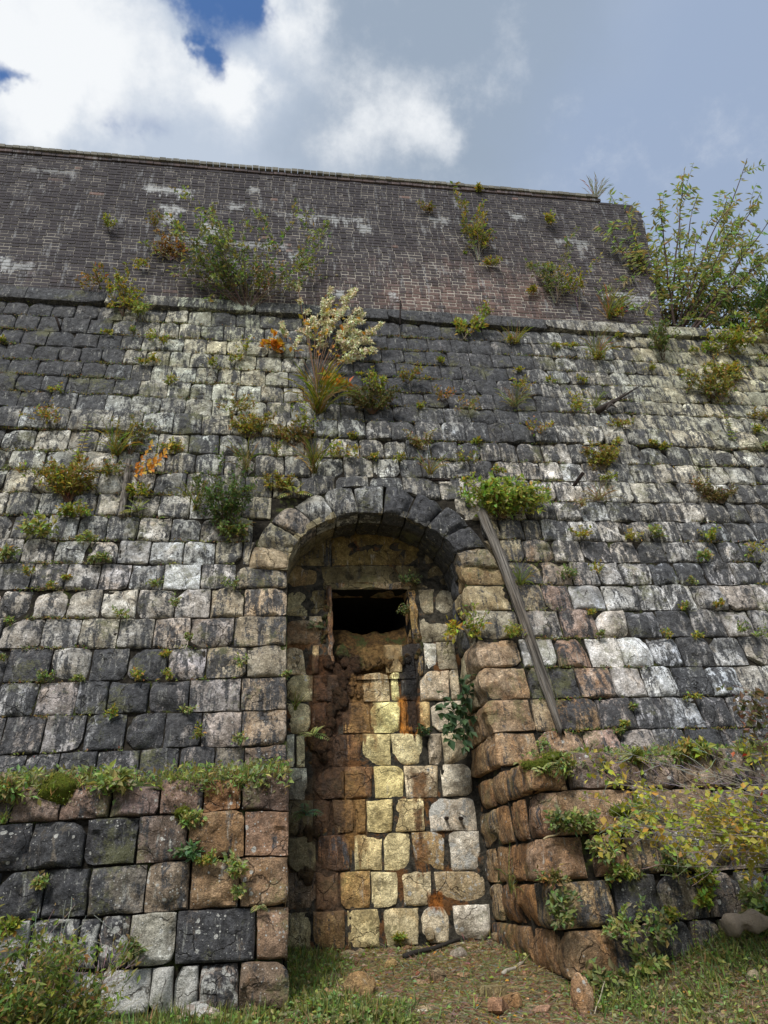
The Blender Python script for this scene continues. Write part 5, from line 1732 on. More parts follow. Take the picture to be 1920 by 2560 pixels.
# ------------------------------------------------------------------ growth on the stone wall
def white_flowers():
    rn = random.Random(5)
    p = MAIN.hit(790, 965) + MAIN.n * .04
    o = thing('flowering_plant', p, 'cream flowering plant with orange leaves hanging in the middle of the wall', 'plant')
    ST, LV, FL = Buf(), Leaves(), Leaves()
    tips = [(745, 765), (760, 800), (820, 758), (870, 770), (905, 800), (930, 838), (955, 848), (900, 830), (870, 850), (840, 830), (800, 850), (770, 840), (850, 790), (880, 815), (920, 862), (860, 870), (820, 800), (890, 870), (945, 900), (900, 905), (700, 870), (790, 830)]
    for k, (tx, ty) in enumerate(tips):
        e = MAIN.hit(tx, ty) + MAIN.n * rn.uniform(.12, .38)
        a = np.array(p)
        b = np.array(e)
        mid = (a + b) / 2 + np.array((-.05, -.08, .12))
        pts = [a * (1 - t) ** 2 + mid * 2 * t * (1 - t) + b * t * t for t in np.linspace(0, 1, 12)]
        V, F = tube(pts, .004, 4, False)
        ST.add(V, F, (.22, .13, .08, 1))
        for side in range(3):
            j = rn.randint(6, 11)
            td = (pts[j] - pts[j - 1])
            td = td / np.linalg.norm(td) + rv(rn, .5) + np.array((.3, 0, .1))
            tp = stem_path(rn, pts[j], td, rn.uniform(.12, .3), 7, 0, .05)
            for q0, q1 in zip(tp[:-1], tp[1:]):
                for _ in range(11):
                    q = q0 + (q1 - q0) * rn.random()
                    c = tuple(x * rn.uniform(.85, 1.15) for x in rn.choice(CREAM))
                    FL.add(q, rv(rn) + np.array((0, 0, -.6)), rv(rn), rn.uniform(.045, .07), .034, c)
        for _ in range(7):
            j = rn.randint(5, 10)
            c = rn.choice(ORANGE + YEL + [(.16, .2, .05)])
            ll = rn.uniform(.05, .10)
            LV.add(pts[j] + rv(rn, .02), rv(rn) + np.array((0, 0, -.3)), rv(rn, .5) + np.array((0, -1, .4)), ll, ll * .6, c)
    ST.build('stems', M_STEM, o)
    LV.build('foliage', o)
    FL.build('flowers', o, M_PETAL)


white_flowers()
plant('tuft', 680, 880, 46, 30, 'bright orange leaf cluster at the left end of the cream flowering plant', ORANGE, MAIN, 40, leaf=.08, dens=.6)
plant('grass', 795, 1035, 90, 120, 'large straw-coloured grass tuft below the cream flowering plant', STRAW + YEL + GYEL, MAIN, 41, big=True, dens=2.4)
plant('tuft', 850, 985, 110, 45, 'yellow and orange pointed leaves right of the large grass tuft', YEL + ORANGE, MAIN, 42, leaf=.09, dens=.7)
plant('shrub', 930, 1040, 120, 80, 'brownish green bushy mound right of the large grass tuft', [(.12, .13, .05), (.17, .16, .06), (.20, .15, .07), (.10, .12, .04)], MAIN, 43, leaf=.035, dens=1.5, out=.8)
plant('shrub', 945, 1000, 70, 70, 'thin leafy sprig above the brownish mound', GYEL, MAIN, 44, leaf=.045, dens=.3)
plant('tuft', 1022, 965, 50, 50, 'yellow tufted cushion below the middle of the string course', YEL + OLIVE, MAIN, 45, leaf=.04, dens=1.2)
plant('tuft', 1105, 1010, 60, 50, 'red-brown sprig on the black stones right of the yellow cushion', RUSTY, MAIN, 46, leaf=.045, dens=.5)
plant('tuft', 1165, 1040, 70, 60, 'dry straw and olive tuft below the red-brown sprig', OLIVE + STRAW, MAIN, 47, leaf=.04, dens=.8)
plant('grass', 1285, 1020, 80, 55, 'grey-green grass clump with dead blades, right of centre', [(.18, .2, .09), (.25, .25, .13)] + STRAW, MAIN, 48, dens=1.5)
plant('tuft', 1300, 985, 60, 40, 'yellow seeding weed above the grey-green grass clump', YEL, MAIN, 49, leaf=.035)
plant('tuft', 1430, 1045, 55, 75, 'yellow drooping weed left of the dead branch', YEL, MAIN, 50, leaf=.045, dens=1.0)
plant('grass', 1487, 1020, 50, 45, 'fresh green grass behind the dead branch', BRIGHT, MAIN, 51, dens=.8)
plant('tuft', 1545, 1075, 80, 30, 'rusty yellow low cushion under the dead branch', OLIVE + YEL, MAIN, 52, leaf=.035, dens=1.2)
plant('tuft', 1340, 1100, 70, 50, 'sparse orange and yellow sprigs among the pale stones right of centre', YEL + RUSTY, MAIN, 53, leaf=.04, dens=.7)
plant('shrub', 1795, 1010, 150, 110, 'wide green and yellow shrub on the right part of the wall', YEL + GREEN + OLIVE, MAIN, 54, leaf=.04, dens=1.3, out=.7)
plant('shrub', 1830, 960, 90, 60, 'yellow twiggy growth above the wide shrub', YEL, MAIN, 55, leaf=.05, dens=.5)
plant('tall', 1830, 1120, 60, 110, 'spindly leafy sapling near the right edge below the wide shrub', GYEL, MAIN, 56, leaf=.06)
plant('tuft', 1895, 1050, 60, 24, 'olive cushion at the right edge below the wide shrub', OLIVE, MAIN, 57, leaf=.04)
plant('tuft', 1890, 1085, 36, 22, 'round yellow-green tuft at the right edge beside the spindly sapling', GYEL, MAIN, 58, leaf=.04)
plant('shrub', 1505, 1180, 90, 70, 'yellow mounded shrub above the pale white stone', YEL + OLIVE, MAIN, 59, leaf=.035, dens=1.1)
plant('tuft', 1515, 1205, 36, 24, 'small bright tuft under the yellow mounded shrub', GYEL, MAIN, 60, leaf=.035)
plant('tall', 1768, 1240, 50, 100, 'thin pale sapling over the brown mound at the right', GYEL, MAIN, 61, leaf=.045)
plant('shrub', 1800, 1262, 110, 50, 'brown heathery mound on the right part of the wall', [(.20, .15, .07), (.25, .18, .08), (.15, .14, .06), (.24, .21, .08)], MAIN, 62, leaf=.025, dens=1.6)
plant('tuft', 1740, 1235, 70, 36, 'brown dry cushion left of the heathery mound', RUSTY + OLIVE, MAIN, 63, leaf=.03, dens=1.0)
plant('grass', 1495, 1255, 110, 60, 'dry grey grass hanging right of the iron stub', STRAW, MAIN, 64, dens=1.3)

p_ = plant('shrub', 1255, 1300, 190, 120, 'bright green bush over the top end of the leaning beam', [(.30, .37, .09), (.36, .42, .11), (.22, .29, .08), (.46, .45, .12), (.32, .38, .10)], MAIN, 65, leaf=.062, dens=1.8, out=.9, stem=(.14, .10, .06), big=True)
plant('tuft', 1290, 1290, 200, 80, 'spreading lower skirt of the bright green bush', [(.30, .37, .09), (.36, .42, .11), (.22, .29, .08), (.46, .45, .12)], MAIN, 66, leaf=.06, dens=2.6)
plant('shrub', 560, 1345, 130, 210, 'big loose dark green shrub left of the arch', [(.10, .16, .05), (.13, .19, .06), (.08, .12, .04), (.17, .22, .07)], MAIN, 67, leaf=.036, dens=1.6, out=.6)
plant('tuft', 585, 1350, 80, 45, 'leafy green base beneath the big loose shrub', GREEN + [(.25, .28, .1)], MAIN, 68, leaf=.055, dens=1.2)
plant('tuft', 128, 1068, 90, 60, 'rusty yellow twiggy tuft on the dark stones at the left', RUSTY + YEL, MAIN, 70, leaf=.035, dens=1.3)
plant('tall', 195, 1175, 36, 150, 'upright leafy stem left of the grass clump', BRIGHT, MAIN, 71, leaf=.075, dens=.5)
plant('grass', 288, 1140, 80, 80, 'spiky yellow-green grass clump at the left above the wooden post', BRIGHT + YEL, MAIN, 72, big=True, dens=1.4)
plant('shrub', 325, 1140, 70, 90, 'tall brown-green weed behind the spiky grass clump', OLIVE + GREEN, MAIN, 73, leaf=.03, dens=.8)
plant('shrub', 172, 1260, 150, 120, 'round yellow-leaved shrub on the left part of the wall', YEL + OLIVE, MAIN, 74, leaf=.042, dens=1.4, stem=(.16, .08, .05))
plant('tuft', 190, 1295, 90, 36, 'yellow-green leaf cushion below the round yellow shrub', GYEL, MAIN, 75, leaf=.045, dens=1.5)
plant('tuft', 278, 1200, 70, 55, 'olive cushion of weeds above the wooden post', OLIVE + GREEN, MAIN, 76, leaf=.04, dens=1.2)
plant('tuft', 425, 1130, 70, 20, 'flat yellow cushion right of the spiky grass', YEL, MAIN, 77, leaf=.035, dens=1.4)
plant('fern', 345, 1285, 60, 60, 'yellow-green fern right of the wooden post', GYEL, MAIN, 78)
plant('tuft', 345, 1245, 60, 30, 'yellow leaves just under the orange-leaved twig', GYEL + YEL, MAIN, 79, leaf=.05)
plant('tuft', 105, 1345, 80, 50, 'fresh green clump of broad leaves on the left, below the yellow cushion', BRIGHT, MAIN, 80, leaf=.055, dens=1.2)
plant('tuft', 22, 1400, 50, 36, 'green leafy clump at the left edge of the wall', BRIGHT + GREEN, MAIN, 81, leaf=.05, dens=1.0)
plant('tuft', 220, 1355, 50, 16, 'thin green fringe in a joint right of the broad-leaved clump', BRIGHT, MAIN, 82, leaf=.035)
plant('tuft', 250, 1405, 60, 18, 'low green creeper along a joint on the left', GREEN, MAIN, 83, leaf=.04)
plant('tuft', 590, 1035, 100, 45, 'golden feathery cushion left of the large grass tuft', YEL + OLIVE, MAIN, 84, leaf=.035, dens=2.0)
plant('shrub', 625, 1100, 90, 70, 'olive weed below the golden feathery cushion', OLIVE + YEL, MAIN, 85, leaf=.035, dens=1.0)
plant('grass', 615, 1180, 50, 80, 'green and straw grass above the arch at the left', GYEL + STRAW, MAIN, 86, dens=1.0)
plant('grass', 785, 1185, 60, 100, 'upright grass tuft right above the arch', GYEL + STRAW, MAIN, 87, dens=1.6)
plant('tuft', 760, 1090, 60, 90, 'yellow-green sprigs between the large tuft and the arch', GYEL, MAIN, 88, leaf=.04, dens=.9)
plant('shrub', 735, 1120, 100, 60, 'olive twiggy weed above the left shoulder of the arch', OLIVE, MAIN, 89, leaf=.035, dens=.7)
plant('fern', 735, 1240, 80, 50, 'bright yellow-green fern on the left shoulder of the arch', BRIGHT + YEL, MAIN, 90)
plant('shrub', 700, 1235, 80, 50, 'brownish yellow weed beside the fern on the arch shoulder', OLIVE + YEL, MAIN, 91, leaf=.035, dens=.6)
plant('tuft', 855, 1150, 60, 55, 'pale yellow sprig of long leaves above the crown of the arch', YEL, MAIN, 92, leaf=.05, dens=.6)
plant('grass', 1075, 1190, 60, 60, 'yellow grass with fine stalks above the arch at the right', YEL + STRAW, MAIN, 93, dens=1.0)
plant('shrub', 1060, 1130, 110, 50, 'dry thin sprigs over the courses above the arch', OLIVE + STRAW, MAIN, 94, leaf=.03, dens=.5, stem=GREYST)
plant('tuft', 1165, 1165, 50, 45, 'olive tuft left of the bright green bush', OLIVE + GYEL, MAIN, 95, leaf=.035, dens=.7)
plant('grass', 490, 1280, 70, 90, 'thin arching grass right of the wooden post', STRAW + GYEL, MAIN, 96, dens=.8)
plant('tuft', 1275, 1600, 52, 48, 'round yellow moss-like cushion left of the leaning beam', YEL + GYEL, MAIN, 97, leaf=.022, dens=3.0)
plant('tuft', 1205, 1600 + 60, 40, 120, 'yellow-green creeper down the corner of the niche', GYEL, MAIN, 98, leaf=.045, dens=1.0, loc=Vector((XR - .03, 7.0, 3.75)))
plant('grass', 1300, 1465, 60, 60, 'fresh grass beside the leaning beam', BRIGHT, MAIN, 99)
plant('fern', 1645, 1345, 70, 30, 'arching green fern in a joint on the right part of the wall', BRIGHT, MAIN, 100)
plant('tuft', 1630, 1340, 36, 24, 'green tuft at the foot of the arching fern', BRIGHT, MAIN, 101, leaf=.04)
plant('tuft', 1450, 1350, 50, 30, 'yellow sprig on the right of the bright bush', YEL, MAIN, 102, leaf=.04, dens=.6)
plant('tuft', 1572, 1358, 30, 36, 'narrow yellow cushion in an upright joint on the right', YEL, MAIN, 103, leaf=.03)
plant('tuft', 1770, 1355, 40, 36, 'yellow-green leafy tuft on the far right stones', GYEL, MAIN, 104, leaf=.04)
plant('tuft', 1878, 1390, 60, 50, 'dry pale sprig near the right edge of the wall', STRAW + GYEL, MAIN, 105, leaf=.045, dens=.5)
plant('tuft', 1750, 1402, 40, 26, 'small green tuft left of the dry pale sprig', BRIGHT, MAIN, 106, leaf=.04)
plant('tuft', 1420, 1450, 44, 36, 'feathery green tuft on the dark red-brown stone', GREEN, MAIN, 107, leaf=.035)
plant('tuft', 1485, 1440, 30, 40, 'pale yellow sprig right of the red-brown stone', YEL, MAIN, 108, leaf=.03, dens=.5)
plant('tuft', 1445, 1275, 0 + 30, 30, 'dry tuft under the iron stub', STRAW, MAIN, 109, leaf=.03)

# small tufts that nothing tells apart
TUFTS = [
        (25, 1555, 20, 24, 0), (130, 1470, 20, 20, 1), (305, 1540, 46, 34, 0), (440, 1515, 20, 40, 0), (575, 1465, 40, 24, 0), (390, 1465, 36, 22, 0), (165, 1448, 20, 14, 1), (75, 1435, 24, 24, 1), (120, 1695, 60, 22, 0), (8, 1650, 24, 18, 0),
        (345, 1695, 18, 26, 1), (420, 1690, 22, 28, 1), (280, 1785, 30, 34, 1), (475, 1600, 14, 20, 0), (468, 1778, 30, 22, 0), (500, 1830, 20, 50, 1), (596, 1850, 30, 30, 0), (600, 1660, 26, 50, 0), (415, 1640, 12, 14, 1), (200, 1700, 20, 14, 0),
        (720, 1690, 20, 20, 0), (1725, 1460, 30, 24, 0), (1705, 1520, 30, 18, 1), (1795, 1515, 34, 16, 1), (1660, 1590, 16, 28, 1), (1737, 1595, 16, 12, 1), (1900, 1590, 50, 34, 0), (1840, 1575, 30, 36, 0), (1500, 1590, 20, 14, 0), (1475, 1535, 24, 14, 1),
        (1727, 1745, 30, 24, 1), (1555, 1810, 20, 10, 1), (1545, 1830, 16, 16, 0), (1580, 1770, 10, 10, 0), (1350, 1860, 18, 30, 0), (1622, 925, 24, 12, 1), (1390, 870, 22, 10, 1), (1425, 868, 36, 10, 1), (1295, 930, 14, 8, 1), (1545, 845, 24, 10, 1),
        (1370, 955, 24, 14, 1), (1450, 955, 40, 16, 1), (1830, 885, 60, 20, 1), (1730, 880, 36, 20, 1), (1900, 905, 36, 20, 1), (1700, 935, 20, 14, 1), (1795, 940, 20, 12, 1), (140, 980, 60, 10, 1), (380, 905, 40, 20, 1), (430, 960, 30, 24, 1),
        (270, 838, 20, 10, 1), (335, 835, 14, 20, 0), (380, 850, 24, 34, 1), (410, 860, 24, 24, 1), (365, 910, 30, 20, 1), (610, 880, 30, 40, 1), (590, 900, 40, 20, 1), (530, 915, 40, 20, 1), (880, 1095, 20, 8, 1), (1050, 1020, 20, 10, 1),
        (1100, 905, 14, 10, 1), (6, 855, 16, 10, 1), (1000, 1150, 24, 30, 1), (1240, 1180, 24, 20, 1), (1190, 1110, 40, 14, 1), (1540, 1110, 26, 20, 1), (1655, 1120, 34, 16, 1), (1630, 1112, 24, 12, 1), (935, 1147, 18, 10, 1), (690, 1130, 16, 30, 1), (1910, 1120, 20, 20, 0)]


def tuft_label(x_, y_, w_, h_, pk_):
    hz_ = ('at the left edge' if x_ < 90 else 'well left of the arch' if x_ < 260 else 'midway to the arch' if x_ < 430 else 'close to the left of the niche' if x_ < 730 else
           'over the middle' if x_ < 1150 else 'right beside the timber' if x_ < 1430 else 'some way right of the arch' if x_ < 1620 else 'far right' if x_ < 1820 else 'at the right edge')
    vz_ = ('just under the string course' if y_ < 900 else 'among small upper blocks' if y_ < 1060 else 'higher than the arch' if y_ < 1220 else 'level with the arch crown' if y_ < 1420 else
           'level with the drain opening' if y_ < 1560 else 'lower than the drain opening' if y_ < 1680 else 'nearer the ledge' if y_ < 1800 else 'low above the ledge')
    sz_ = 'tiny' if w_ * h_ < 330 else ('flat' if w_ > 1.6 * h_ else 'upright' if h_ > 1.3 * w_ else 'small')
    return sz_ + (' green' if pk_ == 0 else ' yellowish') + ' leaf tuft ' + hz_ + ', ' + vz_


for i_, t_ in enumerate(TUFTS):
    lb_ = tuft_label(*t_)
    same = sorted(u[0] for u in TUFTS if tuft_label(*u) == lb_)
    if len(same) > 1:
        k_ = same.index(t_[0])
        lb_ = ('left ' if k_ == 0 else 'right ' if k_ == len(same) - 1 else 'middle ') + lb_
    x_, y_, w_, h_, pk_ = t_
    plant('tuft', x_, y_ + h_ * .3, w_, h_, lb_, [BRIGHT + GREEN, YEL + GYEL][pk_], MAIN, 200 + i_, leaf=.03 if y_ > 1300 else .036, dens=.55, group='small leaf tufts in the joints of the stone wall', name='leaf_tuft')


def orange_twig():
    p = MAIN.hit(352, 1220) + MAIN.n * .05
    o = thing('orange_leaved_plant', p, 'twig of large orange leaves beside the wooden post', 'plant')
    rn = random.Random(3)
    ST = Buf()
    spots = []
    for (ax, ay, bx, by) in ((335, 1195, 425, 1150), (345, 1200, 415, 1175), (330, 1180, 400, 1190), (340, 1185, 385, 1150), (335, 1200, 385, 1210)):
        a, b = MAIN.hit(ax, ay) + MAIN.n * .08, MAIN.hit(bx, by) + MAIN.n * rn.uniform(.18, .28)
        V, F = tube([p, a, (a + b) / 2 + Vector((0, 0, .02)), b], [.003, .003, .002, .0015], 4, False)
        ST.add(V, F, (.2, .08, .03, 1))
        for t in (.15, .4, .62, .85, 1):
            spots.append((a.lerp(b, t), b - a))
    ST.build('stems', M_STEM, o)
    for q, t in spots:
        for sg in (-1, 1):
            L = Leaves()
            d = t.normalized() * .5 + Vector((rn.uniform(-.3, .3), -.3, sg * .7))
            l = rn.uniform(.055, .085)
            L.add(np.array(q), np.array(d), np.array((rn.uniform(-.3, .3), -1, .3)), l, l * .6, rn.choice(ORANGE))
            L.build('leaf', o)


orange_twig()


def dark_leaf_plant():
    p = Vector((1.98, 7.42, 3.05))
    o = thing('broad_leaved_plant', p, 'dark green broad-leaved plant hanging in the right corner of the niche', 'plant')
    rn = random.Random(9)
    ST = Buf()
    spots = []
    for k, (bx, by) in enumerate([(1095, 1735), (1100, 1790), (1110, 1830), (1130, 1760), (1150, 1700), (1175, 1720), (1190, 1760), (1160, 1810), (1175, 1840), (1145, 1850), (1125, 1800), (1180, 1690), (1150, 1775), (1165, 1750), (1185, 1800), (1085, 1770), (1120, 1860), (1160, 1880)]):
        r = ray(bx, by)
        y = rn.uniform(6.95, 7.35)
        e = EYE + r * ((y - EYE.y) / r.y)
        V, F = tube([p, (p + e) / 2 + Vector((0, -.05, .05)), e], [.005, .004, .002], 4, False)
        ST.add(V, F, (.10, .09, .04, 1))
        for t in (.55, .75, .95):
            spots.append((p.lerp(e, t) + Vector((0, -.03, .03)), e - p))
    ST.build('stems', M_STEM, o)
    for q, t in spots:
        for _ in range(2):
            L = Leaves()
            d = t.normalized() * .4 + Vector((rn.gauss(0, .5), rn.gauss(-.2, .3), rn.gauss(-.4, .4)))
            l = rn.uniform(.085, .14)
            L.add(np.array(q), np.array(d), np.array((rn.gauss(0, .3), -.8, .8)), l, l * .62, rn.choice(DARKG))
            L.build('leaf', o)


dark_leaf_plant()
plant('tuft', 1105, 1625, 80, 110, 'yellow-leaved sprig beside the rusty frame of the drain opening', [(.50, .46, .07), (.42, .42, .08), (.55, .48, .1)], NICHE, 120, leaf=.055, dens=.55, name='yellow_sprig', loc=NICHE.hit(1110, 1625) + Vector((0, -.1, 0)), lean=.2)
plant('tuft', 1020, 1460, 60, 30, 'dark green cushion on the ledge above the drain opening', DARKG + GREEN, NICHE, 121, leaf=.025, dens=1.8)
plant('fern', 785, 1570, 55, 34, 'grey-green fern left of the drain opening', [(.14, .2, .1), (.18, .24, .12)], NICHE, 122, dens=1.2)
plant('fern', 778, 1862, 60, 50, 'bright fern on the crust at the left of the niche', BRIGHT, NICHE, 123, loc=NICHE.hit(778, 1850) + Vector((0, -.22, 0)))
plant('grass', 728, 1795, 30, 50, 'fresh grass wisps down the left edge of the niche', BRIGHT, NICHE, 124, loc=NICHE.hit(735, 1790) + Vector((0, -.3, 0)))
plant('tuft', 1055, 1840, 26, 34, 'small dark leafed sprig under the black stain', DARKG, NICHE, 125, leaf=.03)
plant('fern', 765, 2045, 60, 60, 'drooping dark fern in the lower left of the niche', DARKG + GREEN, NICHE, 126, loc=NICHE.hit(760, 2040) + Vector((0, -.15, 0)))
plant('tuft', 995, 2352, 30, 24, 'yellow-green sprig in the lowest course of the niche', GYEL, NICHE, 127, leaf=.03)
plant('grass', 1240, 2240, 40, 110, 'thin grass stalks on the lower side face of the right plinth', STRAW + BRIGHT, PLIN, 128, loc=Vector((XR - .06, 6.6, 1.45)), dens=.5)
plant('tuft', 1012, 1535, 16, 40, 'tiny creeper inside the right edge of the drain opening', GREEN, NICHE, 129, leaf=.025, loc=NICHE.hit(1012, 1535) + Vector((0, .05, 0)))

# growth on and beside the plinths
for i_, (k_, x_, y_, w_, h_, pal_, lf_, de_, lab_) in enumerate([
        ('tuft', 478, 2060, 30, 36, BRIGHT, .04, .8, 'green sprig in the joint over the orange block of the left plinth'),
        ('tuft', 470, 2140, 50, 16, [(.12, .22, .1), (.16, .26, .12)], .05, .6, 'small blue-green leaves below the orange block'),
        ('tuft', 520, 2155, 60, 24, BRIGHT + YEL, .03, 1.0, 'thin creeping weed under the orange block'),
        ('tuft', 598, 2185, 40, 60, BRIGHT, .04, 1.2, 'trailing green weed down the joint beside the corner block of the left plinth'),
        ('fern', 650, 2270, 60, 34, BRIGHT, .04, 1.0, 'bright fern low on the corner of the left plinth'),
        ('tuft', 20, 2325, 60, 26, GYEL, .045, 1.2, 'yellow-green leaf tuft at the left edge of the left plinth'),
        ('tuft', 108, 2215, 24, 24, BRIGHT, .035, .7, 'pale leaf rosette in the upright joint of the left plinth'),
        ('tuft', 330, 2395, 30, 60, GREEN, .04, .8, 'green sprigs beside the ochre and grey block'),
        ('tuft', 590, 2240, 20, 30, BRIGHT, .03, .6, 'small green sprig low in the joint near the corner block'),
        ('tuft', 20, 1990, 60, 40, BRIGHT + GREEN, .05, 1.5, 'leafy clump at the left end of the grassy ledge'),
        ('grass', 12, 2060, 40, 50, BRIGHT, .03, 1.0, 'grass hanging at the left edge under the ledge'),
        ('tuft', 290, 1965, 60, 40, BRIGHT, .06, 1.4, 'broad-leaved clump hanging over the ledge beside the moss'),
        ('fern', 1355, 1935, 50, 60, BRIGHT, .04, 1.2, 'yellow-green fern at the left end of the moss cushion'),
        ('tuft', 1405, 1935, 50, 60, BRIGHT + GREEN, .045, 1.3, 'fern-like green tuft right of the moss cushion'),
        ('tuft', 1395, 2075, 60, 70, GREEN, .045, 1.3, 'green leafy clump behind the brown corner block'),
        ('tuft', 1440, 2075, 90, 50, GREEN + BRIGHT, .045, 2.2, 'green leaf cushion on the ledge of the right plinth'),
        ('tuft', 1490, 2150, 40, 70, GREEN + BRIGHT, .04, 1.5, 'creeper in the joint right of the purple corner block'),
        ('tuft', 1540, 2190, 110, 26, BRIGHT + GYEL, .035, 1.8, 'mossy green strip below the two upright rusty blocks'),
        ('tuft', 1545, 2085, 40, 30, BRIGHT, .04, 1.0, 'small bright tuft above the two upright rusty blocks'),
        ('tuft', 1600, 2060, 60, 80, GREEN + BRIGHT, .045, 1.2, 'weedy clump right of the small wedged stones'),
        ('tuft', 1665, 2170, 70, 80, GREEN, .042, 2.2, 'dark ivy-like patch left of the lichened block'),
        ('tuft', 1745, 2215, 50, 60, GYEL, .04, 1.2, 'yellow-green creeper between the dark blocks of the right plinth'),
        ('tuft', 1755, 2260, 36, 30, GYEL, .05, .9, 'bright leafy sprig under the yellow-green creeper'),
        ('tuft', 1664, 2300, 24, 40, GYEL, .03, 1.2, 'narrow tuft at the corner of the black block'),
        ('tuft', 1390, 2300, 70, 80, GREEN, .045, 1.2, 'green weeds on the slipped corner stones of the right plinth'),
        ('tuft', 1370, 2210, 60, 50, GREEN + OLIVE, .035, 1.0, 'wispy weeds in the corner joint of the right plinth'),
        ('tuft', 1545, 2350, 90, 110, BRIGHT, .040, 1.3, 'large heart-leaved creeper hanging over the lowest course'),
        ('tuft', 1620, 2345, 70, 90, BRIGHT + GREEN, .042, 1.1, 'second heart-leaved creeper right of the large one'),
        ('tall', 1738, 2440, 16, 130, YEL, .03, .5, 'single upright yellow weed stalk in front of the right plinth'),
        ('tuft', 1600, 2450, 70, 100, BRIGHT, .05, 2.0, 'green creeper at the base of the right plinth'),
        ('tuft', 1500, 2470, 130, 60, GREEN, .055, 2.6, 'dark ivy at the foot of the orange corner block'),
        ('tuft', 1875, 2290, 80, 110, BRIGHT + GREEN, .055, 2.2, 'leafy weeds climbing over the fallen log'),
        ('fern', 1575, 1895, 90, 50, BRIGHT + GYEL, .04, 1.4, 'fern on the ledge of the right plinth'),
        ('tuft', 1725, 1885, 90, 36, BRIGHT + YEL, .05, 1.6, 'green leafy weeds along the ledge left of the thin grass'),
        ('grass', 1850, 1895, 110, 70, BRIGHT, .04, 1.6, 'thin green grass on the ledge of the right plinth')]):
    plant(k_, x_, y_, w_, h_, lab_, pal_, PLIN, 300 + i_, leaf=lf_, dens=de_)


def moss(px, py, w, h, label, slab=PLIN, dz=0.0, dy=0.0):
    p = slab.hit(px, py) + Vector((0, dy, dz))
    s = depth_at(p) / F_PX
    rn = random.Random(int(px))
    V, F = boulder(p, (w * s * .5, .10, h * s * .5), int(px), 22)
    n = fbm(V * 26, 3, 3)
    V = V + (V - np.array(p)) * n[:, None] * .22
    o = thing('moss_cushion', p, label, 'moss')
    meshobj('cushion', V, F, M_MOSS, o)
    L = Leaves()
    for _ in range(500):
        k = rn.randrange(len(V))
        q = V[k] + rv(rn, .012)
        dd = (V[k] - np.array(p))
        L.add(q, dd / (np.linalg.norm(dd) + .01) + rv(rn, .5), rv(rn), rn.uniform(.010, .02), .008, tuple(x * rn.uniform(.7, 1.3) for x in rn.choice([(.20, .22, .03), (.28, .29, .05), (.13, .16, .03)])))
    L.build('fronds', o)


moss(145, 1975, 110, 75, 'thick yellow-green moss cushion hanging over the ledge of the left plinth')
moss(1345, 1912, 90, 34, 'bright moss cushion draped over the rusty block of the right plinth')
moss(1385, 1895, 70, 34, 'smaller dark moss cushion touching the bright one')
moss(1545, 2030, 66, 34, 'dark moss patch in the hollow of the long brown block', dy=-.02)
moss(1590, 1893, 50, 40, 'mossy clod below the fern on the right ledge')
moss(455, 2030, 40, 36, 'dark moss wedged above the orange block')


# turf on the ledges
def ledge_turf():
    for (x0, x1, lab) in ((-5.4, XL - .02, 'soil shelf on top of the left plinth'), (XR + .02, 6.5, 'soil shelf on top of the right plinth')):
        nx, ny = int((x1 - x0) / .05), 20
        gx, gy = np.meshgrid(np.linspace(x0, x1, nx), np.linspace(0, 1, ny))
        yy = PLIN.y(LEDGE) - .01 + gy * (MAIN.y(LEDGE) + .05 - PLIN.y(LEDGE))
        zz = LEDGE - .075 + gy * .06 + .09 * np.sin(gy * math.pi) + .04 * fbm(np.stack([gx * 3, yy * 3, gx * 0], -1), 9, 3)
        V = np.stack([gx, yy, zz], -1).reshape(-1, 3)
        o = meshobj('ledge_soil', V, [(j * nx + i, j * nx + i + 1, (j + 1) * nx + i + 1, (j + 1) * nx + i) for j in range(ny - 1) for i in range(nx - 1)], M_TURF)
        tag(o, lab, 'soil shelf', kind='stuff')
    rn = random.Random(21)
    for side, (x0, x1, n, lab) in enumerate(((-2.8, XL, 8500, 'green weeds and grass covering the ledge of the left plinth'), (XR + .1, 5.2, 4200, 'thin weeds along the ledge of the right plinth'))):
        L = Leaves()
        for _ in range(n):
            x = rn.uniform(x0, x1)
            t = rn.random() ** 1.5
            y = PLIN.y(LEDGE) - .02 + t * .9
            cl = fbm(np.array([[x * 2.2, y * 2, 4.0]]), 7, 3)[0]
            if rn.random() > .62 + cl * 1.1:
                continue
            z = LEDGE - .06 + .08 * math.sin(t * math.pi) + rn.uniform(-.0, .05)
            if t < .12:
                z -= rn.uniform(0, .11)
                y -= rn.uniform(0, .07)
            if rn.random() < .35:      # blades
                c = rn.choice(BRIGHT + STRAW)
                L.add((x, y, z), (rn.gauss(0, .5), -.4 + rn.gauss(0, .3), rn.uniform(.2, 1.1)), (0, -1, .2), rn.uniform(.05, .13), .006, tuple(k * rn.uniform(.7, 1.3) for k in c))
            else:
                c = rn.choice(BRIGHT + GREEN + [(.18, .24, .08)])
                l = rn.uniform(.03, .065)
                L.add((x, y, z + rn.uniform(0, .10)), rv(rn) + np.array((0, -.5, .2)), rv(rn, .4) + np.array((0, -.4, .9)), l, l * .5, tuple(k * rn.uniform(.7, 1.3) for k in c))
        o = L.build('ledge_weeds', None)
        tag(o, lab, 'weeds', kind='stuff')


ledge_turf()


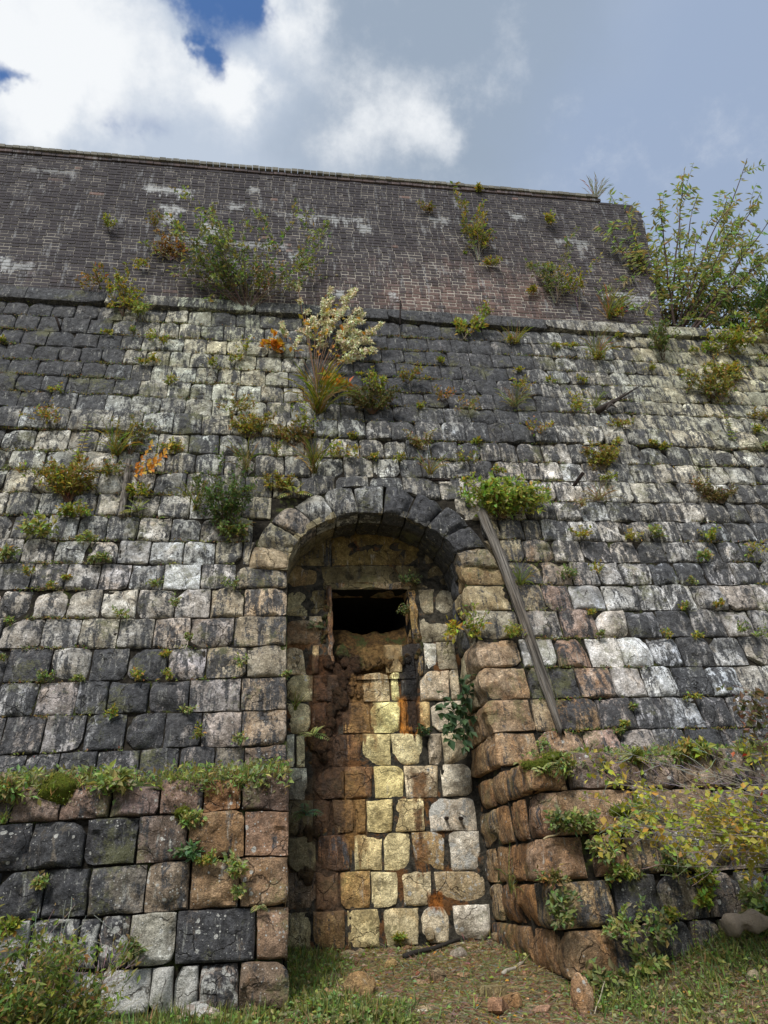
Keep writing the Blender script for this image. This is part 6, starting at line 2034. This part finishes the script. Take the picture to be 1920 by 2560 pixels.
# ground cover
def ground_cover():
    rn = random.Random(31)
    N_ = 210000
    rg = np.random.default_rng(4)
    X, Y = rg.uniform(-1.9, 4.6, N_), rg.uniform(3.7, 7.5, N_)
    in_niche = (X > XL) & (X < XR + .0)
    keep = (Y < 5.62) | in_niche
    X, Y = X[keep], Y[keep]
    q = np.stack([X * 1.5, Y * 1.5, X * 0], -1)
    lush = fbm(q, 12, 4) + .50 * np.clip((X - 1.75) / .6, -.1, 1) + .55 * np.clip((.75 - X) / .9, -1, 1) + .02
    lush = lush - .75 * np.exp(-((X - 1.35) / .55) ** 2)
    r = rg.uniform(0, 1, len(X))
    green = r < np.clip(.30 + lush * 1.3, .02, .97)
    Z = ground_z(X, Y)
    G, S = Leaves(), Leaves()
    for x, y, z, g, lu in zip(X, Y, Z, green, lush):
        if g:
            if rn.random() < .45:
                c = rn.choice(BRIGHT + GREEN)
                G.add((x, y, z - .01), (rn.gauss(0, .6), rn.gauss(-.2, .5), 1), (rn.gauss(0, 1), -1, 0), rn.uniform(.04, .12) * (1 + max(0, lu) * .6), .007, tuple(k * rn.uniform(.7, 1.3) for k in c))
            else:
                c = rn.choice(BRIGHT + GREEN + [(.22, .34, .06)])
                l = rn.uniform(.018, .042) * (1.3 if lu > .3 else 1)
                G.add((x, y, z + rn.uniform(.0, .045) * (1 + max(0, lu))), rv(rn) * np.array((1, 1, .4)), rv(rn, .35) + np.array((0, -.2, 1)), l, l * .8, tuple(k * rn.uniform(.7, 1.3) for k in c))
        elif rn.random() < .75:
            c = rn.choice(STRAW + STRAW + [(.30, .21, .13), (.40, .31, .2)])
            S.add((x, y, z + rn.uniform(0, .012)), (rn.gauss(0, 1), rn.gauss(0, 1), rn.gauss(0, .12)), (0, 0, 1), rn.uniform(.04, .11), .006, tuple(k * rn.uniform(.7, 1.3) for k in c))
        if rn.random() < .006:
            c = rn.choice(ORANGE + YEL + [(.4, .1, .05), (.35, .16, .08)])
            S.add((x, y, z + .015), rv(rn) * np.array((1, 1, .2)), rv(rn, .4) + np.array((0, 0, 1)), rn.uniform(.02, .04), .02, c)
    tag(G.build('grass', None), 'short grass and clover on the ground before the wall', 'grass', kind='stuff')
    tag(S.build('dry_grass', None), 'dry straw and fallen leaves on the ground before the niche', 'dry grass', kind='stuff')


ground_cover()


# shrubs in front
def at_y(px, py, y):
    r = ray(px, py)
    return EYE + r * ((y - EYE.y) / r.y)


def front_shrub(name, label, cat, rootpos, targets, pal, leaf, stemc, n_leaf=26, rad=.006, bare=0, spread=.05, twigs=6, asp=.5):
    rn = random.Random(len(label))
    o = thing(name, rootpos, label, cat)
    ST, L = Buf(), Leaves()
    for (tx, ty, y) in targets:
        e = np.array(at_y(tx, ty, y))
        a = np.array(rootpos)
        mid = (a + e) / 2 + rv(rn, .05) + np.array((0, 0, .05))
        pts = [a * (1 - t) ** 2 + mid * 2 * t * (1 - t) + e * t * t + rv(rn, .008) for t in np.linspace(0, 1, 10)]
        V, F = tube(pts, [rad * (1 - k / 12) for k in range(10)], 5, False)
        ST.add(V, F, (*stemc, 1))
        tw = [pts[5:]]
        for _ in range(twigs):
            j = rn.randint(3, 9)
            td = (pts[j] - pts[j - 1]) / np.linalg.norm(pts[j] - pts[j - 1]) + rv(rn, .45)
            tp = stem_path(rn, pts[j], td, rn.uniform(.1, .28), 5, 0, .15)
            V, F = tube(tp, [rad * .35] * 6, 3, False)
            ST.add(V, F, (*tuple(c * rn.uniform(.8, 1.4) for c in stemc), 1))
            tw.append(tp)
        for tp in tw:
            for _ in range(int(n_leaf / 2)):
                if rn.random() < bare:
                    continue
                q = tp[rn.randrange(1, len(tp))] + rv(rn, spread * .5)
                c = tuple(x * rn.uniform(.75, 1.25) for x in rn.choice(pal))
                l = leaf * rn.uniform(.6, 1.3)
                L.add(q, rv(rn), rv(rn, .5) + np.array((0, -.4, .9)), l, l * asp, c)
    ST.build('branches', M_STEM, o)
    L.build('foliage', o)


rn_ = random.Random(2)
root_ = Vector((4.4, 4.6, 1.45))
tg = []
for _ in range(34):
    u_ = rn_.random() ** .8
    x_ = 1950 - u_ * 420
    y_ = 1905 + (1 - u_) * rn_.uniform(-40, 330) + u_ * rn_.uniform(30, 210)
    tg.append((x_, y_, rn_.uniform(4.5, 5.2)))
front_shrub('yellow_shrub', 'yellow-leaved shrub reaching in from the right before the plinth', 'shrub', root_, tg, [(.50, .47, .07), (.42, .43, .08), (.56, .50, .10), (.36, .36, .07), (.50, .36, .08), (.30, .33, .06)], .044, (.24, .20, .17), 17, .006, .1, .07, 9, .8)
tg = [(rn_.uniform(1560, 1960), rn_.uniform(1880, 2190), rn_.uniform(4.7, 5.3)) for _ in range(22)]
front_shrub('bare_shrub', 'tangle of bare grey twigs among the yellow leaves at the right', 'shrub', Vector((4.5, 5.0, 1.45)), tg, STRAW, .02, (.34, .31, .27), 2, .0055, .8, .05, 12)
tg = [(rn_.uniform(1840, 1960), rn_.uniform(1730, 1870), rn_.uniform(4.6, 5.1)) for _ in range(10)]
front_shrub('purple_leaved_shrub', 'dark purple-green leaved branch at the right edge above the yellow shrub', 'shrub', Vector((4.6, 4.8, 1.5)), tg, [(.10, .09, .035), (.14, .12, .05), (.09, .10, .04), (.18, .09, .06)], .06, (.14, .10, .08), 16, .006, .1, .06, 5, .6)
front_shrub('red_leaved_twig', 'few bright red leaves at the right edge beside the yellow shrub', 'plant', Vector((4.2, 4.75, 1.5)), [(1905, 1930, 4.8), (1915, 1895, 4.8), (1830, 1885, 5.0), (1900, 1955, 4.8)], [(.50, .06, .04), (.55, .12, .06), (.42, .08, .06)], .045, (.2, .15, .12), 5, .003, .3, .03, 2, .7)
tg = []
for _ in range(42):
    x_ = rn_.uniform(-80, 250)
    tg.append((x_, 2560 - (1 - abs(x_ - 80) / 260) * rn_.uniform(60, 230) + rn_.uniform(0, 60), rn_.uniform(4.3, 4.9)))
front_shrub('evergreen_shrub', 'low evergreen shrub with narrow leaves in the bottom left corner', 'shrub', Vector((-1.5, 4.5, .62)), tg, [(.13, .19, .04), (.20, .26, .06), (.28, .31, .07), (.30, .21, .07), (.10, .15, .035)], .042, (.20, .17, .14), 60, .005, .05, .045, 7, .4)
tg = [(rn_.uniform(40, 330), rn_.uniform(2330, 2460), rn_.uniform(4.5, 5.0)) for _ in range(16)]
front_shrub('twiggy_shrub', 'pale bare twigs rising from the evergreen shrub at the lower left', 'shrub', Vector((-1.2, 4.7, .68)), tg, [(.17, .18, .06), (.22, .17, .07)], .018, (.34, .30, .24), 6, .004, .3, .04, 8, .4)


# ------------------------------------------------------------------ loose things
def rock(px, py, w, h, label, tint, mask=(.15, .2, .2, 0), seed=0, y=None, depth=.7, name='boulder', cat='rock'):
    lo, hi = 2.0, 7.6
    for _ in range(40):      # where the sight line meets the ground
        mid = (lo + hi) / 2
        q = at_y(px, py + h * .42, mid)
        if q.z > float(ground_z(np.array(q.x), np.array(q.y))):
            lo = mid
        else:
            hi = mid
    q = at_y(px, py + h * .42, lo)
    s = depth_at(q) / F_PX
    c = (q.x, q.y + w * s * depth * .3, q.z + h * s * .32)
    V, F = boulder(c, (w * s * .54, w * s * depth * .5, h * s * .66), seed + int(px), 18)
    V = V + fbm(V * 20, 3, 3)[:, None] * .006
    o = meshobj(name, V, F, M_STONE, None, (*tint, .3 + seed * .07), mask)
    tag(o, label, cat)
    return o


rock(345, 2505, 95, 75, 'rounded pale ochre boulder at the foot of the left plinth', (.50, .42, .28), (.05, .4, .2, 0), 1)
rock(500, 2550, 120, 62, 'pinkish grey boulder with a white crust at the bottom edge', (.38, .32, .28), (.25, .9, .1, 0), 2)
rock(165, 2552, 28, 34, 'small orange rock at the bottom left', (.50, .32, .15), (.0, .0, .3, 0), 3)
rock(900, 2470, 86, 52, 'brown angular boulder lying in the grass before the niche', (.36, .25, .12), (.15, 0, .35, 0), 4)
rock(1095, 2440, 54, 30, 'low brown rock half sunk in the dry ground', (.26, .20, .12), (.2, .1, .2, 0), 5)
rock(1150, 2385, 44, 26, 'pale rounded rock near the right corner of the niche', (.36, .31, .26), (.2, .3, .1, 0), 6)
rock(820, 2448, 90, 18, 'flat mossy slab left of the brown boulder', (.26, .22, .15), (.3, .1, .2, 0), 7)
rock(1050, 2458, 36, 12, 'small flat orange stone beside the thin stick', (.44, .30, .17), (.05, 0, .2, 0), 8)
rock(1165, 2440, 42, 16, 'flat orange stone in the dry grass', (.46, .30, .18), (.05, 0, .2, 0), 9)
rock(945, 2520, 46, 14, 'grey flat stone at the bottom middle', (.30, .28, .25), (.2, .2, 0, 0), 10)
rock(1360, 2525, 50, 16, 'reddish flat stone near the bottom right of the path', (.40, .24, .16), (.05, 0, .2, 0), 11)
rock(1065, 2525, 40, 12, 'tan flat stone at the bottom middle of the path', (.42, .32, .2), (.05, 0, .1, 0), 12)
rock(980, 2412, 40, 22, 'ochre stone against the foot of the niche', (.40, .28, .12), (.15, 0, .3, 0), 13)
rock(1465, 2500, 60, 90, 'slanting brown slab propped under the orange corner block', (.38, .25, .15), (.15, .3, .4, 0), 14)
rock(1890, 2445, 36, 26, 'pale stone in the grass bank at the right', (.36, .30, .2), (.1, .3, .1, 0), 15)
rock(1046, 2435, 12, 12, 'tiny brick-red fragment on the dry ground', (.50, .20, .12), (0, 0, 0, 0), 16)


def loose_brick(px, py, rot, tiltv, label, size=(.085, .05, .04), tint=(.36, .24, .14)):
    lo, hi = 2.0, 7.6
    for _ in range(40):
        mid = (lo + hi) / 2
        q = at_y(px, py, mid)
        if q.z > float(ground_z(np.array(q.x), np.array(q.y))):
            lo = mid
        else:
            hi = mid
    q = at_y(px, py, lo)
    sx, sy, sz = size
    rg = np.random.default_rng(int(px))
    n = 5
    V, F = [], []
    import itertools
    bm_ = {}
    g = np.linspace(-1, 1, n)
    for ax in range(3):
        for sgn in (-1, 1):
            for i in range(n - 1):
                for j in range(n - 1):
                    ids = []
                    for (a, b) in ((i, j), (i + 1, j), (i + 1, j + 1), (i, j + 1)):
                        p = [0, 0, 0]
                        p[ax] = sgn
                        p[(ax + 1) % 3] = g[a]
                        p[(ax + 2) % 3] = g[b]
                        key = tuple(round(t, 3) for t in p)
                        if key not in bm_:
                            bm_[key] = len(V)
                            V.append(p)
                        ids.append(bm_[key])
                    F.append(tuple(ids) if sgn > 0 else tuple(reversed(ids)))
    V = np.array(V, float)
    e = np.sum(np.abs(V) > .99, axis=1)
    V = V * (1 - .05 * (e >= 2) - .05 * (e == 3))[:, None]
    V = V * np.array((sx, sy, sz)) + fbm(V * 2.3, int(px), 2)[:, None] * .006
    M = Matrix.Rotation(rot, 3, 'Z') @ Matrix.Rotation(tiltv, 3, 'Y')
    V = V @ np.array(M).T + np.array(q) + np.array((0, 0, sz * .6))
    tag(meshobj('loose_brick', V, F, M_STONE, None, (*tint, .5), (.1, .15, .25, 0), smooth=False), label, 'brick')


loose_brick(1235, 2492, .3, .05, 'mossy ochre broken brick, upper left of the three at the right of the path', tint=(.34, .28, .14))
loose_brick(1272, 2518, -.5, -.25, 'orange-brown broken brick, right one of the three at the right of the path', tint=(.42, .26, .13))
loose_brick(1248, 2535, 1.0, .5, 'reddish broken brick, lowest of the three at the right of the path', tint=(.38, .22, .14))


def stick(a, b, rad, label, tint, name='stick', cat='stick'):
    a, b = Vector(a), Vector(b)
    pts = [a.lerp(b, t) + Vector((0, 0, .006 * math.sin(t * 9))) for t in np.linspace(0, 1, 7)]
    V, F = tube(pts, [rad * (1 - .25 * t) for t in np.linspace(0, 1, 7)], 7)
    tag(meshobj(name, V, F, M_STEM, None, (*tint, 1)), label, cat)


def gp(px, py, dz=.02):
    lo, hi = 2.0, 7.6
    for _ in range(40):
        mid = (lo + hi) / 2
        q = at_y(px, py, mid)
        if q.z > float(ground_z(np.array(q.x), np.array(q.y))):
            lo = mid
        else:
            hi = mid
    q = at_y(px, py, lo)
    return q + Vector((0, 0, dz))


stick(gp(1028, 2455), gp(1058, 2442), .006, 'thin straight stick on the dry ground before the niche', (.30, .24, .18))
stick(gp(1258, 2442), gp(1310, 2415), .016, 'weathered grey piece of wood lying right of the path', (.42, .38, .31), 'driftwood', 'wood')
stick(gp(1010, 2402, .03), gp(1150, 2370, .06), .022, 'black rotten plank lying along the foot of the niche', (.03, .026, .022), 'rotten_plank', 'plank')
stick(gp(1488, 2545), gp(1520, 2500, .1), .004, 'thin pale twig under the right plinth', (.42, .36, .26))
stick(PLIN.hit(1350, 2100) + Vector((0, -.08, .0)), PLIN.hit(1410, 2083) + Vector((0, -.05, .02)), .008, 'straw-coloured stick lying on the ledge above the purple block', (.42, .34, .2))


def beam():
    a = MAIN.hit(1200, 1292) + MAIN.n * .10
    b = MAIN.hit(1408, 1835) + MAIN.n * .05
    ax = b - a
    L = ax.length
    n, k = 60, 12
    V = []
    rn = np.random.default_rng(6)
    ph = rn.uniform(.78, 1.15, k)
    for i in range(n + 1):
        t = i / n
        w = .064 * (1 - .22 * t) * (1 if t < .8 else 1 - (t - .8) * 2.2)
        tk = .05 * (1 - .2 * t)
        for j in range(k):
            an = 2 * math.pi * j / k
            gr = ph[j] + .10 * vnoise(np.array([[j * 3.1, t * 5, 1.0]]), 3)[0] + .05 * vnoise(np.array([[j * 7.1, t * 22, 1.0]]), 4)[0]
            sq = 1 / max(abs(math.cos(an)), abs(math.sin(an))) ** .6
            V.append((math.cos(an) * w * gr * sq, math.sin(an) * tk * gr * sq, t * L + (.05 * vnoise(np.array([[j * 2.3, 0, 5.0]]), 8)[0] if i in (0, n) else 0)))
    F = [(i * k + j, i * k + (j + 1) % k, (i + 1) * k + (j + 1) % k, (i + 1) * k + j) for i in range(n) for j in range(k)]
    F.append(tuple(reversed(range(k))))
    F.append(tuple(range(n * k, n * k + k)))
    V = np.array(V)
    V[:, 0] += .03 * np.sin(V[:, 2] / L * 4.2) - .01
    me = bpy.data.meshes.new('wooden_beam')
    me.from_pydata(V.tolist(), [], F)
    me.polygons.foreach_set('use_smooth', np.ones(len(me.polygons), bool))
    me.materials.append(M_WOOD)
    o = bpy.data.objects.new('wooden_beam', me)
    z = ax.normalized()
    y = (MAIN.n - z * MAIN.n.dot(z)).normalized()
    x = y.cross(z)
    M = Matrix((x, y, z)).transposed().to_4x4()
    M.translation = a
    o.matrix_world = M
    COL.objects.link(o)
    tag(o, 'long weathered grey timber leaning on the wall right of the arch', 'beam')


beam()


def post():
    a = MAIN.hit(305, 1300) + MAIN.n * .06
    b = MAIN.hit(325, 1165) + MAIN.n * .09
    ax = b - a
    pts = [a.lerp(b, t) for t in np.linspace(0, 1, 24)]
    V, F = tube(pts, [.034 + .004 * math.sin(i * 1.7) for i in range(24)], 10)
    V = V + fbm(V * np.array((40, 40, 4)), 4, 2)[:, None] * .008
    me = bpy.data.meshes.new('wooden_post')
    me.from_pydata(V.tolist(), [], F)
    me.materials.append(M_WOOD)
    o = bpy.data.objects.new('wooden_post', me)
    COL.objects.link(o)
    tag(o, 'short split wooden post standing against the wall at the left', 'post')


post()


def iron(a, b, rad, label, name='iron_bar'):
    V, F = tube([a, a.lerp(b, .5) + Vector((0, 0, .005)), b], rad, 8)
    tag(meshobj(name, V, F, M_IRON), label, 'iron bar')


iron(MAIN.hit(152, 828) + MAIN.n * .02, MAIN.hit(144, 808) + MAIN.n * .10, .016, 'black iron pin sticking out of the upper left stones')
iron(MAIN.hit(1430, 1222) + MAIN.n * .0, MAIN.hit(1448, 1203) + MAIN.n * .16, .024, 'rusty iron stub right of the bright green bush')
iron(MAIN.hit(1078, 1204) + MAIN.n * .03, MAIN.hit(1122, 1212) + MAIN.n * .08, .018, 'dark iron bar lying in the joint above the right of the arch')
iron(BRICK.hit(1000, 757) - Vector((0, .04, 0)), MAIN.hit(998, 824) + MAIN.n * .09, .013, 'long black iron rod hanging from the brick over the string course', 'iron_rod')


def dead_branch():
    rn = random.Random(4)
    p = MAIN.hit(1490, 1035) + MAIN.n * .05
    o = thing('dead_branch', p, 'dark dead branch stump sticking out of the wall at the right', 'branch')
    pts = [p, MAIN.hit(1520, 1022) + MAIN.n * .10, MAIN.hit(1545, 1012) + MAIN.n * .15, MAIN.hit(1586, 992) + MAIN.n * .2]
    V, F = tube(pts, [.05, .035, .02, .006], 7)
    V = V + fbm(V * 30, 2, 3)[:, None] * .012
    meshobj('limb', V, F, M_STEM, o, (.045, .035, .03, 1))
    for (x, y, r0) in ((1540, 1020, .02), (1530, 1040, .02), (1560, 998, .012), (1570, 1010, .01), (1505, 1045, .025)):
        V, F = tube([pts[1], MAIN.hit(x, y) + MAIN.n * .16], [r0, r0 * .4], 6)
        meshobj('twig', V, F, M_STEM, o, (.05, .04, .033, 1))


dead_branch()


def log():
    a, b = at_y(1815, 2320, 5.35), at_y(1990, 2300, 5.25)
    pts = [a.lerp(b, t) + Vector((0, 0, .02 * math.sin(t * 5))) for t in np.linspace(0, 1, 22)]
    V, F = tube(pts, [.06 + .02 * math.sin(i * .9) for i in range(22)], 14)
    V = V + fbm(V * np.array((8, 30, 30)), 6, 3)[:, None] * .025
    tag(meshobj('fallen_log', V, F, M_STEM, None, (.26, .21, .16, 1)), 'weathered fallen log at the right edge among weeds', 'log')


log()


# moss and tiny weeds along the joints
def joint_moss():
    rn = random.Random(55)
    L = Leaves()
    for r in range(0, 22):
        xs = np.arange(-4.6, 8.0, .012)
        zs = np.array([zline(r, x) for x in xs])
        v = fbm(np.stack([xs * 1.4, zs * 1.4, xs * 0 + 2], -1), 31, 4)
        for x, z, a in zip(xs, zs, v):
            if XL - .05 < x < XR + .05 and r >= 10 or ((x - ACX) / 1.45) ** 2 + (max(0, z - ACZ) / 1.3) ** 2 < 1:
                continue
            if rn.random() > (a - .02) * 1.5 + (.12 if r < 11 else 0.03):
                continue
            y = MAIN.y(z)
            for _ in range(rn.randint(2, 5)):
                c = rn.choice([(.15, .17, .05), (.22, .22, .06), (.30, .27, .08), (.11, .12, .05), (.24, .17, .08)])
                l = rn.uniform(.012, .035)
                L.add((x + rn.gauss(0, .02), y - rn.uniform(-.005, .03), z + rn.gauss(0, .009)), (rn.gauss(0, 1), -.6, rn.gauss(0, .8)), rv(rn, .5) + np.array((0, -1, .5)), l, l * .55, tuple(k * rn.uniform(.6, 1.3) for k in c))
    tag(L.build('joint_moss', None), 'moss and tiny weeds creeping along the joints of the stone wall', 'moss', kind='stuff')


joint_moss()


# chips of stone and brick fallen along the foot of the walls
def rubble():
    rn = random.Random(91)
    B = Buf()
    for _ in range(420):
        t = rn.random()
        if t < .45:
            x, y = rn.uniform(XL + .05, XR - .05), 7.38 - abs(rn.gauss(0, .28))
        elif t < .75:
            x, y = rn.uniform(.4, 2.3), rn.uniform(4.6, 7.2)
        else:
            x, y = rn.uniform(-2.0, 4.0), 5.58 - abs(rn.gauss(0, .2))
        z = float(ground_z(np.array(x), np.array(y)))
        k = rn.uniform(.008, .028) * (1.6 if rn.random() < .06 else 1)
        V, F = boulder((x, y, z + k * .3), (k * rn.uniform(.8, 1.6), k, k * .6), rn.randrange(9999), 7)
        c = rn.choice([(.42, .34, .22), (.34, .30, .24), (.46, .27, .16), (.30, .22, .14), (.50, .46, .36)])
        B.add(V, F, (*c, rn.random()), (.15, .1, .2, 0))
    tag(B.build('rubble', M_STONE, None, kind='stuff'), 'small chips of stone and brick scattered along the foot of the walls', 'rubble')


rubble()
